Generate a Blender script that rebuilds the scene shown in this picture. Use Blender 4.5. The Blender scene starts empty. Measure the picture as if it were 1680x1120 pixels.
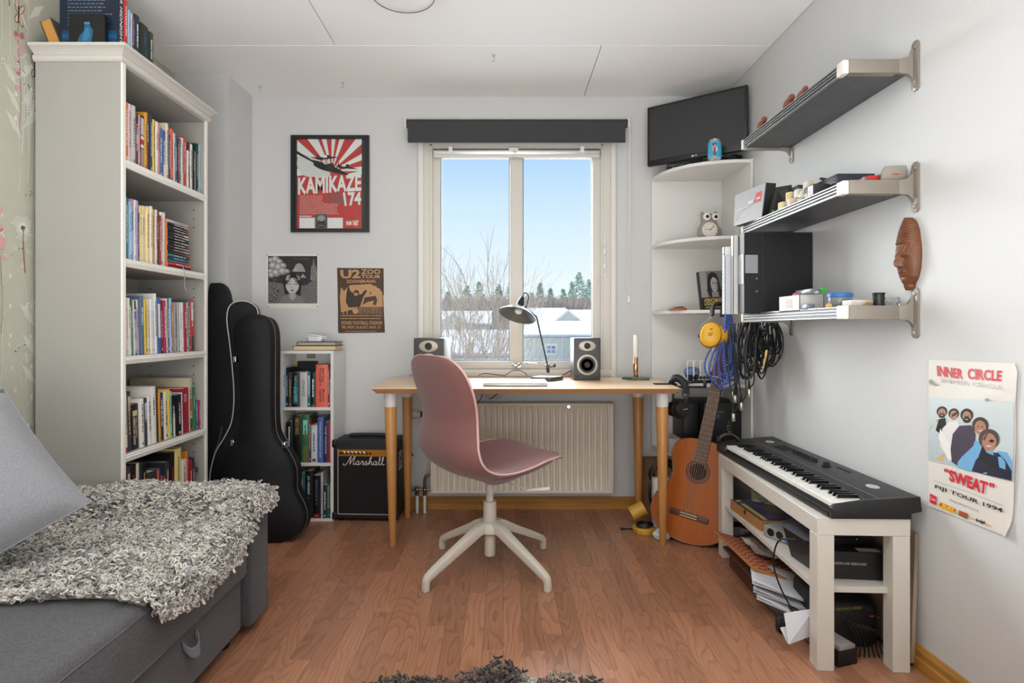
import bpy, bmesh, math, random
import numpy as np
from mathutils import Vector, Matrix
from math import sin, cos, pi, radians as R

# ------------------------------------------------------------------ camera, world, lights, exposure
scene = bpy.context.scene
F, CX, CY, H = 950.0, 825.0, 541.0, 1.01      # focal length in px of a 1680 frame, principal point, eye height
cam_d = bpy.data.cameras.new('camera'); cam = bpy.data.objects.new('camera', cam_d)
scene.collection.objects.link(cam); scene.camera = cam
cam_d.sensor_width = 36; cam_d.lens = 36*F/1680
cam_d.shift_x = (840-CX)/1680; cam_d.shift_y = (CY-560)/1680
cam_d.clip_start = .02; cam_d.clip_end = 600
cam.location = (0, 0, H); cam.rotation_euler = (pi/2, 0, 0)
vs = scene.view_settings
vs.view_transform = 'Standard'; vs.look = 'None'; vs.gamma = 1; vs.use_curve_mapping = False
vs.exposure = 0.06

def lin(c):
    return tuple(((x/255)/12.92 if x/255 <= .04045 else ((x/255+.055)/1.055)**2.4) for x in c[:3]) + (1,)

w = bpy.data.worlds.new('sky'); scene.world = w; w.use_nodes = True
nt = w.node_tree; nt.nodes.clear()
tc = nt.nodes.new('ShaderNodeTexCoord'); sp = nt.nodes.new('ShaderNodeSeparateXYZ')
nt.links.new(tc.outputs['Generated'], sp.inputs[0])
rp = nt.nodes.new('ShaderNodeValToRGB'); nt.links.new(sp.outputs['Z'], rp.inputs[0])
cr = rp.color_ramp; cr.elements[0].position = 0.0; cr.elements[0].color = lin((235, 243, 250))
cr.elements[1].position = 1.0; cr.elements[1].color = lin((150, 190, 235))
for p_, c_ in ((.07, (230, 240, 248)), (.16, (213, 231, 248)), (.30, (170, 206, 244)), (.5, (150, 194, 240))):
    e = cr.elements.new(p_); e.color = lin(c_)
bg = nt.nodes.new('ShaderNodeBackground'); bg.inputs[1].default_value = 1.12
nt.links.new(rp.outputs[0], bg.inputs[0])
wo = nt.nodes.new('ShaderNodeOutputWorld'); nt.links.new(bg.outputs[0], wo.inputs[0])

def lamp(name, kind, loc, rot, energy, size=1, size_y=None, color=(1, 1, 1), angle=None):
    d = bpy.data.lights.new(name, kind); d.energy = energy; d.color = color
    if kind == 'AREA':
        d.size = size
        if size_y: d.shape = 'RECTANGLE'; d.size_y = size_y
    if angle is not None: d.angle = angle
    o = bpy.data.objects.new(name, d); scene.collection.objects.link(o)
    o.location = loc; o.rotation_euler = rot
    return o
# soft winter daylight through the window, coming a little from the left and slightly from above / bounced from snow
def aim(d): return Vector(d).to_track_quat('-Z', 'Y').to_euler()
lamp('sun', 'SUN', (0, 8, 4), aim((.38, -1, -.10)), 32, angle=R(95), color=(.97, .985, 1))
# added unseen fill lights: one under the ceiling, one aimed up behind the viewer
lamp('ceiling_fill', 'AREA', (-.35, .95, 2.28), (0, 0, 0), 9, 1.1, .9, color=(1, .99, .98))
lamp('bounce_fill', 'AREA', (-.1, -.35, .75), aim((.05, .3, 1)), 76, 2.2, 1.6, color=(.94, .975, 1))

# ------------------------------------------------------------------ helpers
def at(px, py, Y): return Vector(((px-CX)/F*Y, Y, H-(py-CY)/F*Y))
def atX(px, py, X): return at(px, py, X*F/(px-CX))
def atZ(px, py, Z): return at(px, py, (H-Z)*F/(py-CY))
MATS = {}
def mat(name, col, rough=.5, metal=0, bump=0, bscale=200, var=0, vscale=8, stretch=(1, 1, 1), spec=None, obj=False, coat=0, sheen=0, trans=0, attr=None):
    if name in MATS: return MATS[name]
    m = bpy.data.materials.new(name); m.use_nodes = True; n = m.node_tree; b = n.nodes['Principled BSDF']
    c = lin(col)
    b.inputs['Base Color'].default_value = c; b.inputs['Roughness'].default_value = rough; b.inputs['Metallic'].default_value = metal
    if spec is not None: b.inputs['Specular IOR Level'].default_value = spec
    if coat: b.inputs['Coat Weight'].default_value = coat; b.inputs['Coat Roughness'].default_value = .08
    if sheen: b.inputs['Sheen Weight'].default_value = sheen
    if trans: b.inputs['Transmission Weight'].default_value = trans; b.inputs['IOR'].default_value = 1.35
    t = n.nodes.new('ShaderNodeTexCoord'); mp = n.nodes.new('ShaderNodeMapping'); mp.inputs['Scale'].default_value = stretch
    n.links.new(t.outputs['Object'], mp.inputs[0])
    if attr:
        a = n.nodes.new('ShaderNodeAttribute'); a.attribute_name = attr; n.links.new(a.outputs['Color'], b.inputs['Base Color'])
    elif var or name.startswith('plain'):
        nz = n.nodes.new('ShaderNodeTexNoise'); nz.inputs['Scale'].default_value = vscale; nz.inputs['Detail'].default_value = 4
        n.links.new(mp.outputs[0], nz.inputs[0])
        mr = n.nodes.new('ShaderNodeMapRange'); mr.inputs[1].default_value = .3; mr.inputs[2].default_value = .7
        mr.inputs[3].default_value = 1-var; mr.inputs[4].default_value = 1+var
        n.links.new(nz.outputs[0], mr.inputs[0])
        mx = n.nodes.new('ShaderNodeVectorMath'); mx.operation = 'SCALE'; mx.inputs[0].default_value = c[:3]
        n.links.new(mr.outputs[0], mx.inputs['Scale']); n.links.new(mx.outputs[0], b.inputs['Base Color'])
    if bump:
        nb = n.nodes.new('ShaderNodeTexNoise'); nb.inputs['Scale'].default_value = bscale; nb.inputs['Detail'].default_value = 3
        n.links.new(mp.outputs[0], nb.inputs[0])
        bp = n.nodes.new('ShaderNodeBump'); bp.inputs['Strength'].default_value = bump; bp.inputs['Distance'].default_value = .002
        n.links.new(nb.outputs[0], bp.inputs['Height']); n.links.new(bp.outputs[0], b.inputs['Normal'])
    MATS[name] = m
    return m
def cmat(col, rough=.55, var=.04):
    return mat('paint_%d_%d_%d_%d' % (*col, int(rough*100)), col, rough, var=var, vscale=30)

ROOTM = {}
def tag(o, label=None, cat=None, group=None, kind=None):
    if label: o['label'] = label
    if cat: o['category'] = cat
    if group: o['group'] = group
    if kind: o['kind'] = kind
    return o
def root(name, label, cat, loc=(0, 0, 0), rz=0, group=None, rot=None):
    o = bpy.data.objects.new(name, None); scene.collection.objects.link(o); o.empty_display_size = .05
    o.location = loc; o.rotation_euler = rot or (0, 0, rz)
    return tag(o, label, cat, group)
def wm(o):
    m = Matrix.Translation(o.location) @ o.rotation_euler.to_matrix().to_4x4()
    return (wm(o.parent) @ m) if o.parent else m
def copy_tree(o, parent=None):
    c = o.copy(); scene.collection.objects.link(c); c.parent = parent
    for ch in list(o.children): copy_tree(ch, c)
    return c

def resample(pts, n):
    """Catmull-Rom through pts, n samples in all"""
    P = [Vector(p) for p in pts]
    if len(P) < 3 or n <= len(P): return P
    P = [2*P[0]-P[1]] + P + [2*P[-1]-P[-2]]; out = []; k = len(P)-3
    for i in range(n):
        t = i/(n-1)*k; j = min(int(t), k-1); u = t-j
        a, b, c, d = P[j:j+4]
        out.append(.5*((2*b)+(c-a)*u+(2*a-5*b+4*c-d)*u*u+(3*b-a-3*c+d)*u**3))
    return out

class MB:
    def __init__(s): s.v = []; s.f = []; s.c = None
    def add(s, vs, fs):
        n = len(s.v); s.v += [tuple(v) for v in vs]; s.f += [tuple(i+n for i in f) for f in fs]; return s
    def box(s, x0, x1, y0, y1, z0, z1, M=None):
        v = [Vector((x, y, z)) for z in (z0, z1) for y in (y0, y1) for x in (x0, x1)]
        if M: v = [M @ p for p in v]
        return s.add(v, [(0, 2, 3, 1), (4, 5, 7, 6), (0, 1, 5, 4), (2, 6, 7, 3), (0, 4, 6, 2), (1, 3, 7, 5)])
    def sweep(s, pts, rad, n=8, cap=True, up=None, sq=None, close=False, ph=0):
        """tube along pts; rad float or list; sq=(w,h) list or pair -> rectangular section"""
        P = [Vector(p) for p in pts]; L = len(P); base = len(s.v); prev = None
        for i, p in enumerate(P):
            if close: t = (P[(i+1) % L]-P[i-1])
            else: t = (P[min(i+1, L-1)]-P[max(i-1, 0)])
            t.normalize()
            ref = Vector(up) if up else (prev if prev is not None else (Vector((0, 0, 1)) if abs(t.z) < .9 else Vector((1, 0, 0))))
            a = t.cross(ref)
            if a.length < 1e-6: a = t.cross(Vector((1, .01, 0)))
            a.normalize(); b = a.cross(t).normalized()   # a: side, b: up
            prev = b
            if sq:
                w_, h_ = sq[i] if isinstance(sq, list) else sq
                for q in ((-1, -1), (1, -1), (1, 1), (-1, 1)): s.v.append(tuple(p+a*q[0]*w_/2+b*q[1]*h_/2))
            else:
                r = rad[i] if isinstance(rad, (list, tuple)) else rad
                for k in range(n):
                    th = 2*pi*(k+ph)/n; s.v.append(tuple(p+a*cos(th)*r+b*sin(th)*r))
        m = 4 if sq else n
        for i in range(L if close else L-1):
            for k in range(m):
                s.f.append((base+i*m+k, base+i*m+(k+1) % m, base+((i+1) % L)*m+(k+1) % m, base+((i+1) % L)*m+k))
        if cap and not close:
            s.f.append(tuple(base+k for k in range(m))[::-1]); s.f.append(tuple(base+(L-1)*m+k for k in range(m)))
        return s
    def cyl(s, p0, p1, r0, r1=None, n=20): return s.sweep([p0, p1], [r0, r0 if r1 is None else r1], n)
    def tube(s, pts, r, n=8, k=None): return s.sweep(resample(pts, k or len(pts)*5), r, n)
    def lathe(s, prof, o=(0, 0, 0), n=24, M=None):
        base = len(s.v); L = len(prof)
        for r, z in prof:
            for k in range(n):
                p = Vector((r*cos(2*pi*k/n), r*sin(2*pi*k/n), z))
                if M: p = M @ p
                s.v.append(tuple(p+Vector(o)))
        for i in range(L-1):
            for k in range(n): s.f.append((base+i*n+k, base+i*n+(k+1) % n, base+(i+1)*n+(k+1) % n, base+(i+1)*n+k))
        s.f.append(tuple(base+k for k in range(n))[::-1]); s.f.append(tuple(base+(L-1)*n+k for k in range(n)))
        return s
    def prism(s, poly, h0, h1, M=None):
        """poly in local xy, extruded in local z"""
        n = len(poly); v = [Vector((x, y, h0)) for x, y in poly]+[Vector((x, y, h1)) for x, y in poly]
        if M: v = [M @ p for p in v]
        return s.add(v, [tuple(range(n))[::-1], tuple(range(n, 2*n))]+[(i, (i+1) % n, n+(i+1) % n, n+i) for i in range(n)])
    def ball(s, c, r, n=12, sc=(1, 1, 1), M=None):
        prof = [(max(1e-4, cos(-pi/2+pi*i/(n//2+1)))*r, sin(-pi/2+pi*i/(n//2+1))*r) for i in range(n//2+2)]
        S = Matrix.Diagonal((*sc, 1)); return s.lathe(prof, c, n, (M @ S) if M else S)
    def grid(s, fn, nu, nv):
        base = len(s.v)
        for j in range(nv+1):
            for i in range(nu+1): s.v.append(tuple(fn(i/nu, j/nv)))
        for j in range(nv):
            for i in range(nu):
                a = base+j*(nu+1)+i; s.f.append((a, a+1, a+nu+2, a+nu+1))
        return s
    def build(s, name, m, parent=None, bev=0, seg=2, smooth=35, world=False, sub=0, solid=0, fix=True):
        me = bpy.data.meshes.new(name)
        v = s.v
        if world and parent:
            I = wm(parent).inverted(); v = [tuple(I @ Vector(p)) for p in v]
        me.from_pydata(v, [], s.f)
        if bev or fix:
            bm = bmesh.new(); bm.from_mesh(me)
            if fix: bmesh.ops.recalc_face_normals(bm, faces=bm.faces)
            if bev:
                eds = [e for e in bm.edges if len(e.link_faces) == 2 and e.calc_face_angle(0) > .5]
                bmesh.ops.bevel(bm, geom=eds, offset=bev, segments=seg, affect='EDGES', profile=.5, clamp_overlap=True)
            bm.to_mesh(me); bm.free()
        if smooth:
            me.polygons.foreach_set('use_smooth', [True]*len(me.polygons)); me.set_sharp_from_angle(angle=R(smooth))
        if m: me.materials.append(m)
        o = bpy.data.objects.new(name, me); scene.collection.objects.link(o)
        if parent: o.parent = parent
        if solid:
            q = o.modifiers.new('solid', 'SOLIDIFY'); q.thickness = solid; q.offset = 0
        if sub:
            q = o.modifiers.new('sub', 'SUBSURF'); q.levels = sub; q.render_levels = sub
        return o
def P(name, mb, m, parent=None, **k): return mb.build(name, m, parent, **k)
def S(name, mb, m, parent=None, **k):
    o = mb.build(name, m, parent, **k)
    if not parent: o['kind'] = 'structure'
    return o

TXT = {}
def text_geo(s, bold=.0, shear=0):
    k = (s, bold, shear)
    if k not in TXT:
        c = bpy.data.curves.new('t', 'FONT'); c.body = s; c.offset = bold; c.resolution_u = 2; c.shear = shear
        o = bpy.data.objects.new('t', c); scene.collection.objects.link(o)
        bpy.context.view_layer.update()
        me = bpy.data.meshes.new_from_object(o)
        v = [x.co.copy() for x in me.vertices]; f = [tuple(p.vertices) for p in me.polygons]
        bpy.data.objects.remove(o); bpy.data.curves.remove(c); bpy.data.meshes.remove(me)
        if v:
            x0 = min(p.x for p in v); x1 = max(p.x for p in v); y0 = min(p.y for p in v); y1 = max(p.y for p in v)
            v = [((p.x-x0)/(x1-x0+1e-9), (p.y-y0)/(y1-y0+1e-9)) for p in v]
        TXT[k] = (v, f)
    return TXT[k]

class Canvas:
    """flat print: coloured polygons laid on a surface; mp maps drawing coordinates to 3-D, n points off the surface"""
    def __init__(s, mp, n, eps=2.5e-5, base=2.5e-4): s.mp = mp; s.n = Vector(n); s.v = []; s.f = []; s.c = []; s.l = base; s.eps = eps
    def _put(s, pts, faces, col):
        b = len(s.v); s.v += [tuple(Vector(s.mp(*p))+s.n*s.l) for p in pts]
        for f in faces: s.f.append(tuple(i+b for i in f)); s.c.append(lin(col))
    def poly(s, pts, col, up=True):
        if up: s.l += s.eps
        s._put(pts, [tuple(range(len(pts)))], col); return s
    def rect(s, x0, y0, x1, y1, col, up=True): return s.poly([(x0, y0), (x1, y0), (x1, y1), (x0, y1)], col, up)
    def ell(s, cx, cy, rx, ry, col, n=20, up=True, rot=0, a0=0, a1=2*pi):
        q = [(rx*cos(a0+(a1-a0)*k/n), ry*sin(a0+(a1-a0)*k/n)) for k in range(n if a1-a0 > 6.2 else n+1)]
        return s.poly([(cx+x*cos(rot)-y*sin(rot), cy+x*sin(rot)+y*cos(rot)) for x, y in q], col, up)
    def line(s, pts, wd, col, up=True):
        if up: s.l += s.eps
        for a, b in zip(pts[:-1], pts[1:]):
            dx, dy = b[0]-a[0], b[1]-a[1]; L = math.hypot(dx, dy) or 1; nx, ny = -dy/L*wd/2, dx/L*wd/2
            s._put([(a[0]+nx, a[1]+ny), (b[0]+nx, b[1]+ny), (b[0]-nx, b[1]-ny), (a[0]-nx, a[1]-ny)], [(0, 1, 2, 3)], col)
        return s
    def text(s, t, q, col, bold=0, up=True, shear=0):
        """q = tl, tr, br, bl"""
        if up: s.l += s.eps
        v, f = text_geo(t, bold, shear); tl, tr, br, bl = q
        pts = []
        for a, b in v:
            pts.append(tuple(bl[i]*(1-a)*(1-b)+br[i]*a*(1-b)+tr[i]*a*b+tl[i]*(1-a)*b for i in (0, 1)))
        s._put(pts, f, col); return s
    def box_text(s, t, x0, y0, x1, y1, col, bold=0, shear=0): return s.text(t, [(x0, y0), (x1, y0), (x1, y1), (x0, y1)], col, bold, shear=shear)
    def build(s, name, parent, rough=.6, world=True, coat=0):
        me = bpy.data.meshes.new(name); v = s.v
        if parent and world:
            I = wm(parent).inverted(); v = [tuple(I @ Vector(p)) for p in v]
        me.from_pydata(v, [], s.f)
        a = me.color_attributes.new('Col', 'FLOAT_COLOR', 'CORNER'); arr = []
        for f, c in zip(s.f, s.c): arr += list(c)*len(f)
        a.data.foreach_set('color', arr)
        me.materials.append(mat('printed_ink_%d_%d' % (rough*100, coat*10), (200, 200, 200), rough, attr='Col', coat=coat))
        o = bpy.data.objects.new(name, me); scene.collection.objects.link(o)
        if parent: o.parent = parent
        return o
def flatmap(o, U, V):
    o, U, V = Vector(o), Vector(U), Vector(V); return lambda x, y: o+U*x+V*y
def crop(ox, oy, sc, f): return lambda x, y: f(ox+x/sc, oy+y/sc)

# ------------------------------------------------------------------ shared materials
M_wall = mat('white_wall_paint', (209, 209, 208), .6, bump=.25, bscale=160)
M_ceil = mat('white_ceiling_paint', (246, 245, 243), .7, bump=.05, bscale=90)
M_white = mat('white_lacquer', (226, 224, 220), .38, var=.01)
M_bench = mat('warm_white_foil', (214, 208, 198), .4, var=.01)
M_case = mat('greige_painted_board', (168, 165, 158), .5, var=.01)
M_edge = mat('white_edge', (240, 236, 228), .4)
M_black = mat('black_plastic', (22, 22, 23), .4, bump=.05, bscale=500)
M_blackm = mat('matte_black', (17, 17, 18), .6, bump=.2, bscale=300)
M_steel = mat('brushed_steel', (152, 144, 133), .45, .55, bump=.08, bscale=60, stretch=(1, 20, 1))
M_chrome = mat('chrome', (215, 215, 215), .12, 1)
M_alu = mat('aluminium', (215, 215, 215), .25, 1)
M_cable = mat('black_cable_rubber', (16, 16, 17), .45)
M_paper = mat('book_pages', (225, 215, 195), .8, var=.06, vscale=200, stretch=(1, 1, .02))
# ------------------------------------------------------------------ the room
YB, XR, XL, ZC, YF = 3.28, 1.25, -1.70, 2.331, -1.30
# floor: planks are separate pieces where the photograph shows them
def floor_mat():
    m = bpy.data.materials.new('oak_laminate'); m.use_nodes = True; n = m.node_tree; L = n.links; b = n.nodes['Principled BSDF']
    N = n.nodes.new
    g = N('ShaderNodeNewGeometry'); oi = N('ShaderNodeObjectInfo')
    off = N('ShaderNodeVectorMath'); off.operation = 'MULTIPLY_ADD'; L.new(oi.outputs['Random'], off.inputs[0]); off.inputs[1].default_value = (17, 31, 5)
    L.new(g.outputs['Position'], off.inputs[2])
    mp = N('ShaderNodeMapping'); mp.inputs['Scale'].default_value = (9, 1.5, 1); L.new(off.outputs[0], mp.inputs[0])
    n1 = N('ShaderNodeTexNoise'); n1.inputs['Scale'].default_value = 1.0; n1.inputs['Detail'].default_value = 1.5; n1.inputs['Roughness'].default_value = .4; L.new(mp.outputs[0], n1.inputs[0])
    # cathedral rings: contour lines of a stretched noise
    mu = N('ShaderNodeMath'); mu.operation = 'MULTIPLY'; mu.inputs[1].default_value = 19; L.new(n1.outputs[0], mu.inputs[0])
    fr = N('ShaderNodeMath'); fr.operation = 'FRACT'; L.new(mu.outputs[0], fr.inputs[0])
    r1 = N('ShaderNodeValToRGB'); L.new(fr.outputs[0], r1.inputs[0])
    r1.color_ramp.elements[0].position = 0; r1.color_ramp.elements[0].color = (1, 1, 1, 1)
    r1.color_ramp.elements[1].position = 1; r1.color_ramp.elements[1].color = (.0, 0, 0, 1)
    e = r1.color_ramp.elements.new(.62); e.color = (.75, .75, .75, 1); e = r1.color_ramp.elements.new(.86); e.color = (.12, .12, .12, 1)
    m2 = N('ShaderNodeMapping'); m2.inputs['Scale'].default_value = (260, 9, 1); L.new(off.outputs[0], m2.inputs[0])
    n2 = N('ShaderNodeTexNoise'); n2.inputs['Scale'].default_value = 1; n2.inputs['Detail'].default_value = 3; L.new(m2.outputs[0], n2.inputs[0])
    mixg = N('ShaderNodeMix'); mixg.inputs[0].default_value = .62; L.new(r1.outputs[0], mixg.inputs[2]); L.new(n2.outputs[0], mixg.inputs[3])
    r2 = N('ShaderNodeValToRGB'); L.new(mixg.outputs[0], r2.inputs[0])
    r2.color_ramp.elements[0].position = .12; r2.color_ramp.elements[0].color = lin((138, 92, 68))
    r2.color_ramp.elements[1].position = .78; r2.color_ramp.elements[1].color = lin((178, 128, 100))
    e = r2.color_ramp.elements.new(.5); e.color = lin((163, 113, 86))
    mr = N('ShaderNodeMapRange'); mr.inputs[3].default_value = .82; mr.inputs[4].default_value = 1.16; L.new(oi.outputs['Random'], mr.inputs[0])
    sc = N('ShaderNodeVectorMath'); sc.operation = 'SCALE'; L.new(r2.outputs[0], sc.inputs[0]); L.new(mr.outputs[0], sc.inputs['Scale'])
    L.new(sc.outputs[0], b.inputs['Base Color']); b.inputs['Roughness'].default_value = .30
    bp = N('ShaderNodeBump'); bp.inputs['Strength'].default_value = .12; bp.inputs['Distance'].default_value = .001; L.new(mixg.outputs[0], bp.inputs['Height']); L.new(bp.outputs[0], b.inputs['Normal'])
    return m
M_floor = floor_mat()
floor = S('floor', MB().box(XL-.2, XR+.2, YF-.2, YB+.2, -.12, -.008), mat('floor_joint', (92, 58, 40), .6), smooth=0)
rnd = random.Random(4)
PW = .0655; lens = [.30, .40, .50, .60]; pm = {}
x = -1.44; far = MB(); row = 0; npl = 0
while x < XR-.005:
    x1 = min(x+PW, XR-.002); y = YB-.01-rnd.uniform(0, .45)
    first = True; y1 = YB-.005
    while y1 > YF+.01:
        ln = rnd.choice(lens) if not first else rnd.choice([.2, .35, .5]); first = False
        y0 = max(y1-ln, YF+.002); g = .0002
        vis = y1 > 1.5 and npl < 296 and not (x < -.95 and y1 < 2.0)
        if vis and x1-x > PW-.001:
            k = round(y1-y0, 3)
            if k not in pm:
                o = MB().box(g, PW-g, g, k-g, -.008, 0).build('plank', M_floor, floor, bev=.0004, seg=1, smooth=0); pm[k] = o.data
            else:
                o = bpy.data.objects.new('plank', pm[k]); scene.collection.objects.link(o); o.parent = floor
            o.location = (x, y0, 0); npl += 1
        else: far.box(x+g, x1-g, y0+g, y1-g, -.008, 0)
        y1 = y0
    x = x1
far.box(XL-.1, -1.441, YF, YB, -.008, 0)
P('plank_field', far, M_floor, floor, smooth=0)['kind'] = 'stuff'

# ceiling boards with open joints
ceil = S('ceiling', MB().box(XL-.2, XR+.2, YF-.2, YB+.2, ZC+.006, ZC+.15), mat('ceiling_joint', (150, 148, 145), .8), smooth=0)
g = .0018
rows = [(2.69, YB+.0, [.459, XR+.0]), (1.49, 2.69, [-.779, XR]), (.29, 1.49, [.42, XR]), (-.91, .29, [-.78, XR]), (YF, -.91, [.42, XR])]
for y0, y1, xs in rows:
    x0 = XL
    for xx in xs:
        P('ceiling_panel', MB().box(x0+g, xx-g, y0+g, y1-g, ZC, ZC+.006), M_ceil, ceil, bev=.0012, seg=1); x0 = xx

# back wall with the window opening
OX0, OX1, OZ0, OZ1 = at(704, 0, YB).x, at(989, 0, YB).x, at(0, 615, YB).z, at(0, 237, YB).z
S('wall_back', MB().box(XL-.2, OX0, YB, YB+.22, -.1, ZC+.1).box(OX1, XR+.2, YB, YB+.22, -.1, ZC+.1)
  .box(OX0, OX1, YB, YB+.22, -.1, OZ0).box(OX0, OX1, YB, YB+.22, OZ1, ZC+.1), M_wall, smooth=0)
S('wall_right', MB().box(XR, XR+.15, YF-.2, YB+.1, -.1, ZC+.1), M_wall, smooth=0)
S('wall_front', MB().box(XL-.1, XR+.1, YF-.15, YF, -.1, ZC+.1), M_wall, smooth=0)
wl = S('wall_left', MB().box(XL-.15, XL, YF-.2, YB+.1, -.1, ZC+.1), mat('sage_wallpaper', (188, 186, 170), .65, var=.03, vscale=14), smooth=0)
S('wall_left_pillar', MB().box(XL-.05, -1.42, 3.0, YB+.05, -.05, ZC+.05), M_wall, smooth=0)
# wallpaper print: white meadow plants with a few pink flowers
cv = Canvas(flatmap((XL, 0, 0), (0, 1, 0), (0, 0, 1)), (1, 0, 0), eps=1e-6)
rw = random.Random(11)
wpc = [(216, 215, 200), (222, 222, 210), (208, 208, 192)]
def stalk(x, z, h, kind):
    c = rw.choice(wpc); lean = rw.uniform(-.03, .03); pk = (214, 160, 160); rd = (150, 60, 50)
    if kind == 3: c = (170, 130, 110)
    pts = [(x+lean*t*t+.006*sin(t*5), z+h*t) for t in [i/8 for i in range(9)]]
    cv.line(pts, .0024, c)
    tx, tz = pts[-1]
    if kind == 0:
        for k in range(9):
            a = R(30+15*k); ex, ez = tx+.055*cos(a), tz+.05*sin(a); cv.line([(tx, tz-.02), (ex, ez)], .0016, c, up=False)
            for j in range(4): cv.ell(ex+rw.uniform(-.008, .008), ez+rw.uniform(-.006, .006), .0035, .003, c, 6, up=(j == 0))
    elif kind == 1:
        cc = rw.choice([(226, 224, 214), (226, 224, 214), (205, 160, 165)])
        for k in range(26):
            a = 2*pi*k/26; r = rw.uniform(.03, .05); cv.line([(tx, tz), (tx+r*cos(a), tz+r*sin(a))], .0035, cc, up=(k % 6 == 0))
        cv.line(pts[5:], .004, (150, 80, 70))
    elif kind == 2:
        for k in range(7):
            px_, pz_ = pts[min(8, 2+k)]; s_ = 1 if k % 2 else -1
            cv.line([(px_, pz_), (px_+s_*.03, pz_+.03)], .0016, c, up=False); cv.ell(px_+s_*.033, pz_+.036, .006, .008, c, 10)
    elif kind == 3:
        for k in range(10):
            px_, pz_ = pts[rw.randint(3, 8)]; s_ = rw.choice((-1, 1)); cv.ell(px_+s_*rw.uniform(.004, .02), pz_+rw.uniform(-.01, .02), rw.uniform(.006, .013), rw.uniform(.006, .012), pk if rw.random() < .7 else (190, 110, 120), 9)
    else:
        for k in range(6):
            px_, pz_ = pts[1+k]; s_ = 1 if k % 2 else -1
            cv.poly([(px_, pz_), (px_+s_*.045, pz_+.035), (px_+s_*.07, pz_+.085), (px_+s_*.03, pz_+.06)], c)
for k in range(190):
    yy = rw.uniform(.9, 2.14); z0 = rw.choice([.25, .7, 1.15, 1.6, 1.95])+rw.uniform(-.12, .12)
    stalk(yy, z0, rw.uniform(.28, .46), rw.choice([0, 1, 2, 4, 0, 2]))
stalk(2.035, 1.72, .36, 3); stalk(2.10, 1.45, .36, 1); stalk(2.13, 1.45, .44, 1); stalk(2.06, .95, .42, 1); stalk(1.96, 1.0, .4, 3)
def bug(y, z, c):
    for a, l in ((60, .05), (100, .055), (-60, .04), (-110, .035)):
        cv.ell(y+l*.5*cos(R(a)), z+l*.5*sin(R(a)), l*.5, .009, (90, 80, 75), 12, rot=R(a)); cv.ell(y+l*.5*cos(R(a)), z+l*.5*sin(R(a)), l*.5-.003, .0065, c, 12, rot=R(a))
    cv.line([(y, z-.03), (y, z+.03)], .005, (60, 55, 50))
bug(2.10, 1.955, (200, 180, 170)); bug(2.03, 2.115, (222, 190, 165))
cv.build('wallpaper_print', wl, .65)

# wooden baseboards
M_base = mat('honey_wood', (172, 122, 56), .4, var=.18, vscale=6, stretch=(1, 1, 14))
def baseprof(t=.018, h=.068): return [(0, 0), (t, 0), (t, h*.5), (t*.8, h*.55), (t*.8, h*.85), (t*.45, h), (0, h)]
Mb = Matrix(((0, 0, 1, 0), (-1, 0, 0, YB), (0, 1, 0, 0), (0, 0, 0, 1)))
S('baseboard_back', MB().prism(baseprof(), -1.42, XR, Mb), M_base, smooth=0)
Mr = Matrix(((-1, 0, 0, XR), (0, 0, 1, 0), (0, 1, 0, 0), (0, 0, 0, 1)))
S('baseboard_right', MB().prism(baseprof(), YF, YB-.02, Mr), M_base, smooth=0)

# ------------------------------------------------------------------ window
def glass_mat():
    m = bpy.data.materials.new('window_glass'); m.use_nodes = True; n = m.node_tree; n.nodes.clear()
    o = n.nodes.new('ShaderNodeOutputMaterial'); mx = n.nodes.new('ShaderNodeMixShader'); t = n.nodes.new('ShaderNodeBsdfTransparent'); g_ = n.nodes.new('ShaderNodeBsdfGlossy')
    t.inputs[0].default_value = (.97, .985, .98, 1); g_.inputs['Roughness'].default_value = .02; f = n.nodes.new('ShaderNodeFresnel'); f.inputs[0].default_value = 1.12
    n.links.new(f.outputs[0], mx.inputs[0]); n.links.new(t.outputs[0], mx.inputs[1]); n.links.new(g_.outputs[0], mx.inputs[2]); n.links.new(mx.outputs[0], o.inputs[0]); return m
M_glass = glass_mat()
M_win = mat('window_paint', (216, 211, 202), .4)
def wx(px, Y=YB): return at(px, 0, Y).x
def wz(py, Y=YB): return at(0, py, Y).z
win = root('window_1', None, None, (wx(847), YB, OZ0)); win['kind'] = 'structure'
def WB(px0, px1, py0, py1, y0, y1, yr=None):
    yr = yr or y0; return MB().box(wx(px0, yr), wx(px1, yr), y0, y1, wz(py1, yr), wz(py0, yr))
for (a, b_) in ((704, 709.5), (986, 990)):
    P('jamb', WB(a, b_, 236, 616, YB-.004, YB+.10), M_win, win, world=True, bev=.002)
P('sill', WB(694, 1004, 606, 618, YB-.02, YB+.1), M_win, win, world=True, bev=.003)
P('head', WB(700, 994, 232, 239, YB-.004, YB+.1), M_win, win, world=True, bev=.002)
Yw = YB+.012
sash = P('sash', MB().box(wx(710, Yw), wx(722.5, Yw), Yw, Yw+.05, wz(605, Yw), wz(239, Yw)).box(wx(972, Yw), wx(985.5, Yw), Yw, Yw+.05, wz(605, Yw), wz(239, Yw))
  .box(wx(722.5, Yw), wx(972, Yw), Yw, Yw+.05, wz(605, Yw), wz(592, Yw)).box(wx(722.5, Yw), wx(972, Yw), Yw, Yw+.05, wz(257, Yw), wz(239, Yw)), M_win, win, world=True, bev=.003)
P('mullion', MB().box(wx(836.5, Yw), wx(857.5, Yw), Yw-.003, Yw+.05, wz(592.5, Yw), wz(256, Yw)), M_win, win, world=True, bev=.003)
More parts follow.
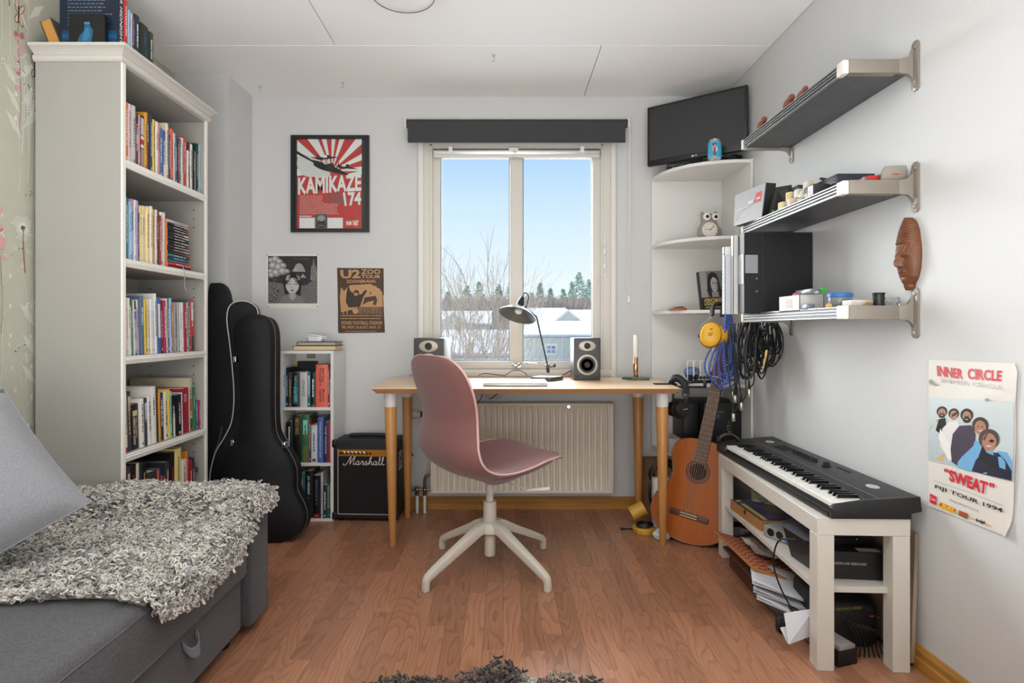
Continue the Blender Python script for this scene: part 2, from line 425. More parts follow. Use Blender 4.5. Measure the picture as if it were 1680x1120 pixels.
for a, b_ in ((722, 837), (857, 973)):
    P('pane', MB().box(wx(a, Yw), wx(b_, Yw), Yw+.022, Yw+.026, wz(592.5, Yw), wz(256, Yw)), M_glass, win, world=True, smooth=0)
    q = MB()
    for (u0, u1, v0, v1) in ((a, a+2.2, 257, 592), (b_-2.2, b_, 257, 592), (a, b_, 590, 592)):
        q.box(wx(u0, Yw), wx(u1, Yw), Yw+.014, Yw+.021, wz(v1, Yw), wz(v0, Yw))
    P('glazing_bead', q, mat('bead_blue_grey', (120, 140, 165), .4), win, world=True, smooth=0)
h = P('latch', MB().cyl(at(851, 599, YB-.0), at(851, 599, YB-.022), .013).ball(at(846, 599, YB-.02), .013, sc=(1.6, .7, 1)), M_chrome, win, world=True)
P('latch_lever', MB().tube([at(851, 599, YB-.02), at(856, 596, YB-.035), at(861, 595.5, YB-.04), at(881, 597, YB-.045)], .0055), M_chrome, win, world=True)
# casing
cas = MB()
for a, b_ in ((685.5, 694.5), (1002.5, 1011)):
    cas.box(wx(a, YB-.02), wx(b_, YB-.02), YB-.022, YB+.001, wz(619), wz(230))
S('trim_1', cas, mat('casing_white', (228, 225, 218), .4), bev=.005, seg=3)
c2 = MB()
for a, b_ in ((694, 704.5), (989.5, 1003)):
    c2.box(wx(a), wx(b_), YB-.008, YB+.001, wz(619), wz(232))
S('trim_2', c2, M_win, bev=.001)
# venetian blind pulled up
vb = root('raised_venetian_blind', 'raised thin venetian blind with metal head rail at top of window', 'blind', (wx(847), YB-.02, wz(256)))
P('head_rail', WB(711, 984, 244, 252.5, YB-.03, YB-.004), M_alu, vb, world=True, bev=.002)
P('bottom_rail', WB(711, 983, 252.5, 257.5, YB-.032, YB-.004), M_win, vb, world=True, bev=.002)
for px in (740, 954):
    P('clip', MB().box(wx(px-3), wx(px+3), YB-.036, YB-.004, wz(253), wz(243)).tube([at(px-4, 249, YB-.036), at(px, 247, YB-.04), at(px+4, 250, YB-.036)], .003), mat('clip_white', (235, 235, 230), .4), vb, world=True)
P('catch', MB().box(wx(835), wx(850), YB-.04, YB-.03, wz(250), wz(246)).tube([at(842, 248, YB-.04), at(846, 246, YB-.045), at(850, 243, YB-.04)], .004).cyl(at(846, 250, YB-.035), at(846, 256, YB-.035), .004), mat('clip_white', (235, 235, 230)), vb, world=True)
P('wand_cord', MB().tube([at(985, 243, YB-.03), at(989, 255, YB-.03), at(988, 330, YB-.03), at(991, 385, YB-.03), at(992, 395, YB-.03)], .0012, 5), mat('cord_white', (240, 240, 236)), vb, world=True)
for k, (py, r_) in enumerate(((396, .006), (412, .009), (436, .009), (452, .007))):
    P('cord_stop', MB().ball(at(992.5, py, YB-.03), r_, sc=(.9, .7, 2.2)), mat('clear_plastic', (235, 238, 238), .15), vb, world=True)
# roller blind
rb = root('roller_blind', 'charcoal roller blind mounted above the window', 'blind', (wx(847), YB-.05, wz(215)))
Yr = YB-.055
P('roll', MB().cyl(at(666.5, 203, Yr), at(1029, 203, Yr), .0235, n=28), mat('charcoal_fabric', (58, 58, 60), .75, bump=.3, bscale=900), rb, world=True)
P('blind_fabric', MB().box(wx(669, Yr-.02), wx(1026, Yr-.02), Yr-.0235, Yr-.021, wz(231, Yr-.02), wz(203, Yr-.02)), mat('charcoal_fabric', (58, 58, 60)), rb, world=True)
P('hem_bar', MB().box(wx(669, Yr-.02), wx(1026, Yr-.02), Yr-.026, Yr-.018, wz(234, Yr-.02), wz(229.5, Yr-.02)), mat('charcoal_fabric', (58, 58, 60)), rb, world=True, bev=.002)
for px in (666, 1030):
    P('bracket', MB().box(wx(px-1.2, Yr), wx(px+1.2, Yr), Yr-.03, YB-.001, wz(211, Yr), wz(196, Yr)), mat('clip_white', (235, 235, 230)), rb, world=True, bev=.002)
for dx in (0, 3):
    P('pull_cord', MB().tube([at(1032+dx*.6, 200, YB-.03), at(1032+dx*.7, 330, YB-.03), at(1030+dx, 440, YB-.03), at(1029+dx, 462, YB-.03), at(1032+dx*.5, 478, YB-.03)], .002, 5), mat('cord_white', (240, 240, 236)), rb, world=True)
P('cord_holder', MB().box(*(lambda a, b_: (a.x, b_.x, YB-.012, YB, b_.z, a.z))(at(1028.5, 485, YB), at(1033, 497, YB))), mat('clear_plastic', (235, 238, 238)), rb, world=True, bev=.002)
# ceiling hooks
for i, (px, py, lab) in enumerate(((810, 95, 'small white hook in ceiling above window'), (562, 139, 'small hook in ceiling above framed poster'), (426, 146, 'small hook in ceiling near left pillar corner'))):
    Yh = (ZC-H)*F/(CY-py+5); p = Vector(((px-CX)/F*Yh, Yh, ZC))
    k = P('ceiling_hook', MB().cyl(p, p+Vector((0, 0, -.006)), .008).tube([p, p+Vector((0, 0, -.015)), p+Vector((.006, -.006, -.025)), p+Vector((0, -.004, -.034)), p+Vector((-.007, 0, -.028))], .0016, 6), mat('hook_metal', (190, 188, 184), .4), None)
    tag(k, lab, 'hook', 'ceiling hooks')
# ceiling lamp seen by its lower rim
cl = root('ceiling_lamp', 'round white ceiling lamp with thin dark rim', 'lamp', (-.36, 2.09, 2.215))
P('rim', MB().sweep([(.112*cos(2*pi*k/48), .112*sin(2*pi*k/48), 0) for k in range(48)], .0016, 6, close=True), mat('dark_rim', (60, 60, 58), .4), cl)
P('diffuser', MB().lathe([(.001, -.001), (.08, .0), (.110, .004), (.112, .006), (.09, .02), (.03, .03)], n=48), mat('opal_glass', (238, 237, 234), .5), cl)
P('canopy', MB().cyl((0, 0, .02), (0, 0, ZC-2.215), .035, .05), mat('opal_glass', (238, 237, 234), .5), cl)

# ------------------------------------------------------------------ outside
M_snow = mat('snow', (208, 209, 211), .9)
GZ = -2.6
S('ground', MB().box(-120, 140, 5, 300, GZ-.2, GZ), M_snow, smooth=0)
M_siding = mat('pale_green_siding', (206, 202, 190), .8)
def house(name, label, x0, x1, y0, depth, ez, rz, over=.5, gable=False, wins=(), siding=True):
    h = root(name, label, 'house', ((x0+x1)/2, y0, GZ))
    b = MB().box(x0, x1, y0, y0+depth, GZ, ez)
    b.prism([(y0, ez), (y0+depth, ez), (y0+depth/2, rz-.15)], x0, x1, Matrix(((0, 0, 1, 0), (1, 0, 0, 0), (0, 1, 0, 0), (0, 0, 0, 1))))
    P('wall', b, M_siding, h, world=True, smooth=0)
    if siding:
        s_ = MB(); xx = x0
        while xx < x1: s_.box(xx, xx+.05, y0-.03, y0, GZ, ez); xx += .42
        o = P('siding_batten', s_, mat('siding_light', (228, 226, 218), .8), h, world=True, smooth=0); o['kind'] = 'stuff'
    t = .28; sl = (rz-ez)/(depth/2)
    for s_ in (0, 1):
        ya, yb = (y0-over, y0+depth/2) if s_ == 0 else (y0+depth+over, y0+depth/2)
        za = ez-over*sl
        P('snowy_roof', MB().add([(x0-over, ya, za), (x1+over, ya, za), (x1+over, yb, rz), (x0-over, yb, rz), (x0-over, ya, za+t), (x1+over, ya, za+t), (x1+over, yb, rz+t), (x0-over, yb, rz+t)],
          [(0, 1, 2, 3), (4, 7, 6, 5), (0, 4, 5, 1), (2, 6, 7, 3), (0, 3, 7, 4), (1, 5, 6, 2)]), M_snow, h, world=True, smooth=0)
    P('gutter', MB().box(x0-over, x1+over, y0-over-.12, y0-over, ez-over*sl-.1, ez-over*sl+.04), mat('gutter_grey', (150, 152, 152), .6), h, world=True, smooth=0)
    for (wx0, wx1, wz0, wz1) in wins:
        f = P('window_frame', MB().box(wx0-.18, wx1+.18, y0-.09, y0-.02, wz0-.18, wz1+.18), mat('far_frame', (235, 235, 232), .6), h, world=True, smooth=0)
        P('window_pane', MB().box(wx0, wx1, y0-.11, y0-.085, wz0, wz1), mat('far_pane', (120, 135, 150), .2), f, world=True, smooth=0)
        P('glazing_bar', MB().box((wx0+wx1)/2-.04, (wx0+wx1)/2+.04, y0-.13, y0-.1, wz0, wz1).box(wx0, wx1, y0-.13, y0-.1, (wz0+wz1)/2-.04, (wz0+wz1)/2+.04), mat('far_frame', (235, 235, 232)), f, world=True, smooth=0)
    return h
a = at(897, 567, 60); b_ = at(911, 579, 60)
hA = house('house', 'long snow-roofed house with pale boarded wall, right window pane', at(856, 0, 60).x, at(1010, 0, 60).x, 60, 13, .38, 1.75, wins=((a.x, b_.x, b_.z, a.z),))
P('vent_hood', MB().cyl(at(960, 545, 64), at(960, 540, 64), .35, n=10).cyl(at(960, 540, 64), at(960, 537, 64), .7, .3, n=10), mat('vent_dark', (70, 72, 75), .6), hA, world=True)
a = at(782, 576, 46); b_ = at(787, 590, 46)
house('house', 'low snow-roofed house behind the bare tree, left window pane', at(655, 0, 46).x, at(832, 0, 46).x, 46, 11, -.92, .75, wins=((at(826, 0, 46).x, at(829, 0, 46).x, -1.9, -1.2), (at(783, 0, 46).x, at(786, 0, 46).x, -1.9, -1.2)))
def gable_house(label, pxl, pxr, pxg, pyr, Y):
    """ridge runs left-right, a gable wing faces the room"""
    h = house('house', label, at(pxl, 0, Y).x, at(pxr, 0, Y).x, Y, 12, 1.75, H+(CY-pyr)/F*(Y+6), siding=False)
    gx = at(pxg, 0, Y).x; ap = Vector((gx, Y-1.2, H+(CY-pyr)/F*Y)); wd = 2.2
    P('gable', MB().add([(gx-wd, Y-1, GZ), (gx+wd, Y-1, GZ), (gx+wd, Y-1, 1.75), (gx, Y-1, ap.z-.3), (gx-wd, Y-1, 1.75), (gx-wd, Y+5, GZ), (gx+wd, Y+5, GZ), (gx+wd, Y+5, 1.75), (gx, Y+5, ap.z-.3), (gx-wd, Y+5, 1.75)],
      [(0, 1, 2, 3, 4), (5, 9, 8, 7, 6), (0, 5, 6, 1), (1, 6, 7, 2), (2, 7, 8, 3), (3, 8, 9, 4), (4, 9, 5, 0)]), M_siding, h, world=True, smooth=0)
    for s_ in (-1, 1):
        P('gable_roof', MB().add([(gx, Y-1.5, ap.z), (gx+s_*(wd+.5), Y-1.5, 1.4), (gx+s_*(wd+.5), Y+5, 1.4), (gx, Y+5, ap.z), (gx, Y-1.5, ap.z-.3), (gx+s_*(wd+.5), Y-1.5, 1.1), (gx+s_*(wd+.5), Y+5, 1.1), (gx, Y+5, ap.z-.3)],
          [(0, 1, 2, 3), (4, 7, 6, 5), (0, 4, 5, 1), (1, 5, 6, 2), (2, 6, 7, 3), (3, 7, 4, 0)]), M_snow, h, world=True, smooth=0)
gable_house('snowy house with gable behind, centre of right pane', 862, 930, 930, 508, 76)
gable_house('second snowy house behind, at right edge of window', 948, 1010, 985, 511, 76)
gable_house('snowy house behind the bare tree, left pane', 700, 800, 745, 513, 76)

# trees
def tree_mesh(rn, h, trunk_r, spread, levels=4, stems=1, minr=.006, n=5, up=.5):
    tr, br = MB(), MB()
    def grow(p, d, L, r, lv):
        pts = [p]; k = 4
        for i in range(k):
            d = (d+Vector((rn.gauss(0, .10), rn.gauss(0, .10), up*.10))).normalized(); p = p+d*L/k; pts.append(p)
        r1 = max(minr*.7, r*.62)
        (tr if lv == 0 else br).sweep(pts, [r+(r1-r)*i/k for i in range(k+1)], n if lv < 2 else 3, cap=False)
        if lv >= levels: return
        for j in range(rn.choice((3, 3, 4)) if lv else 5):
            q = pts[rn.randint(1 if lv else 2, k)]; ax = d.cross(Vector((rn.gauss(0, 1), rn.gauss(0, 1), rn.gauss(0, .4)))).normalized()
            dd = (Matrix.Rotation(R(rn.uniform(18, 48)*spread), 3, ax) @ d)
            grow(q, dd.normalized(), L*rn.uniform(.5, .8), r1*rn.uniform(.45, .75), lv+1)
        grow(p, d, L*.75, r1, lv+1)
    for s_ in range(stems):
        a_ = 2*pi*s_/max(1, stems)+rn.uniform(0, 1)
        d = Vector((.20*cos(a_)*(stems > 1), .20*sin(a_)*(stems > 1), 1)).normalized()
        grow(Vector((.12*cos(a_)*(stems > 1), .12*sin(a_)*(stems > 1), 0)), d, h*.30, trunk_r, 0)
    return tr, br
rt = random.Random(21)
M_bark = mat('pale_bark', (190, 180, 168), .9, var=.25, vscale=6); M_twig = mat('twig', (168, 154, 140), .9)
base = at(768, 0, 13)
t = root('bare_tree', 'large bare multi-stemmed tree outside the left window pane', 'tree', (base.x, 13, GZ))
tr, br = tree_mesh(rt, 6.6, .05, .75, 4, 4, minr=.005)
P('trunk', tr, M_bark, t, smooth=60, fix=False); P('branches', br, M_twig, t, smooth=60, fix=False)
for px, Yt, hh in ((893, 93, 7.8), (733, 93, 7.4), (968, 93, 9.4), (828, 93, 7.2)):
    base = at(px, 0, Yt); t = root('bare_tree', 'bare brown tree on treeline ' + {893: 'left of the middle of right pane', 733: 'left edge of the left pane', 968: 'at right edge of right pane', 828: 'just left of the mullion'}[px], 'tree', (base.x, Yt, GZ), group='bare trees on the treeline')
    tr, br = tree_mesh(rt, hh, .10, 1.1, 3, 3, minr=.03, n=4)
    P('trunk', tr, M_bark, t, fix=False); P('branches', br, M_twig, t, fix=False)
M_need = mat('pine_needles', (158, 174, 158), .9, var=.3, vscale=1.5)  # needle green lightened so that distance haze is in the colour
def conifer(px, pytop, Y, wpx, label, nlay=11, seed=1):
    rn = random.Random(seed); b0 = at(px, 0, Y); top = at(px, pytop, Y).z; ht = top-GZ
    t = root('conifer', label, 'tree', (b0.x, Y, GZ), group='conifers on the treeline')
    P('trunk', MB().cyl((0, 0, 0), (0, 0, ht*.97), .22, .04, 6), M_bark, t)
    m = MB(); wr = wpx/F*Y/2
    for k in range(520):
        u = rn.random()**.8; z = ht*(.30+.70*u); rad = wr*(1-u)**.75*rn.uniform(.25, 1.0)+.1; th = rn.uniform(0, 2*pi)
        c = Vector((rad*cos(th), rad*sin(th), z-rad*.25)); s_ = rn.uniform(.22, .5)*(.6+.5*(1-u))
        d1 = Vector((cos(th), sin(th), -.25+rn.uniform(-.3, .5)))*s_*1.5; d2 = Vector((-sin(th), cos(th), rn.uniform(-.3, .3)))*s_*.7; d3 = Vector((0, 0, s_*.45))
        m.add([c-d1*.5, c+d2, c+d1, c-d2, c+d3, c-d3*.6], [(0, 1, 4), (1, 2, 4), (2, 3, 4), (3, 0, 4), (1, 0, 5), (2, 1, 5), (3, 2, 5), (0, 3, 5)])
    o = P('foliage', m, M_need, t, smooth=0, fix=False); o['kind'] = 'stuff'
for i, (px, py, Y, wp, lab) in enumerate(((950, 446, 100, 44, 'tallest green pine at the right of the treeline'), (886, 464, 102, 26, 'pine just right of the mullion'), (903, 472, 104, 24, 'second pine right of the mullion'),
        (924, 474, 104, 30, 'low broad pine mid right pane'), (966, 458, 98, 26, 'pine at right edge of window'), (938, 462, 103, 24, 'narrow pine left of the tallest one'), (872, 480, 101, 20, 'small pine beside the mullion'),
        (766, 468, 100, 40, 'pine behind the bare tree, middle left pane'), (786, 462, 103, 34, 'taller pine behind the bare tree, left pane'), (735, 478, 102, 34, 'pine at left edge of window'), (818, 466, 98, 34, 'pine left of the mullion'), (836, 470, 103, 30, 'pine hidden partly by the mullion'))):
    conifer(px, py, [112, 112, 119, 112, 119, 119, 119, 112, 119, 119, 112, 126][i], wp*1.25, lab, seed=50+i)
br = MB(); rn = random.Random(5)
for k in range(4200):
    px = rn.uniform(690, 1010); Y = rn.uniform(98, 106); b0 = at(px, 0, Y); hh = rn.uniform(.8, 1.05)*(H+(CY-rn.uniform(486, 500))/F*Y-GZ)
    d = Vector((rn.gauss(0, .5), 0, 0)); br.sweep([(b0.x, Y, GZ), (b0.x+d.x*.5, Y, GZ+hh*.6), (b0.x+d.x+rn.gauss(0, .4), Y, GZ+hh)], [.14, .11, .05], 3, cap=False)
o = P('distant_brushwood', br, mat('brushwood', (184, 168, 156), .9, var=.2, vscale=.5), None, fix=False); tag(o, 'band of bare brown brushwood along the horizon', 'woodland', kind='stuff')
# ------------------------------------------------------------------ tall bookcase
BX, BY0, BY1, BZ = -1.37, 2.08, 2.68, 1.975
bc = root('bookcase', 'tall greige bookcase with moulded cornice and adjustable shelves at left', 'bookcase', (-1.53, 2.38, 0))
for y0, y1 in ((BY0, BY0+.019), (BY1-.019, BY1)):
    P('side_panel', MB().box(-1.68, BX-.003, y0, y1, 0, BZ), M_case, bc, world=True, bev=.001, seg=1)
    P('front_edge', MB().box(BX-.003, BX+.004, y0, y1, 0, BZ), M_edge, bc, world=True, bev=.001, seg=1)
P('back_panel', MB().box(-1.685, -1.675, BY0+.019, BY1-.019, .05, BZ), M_case, bc, world=True)
P('plinth', MB().box(-1.66, BX-.02, BY0+.019, BY1-.019, 0, .08), M_case, bc, world=True)
SHZ = [1.630, 1.269, .914, .557, .19]
for z in SHZ:
    P('shelf', MB().box(-1.675, BX-.004, BY0+.02, BY1-.02, z-.03, z), M_case, bc, world=True)
    q = MB().prism([(BX-.004, z-.03), (BX, z-.028), (BX+.002, z-.022), (BX, z-.0205), (BX+.003, z-.019), (BX+.005, z-.012), (BX+.003, z-.008), (BX+.004, z-.003), (BX, z), (BX-.004, z)], BY0+.02, BY1-.02, Matrix(((1, 0, 0, 0), (0, 0, 1, 0), (0, 1, 0, 0), (0, 0, 0, 1))))
    P('shelf_lip', q, M_edge, bc, world=True)
P('top_board', MB().box(-1.68, BX-.001, BY0+.001, BY1-.001, BZ-.012, BZ+.012), M_case, bc, world=True)
# cornice: profile swept round three sides
prof = [(-.006, -.004), (.006, -.003), (.012, .003), (.014, .012), (.010, .019), (.006, .021), (.010, .026), (.018, .032), (.028, .040), (.034, .042), (.034, .052), (-.006, .052)]
cm = MB(); path = [(-1.68, BY0, -1, 0), (BX, BY0, 0, 0), (BX, BY1, 0, 0), (-1.68, BY1, 1, 0)]
def ring(x, y, ox, oy): return [(x+ox*o_, y+oy*o_, BZ+z_) for o_, z_ in prof]
rings = [ring(-1.68, BY0, 0, -1), ring(BX, BY0, 1, -1), ring(BX, BY1, 1, 1), ring(-1.68, BY1, 0, 1)]
b0 = []; n_ = len(prof); V = sum(rings, []); Fc = []
for i in range(3):
    for k in range(n_): Fc.append((i*n_+k, i*n_+(k+1) % n_, (i+1)*n_+(k+1) % n_, (i+1)*n_+k))
Fc += [tuple(range(n_)), tuple(3*n_+k for k in range(n_))[::-1]]
P('cornice', cm.add(V, Fc), mat('cornice_paint', (208, 203, 195), .42), bc, world=True, smooth=25)
P('cap_board', MB().box(-1.68, BX+.001, BY0-.001, BY1+.001, BZ+.042, BZ+.051), M_case, bc, world=True)
pins = MB()
for zz in SHZ[:-1]:
    for dz in (-.07, -.11, -.15):
        for yy in (BY1-.0195,):
            for xx in (-1.42, -1.62): pins.cyl((xx, yy, zz+dz), (xx, yy-.001, zz+dz), .003, n=8)
P('shelf_pin_holes', pins, M_blackm, bc, world=True)

# ------------------------------------------------------------------ books
COL = {'white': (228, 224, 216), 'cream': (222, 210, 184), 'grey': (150, 148, 146), 'light grey': (196, 194, 190), 'charcoal': (62, 62, 66), 'black': (24, 24, 26),
  'navy': (38, 48, 84), 'blue': (66, 96, 160), 'slate blue': (88, 108, 138), 'light blue': (150, 186, 218), 'pale blue': (196, 214, 224), 'teal': (30, 110, 116), 'mint': (138, 204, 186), 'green': (46, 104, 70),
  'dark green': (28, 56, 44), 'lilac': (160, 152, 196), 'pink': (214, 140, 150), 'pale pink': (226, 196, 196), 'magenta': (164, 40, 92), 'maroon': (104, 26, 44), 'crimson': (160, 34, 54), 'red': (196, 48, 46),
  'coral': (222, 104, 84), 'orange': (214, 118, 52), 'amber': (216, 156, 44), 'yellow': (228, 196, 70), 'pale yellow': (232, 214, 140), 'brown': (112, 74, 50), 'dark brown': (60, 42, 34), 'beige': (200, 186, 158), 'olive': (112, 110, 70)}
ORD = ['', 'first', 'second', 'third', 'fourth', 'fifth', 'sixth', 'seventh', 'eighth', 'ninth', 'tenth', 'eleventh', 'twelfth', 'thirteenth', 'fourteenth', 'fifteenth', 'sixteenth', 'seventeenth', 'eighteenth', 'nineteenth', 'twentieth',
  'twenty-first', 'twenty-second', 'twenty-third', 'twenty-fourth', 'twenty-fifth', 'twenty-sixth', 'twenty-seventh', 'twenty-eighth', 'twenty-ninth', 'thirtieth', 'thirty-first', 'thirty-second', 'thirty-third', 'thirty-fourth']
rb_ = random.Random(77)
def book(label, group, loc, rz, th, ht, dp, col, accent=None, lean=0, style=None, rot=None, texts=None, title=True):
    """stands at loc (centre of the spine's foot); spine faces local -y; th along x, dp along +y, ht up"""
    c = COL[col] if isinstance(col, str) else col
    h = th/2; t = min(.0022, th*.14)
    mb = MB(); r_ = min(.003, th*.2)
    mb.prism([(-h, r_), (-h*.55, 0), (h*.55, 0), (h, r_), (h, dp), (h-t, dp), (h-t, r_+t), (-h+t, r_+t), (-h+t, dp), (-h, dp)], 0, ht)
    b = mb.build('book', mat('cover_%d_%d_%d' % c, c, .42, var=.05, vscale=40), None, smooth=30)
    b.location = loc; b.rotation_euler = rot or (0, R(lean), rz); tag(b, label, 'book', group)
    P('pages', MB().box(-h+t, h-t, r_+t, dp-.003, .002, ht-.003), M_paper, b, smooth=0)
    cv = Canvas(lambda x, z: (x, 0, z), (0, -1, 0), eps=6e-5, base=1.5e-4)
    lum = sum(c)/3; ink = (235, 230, 218) if lum < 130 else (40, 38, 44)
    hw = h*.56
    if accent:
        for (a, z0, z1) in accent:
            a = COL[a] if isinstance(a, str) else a; cv.rect(-hw, ht*z0, hw, ht*z1, a)
    if texts:
        for (s_, z0, z1, x0, x1, tc_) in texts:   # vertical text reading down
            cv.text(s_, [(x1*h, z1*ht), (x1*h, z0*ht), (x0*h, z0*ht), (x0*h, z1*ht)], tc_, bold=.01)
    elif title and ht > .1:
        st = style if style is not None else rb_.randint(0, 3)
        z = ht*(.88 if st < 2 else .8); end = ht*(.3 if st != 2 else .5); ww = min(hw*.5, .004)
        tc_ = ink if rb_.random() < .7 else rb_.choice([(200, 60, 50), (60, 80, 140), (220, 180, 80), ink])
        if accent: z = min(z, ht*.8)
        while z > end:
            l_ = rb_.uniform(.003, .009); cv.rect(-ww, z-l_, ww*rb_.uniform(.5, 1), z, tc_, up=False); z -= l_+rb_.choice([.0012, .0012, .004])
        if st in (1, 3): cv.rect(-ww, ht*.05, ww, ht*.10, tc_)
    if cv.f: cv.build('spine_print', b, .45, world=False)
    return b
def shelf_row(items, where, zs, xs=-1.392, group='', x_end=None, org=(180, 140), sc=5.6, depth=(.125, .16), lean=0):
    """items: (crop x of left edge, crop y of top, colour, accent...) on a shelf whose spines face +x"""
    n = len(items)
    for i, it in enumerate(items):
        px0 = org[0]+it[0]/sc; px1 = org[0]+(items[i+1][0] if i+1 < n else x_end)/sc
        ya, yb = -xs*F/(CX-px0), -xs*F/(CX-px1); pyt = org[1]+it[1]/sc
        yy = (ya+yb)/2; zt = H-(pyt-CY)*yy/F; ht = min(max(zt-zs, .10), .34); th = yb-ya-.0006
        acc = it[3] if len(it) > 3 else None; kw = it[4] if len(it) > 4 else {}
        ln = kw.pop('lean', lean) if kw else lean
        size = 'slim' if th < .013 else ('thick' if th > .032 else 'upright')
        dsc = kw.pop('desc', '') if kw else ''
        dpt = kw.pop('dp', None) if kw else None
        lab = f"{dsc+' ' if dsc else size+' '}{it[2]} book, {ORD[i+1]} from left on {where}"
        xo = rb_.uniform(-.004, .004)
        ym = yy; zz = zs+.0004
        if ln: ym = yy + (ht*.5*sin(R(ln)))*.0; zz += abs(sin(R(ln)))*th/2
        book(lab, group, (xs+xo-(0 if not dpt else 0), ym, zz), pi/2, th, ht*(1 if not ln else cos(R(ln))), dpt or rb_.uniform(*depth), it[2], acc, ln, **kw)
W = 'white'
A = [(140, 155, 'orange'), (168, 162, 'light grey'), (180, 172, 'pale pink'), (205, 190, 'light grey'), (238, 255, 'charcoal', [('black', .62, .95), (W, .42, .6)]), (262, 275, 'pink'),
  (278, 282, 'black', [('light grey', .64, .96), (W, .40, .62), ('red', .46, .56), ('grey', .03, .38)], {'title': False, 'desc': 'black and white'}), (327, 252, 'amber'), (349, 250, 'brown'), (370, 280, 'navy'), (392, 315, 'yellow'), (410, 325, 'navy'), (419, 335, W),
  (442, 345, 'pink'), (465, 395, 'slate blue'), (493, 418, 'blue', [(W, .03, .3)]), (523, 352, 'cream'), (547, 455, 'navy'), (563, 405, 'coral'), (588, 440, 'light grey'), (608, 480, 'teal'),
  (628, 485, 'maroon'), (640, 488, 'slate blue'), (657, 485, 'cream'), (677, 475, 'red'), (695, 525, 'grey'), (711, 600, W), (725, 527, 'maroon'), (743, 543, W), (766, 605, 'black'), (778, 606, W), (797, 540, 'dark green', None, {'desc': 'tall'}),
  (822, 545, 'light blue'), (834, 555, W)]
shelf_row(A, 'top shelf of tall bookcase', SHZ[0], group='books on the top shelf of the tall bookcase', x_end=846)
B = [(181, 92, 'navy', [('pink', .86, 1)]), (200, 100, 'cream'), (208, 104, 'teal'), (238, 155, 'light blue', [((190, 215, 235), .1, .9)]), (268, 125, 'lilac', [('pink', .85, 1), ('light blue', .15, .75)]), (308, 135, W), (330, 145, 'lilac'), (352, 295, 'charcoal'),
  (380, 205, 'pale yellow', [('amber', .85, .99)]), (402, 206, 'cream'), (412, 212, 'pale pink'), (445, 225, 'pale yellow'), (478, 230, 'light grey'), (490, 215, W), (518, 245, 'amber'), (530, 250, 'pale pink'), (548, 250, 'brown'), (556, 255, 'cream'),
  (573, 265, 'coral'), (588, 272, 'charcoal'), (610, 325, 'crimson'), (634, 285, W), (664, 290, 'light grey'), (688, 382, 'orange'), (704, 390, 'orange')]
shelf_row(B, 'second shelf of tall bookcase', SHZ[1], group='books on the second shelf of the tall bookcase', x_end=725, org=(180, 310), sc=7.467, depth=(.15, .19))
Cc = [(181, 275, W), (190, 275, 'navy'), (213, 285, 'pale pink'), (236, 290, W), (260, 385, 'mint', [(W, .3, .95)]), (282, 315, 'green'), (299, 322, 'light grey', [('dark brown', .84, 1), ('blue', .66, .8), ('navy', .0, .04)]), (335, 400, 'lilac'), (347, 312, 'cream'),
  (378, 265, 'slate blue', None, {'desc': 'large'}), (422, 420, 'coral'), (432, 310, 'yellow', [('amber', 0, .99)]), (460, 308, 'pale yellow'), (478, 305, 'light grey'), (505, 305, W), (540, 320, 'pale blue'), (560, 237, W, None, {'desc': 'tallest'}),
  (592, 280, 'blue', [(W, .28, .88)], {'title': False, 'desc': 'white-labelled thick'}), (643, 318, 'maroon'), (668, 322, 'magenta'), (700, 297, 'cream'), (722, 296, 'slate blue'), (750, 292, 'light blue'), (778, 345, 'orange'), (800, 348, 'grey'), (820, 345, 'coral'), (840, 342, 'mint'), (852, 342, 'red'),
  (872, 345, 'pale blue'), (892, 345, 'pale pink'), (915, 345, 'crimson'), (945, 345, 'light grey'), (980, 318, 'teal'), (1004, 312, 'red', [('light grey', .6, .95), ('charcoal', .02, .3)], {'desc': 'black, white and'})]
shelf_row(Cc, 'middle shelf of tall bookcase', SHZ[2], group='books on the middle shelf of the tall bookcase', x_end=1055, org=(180, 450), sc=7.467, depth=(.15, .2), lean=-2.2)
D = [(122, 225, 'cream', [('crimson', .0, .08)]), (153, 215, 'charcoal', [('beige', .68, .92)]), (188, 320, 'black', [('beige', .74, .86)], {'desc': 'thick', 'texts': [('AMERICAN GODS', .1, .72, -.5, .05, (226, 222, 210)), ('NEIL GAIMAN', .25, .70, .12, .5, (206, 170, 96))]}),
  (255, 272, W), (290, 268, 'charcoal', [('pale blue', .55, .9)]), (320, 247, W), (352, 172, W, None, {'desc': 'tall bright'}), (396, 195, 'dark brown'), (410, 215, 'amber'), (428, 225, 'navy'), (462, 215, 'cream'), (497, 196, 'yellow'), (511, 210, 'mint'),
  (533, 270, 'black', [(W, .0, .6)]), (562, 240, 'black', [('red', .02, .1)]), (603, 222, 'pale blue'), (613, 186, 'crimson', None, {'desc': 'thick', 'texts': [('BLEK', .68, .86, -.4, .3, (225, 200, 180))]}), (672, 100, 'beige', [('coral', .38, .6), ('green', .06, .24), ('red', 0, .05)], {'desc': 'large', 'dp': .26}),
  (706, 180, 'green'), (722, 285, 'teal'), (745, 287, 'magenta')]
shelf_row(D, 'fourth shelf of tall bookcase', SHZ[3], group='books on the fourth shelf of the tall bookcase', x_end=758, org=(180, 600), sc=5.09, depth=(.14, .2), lean=-2.2)
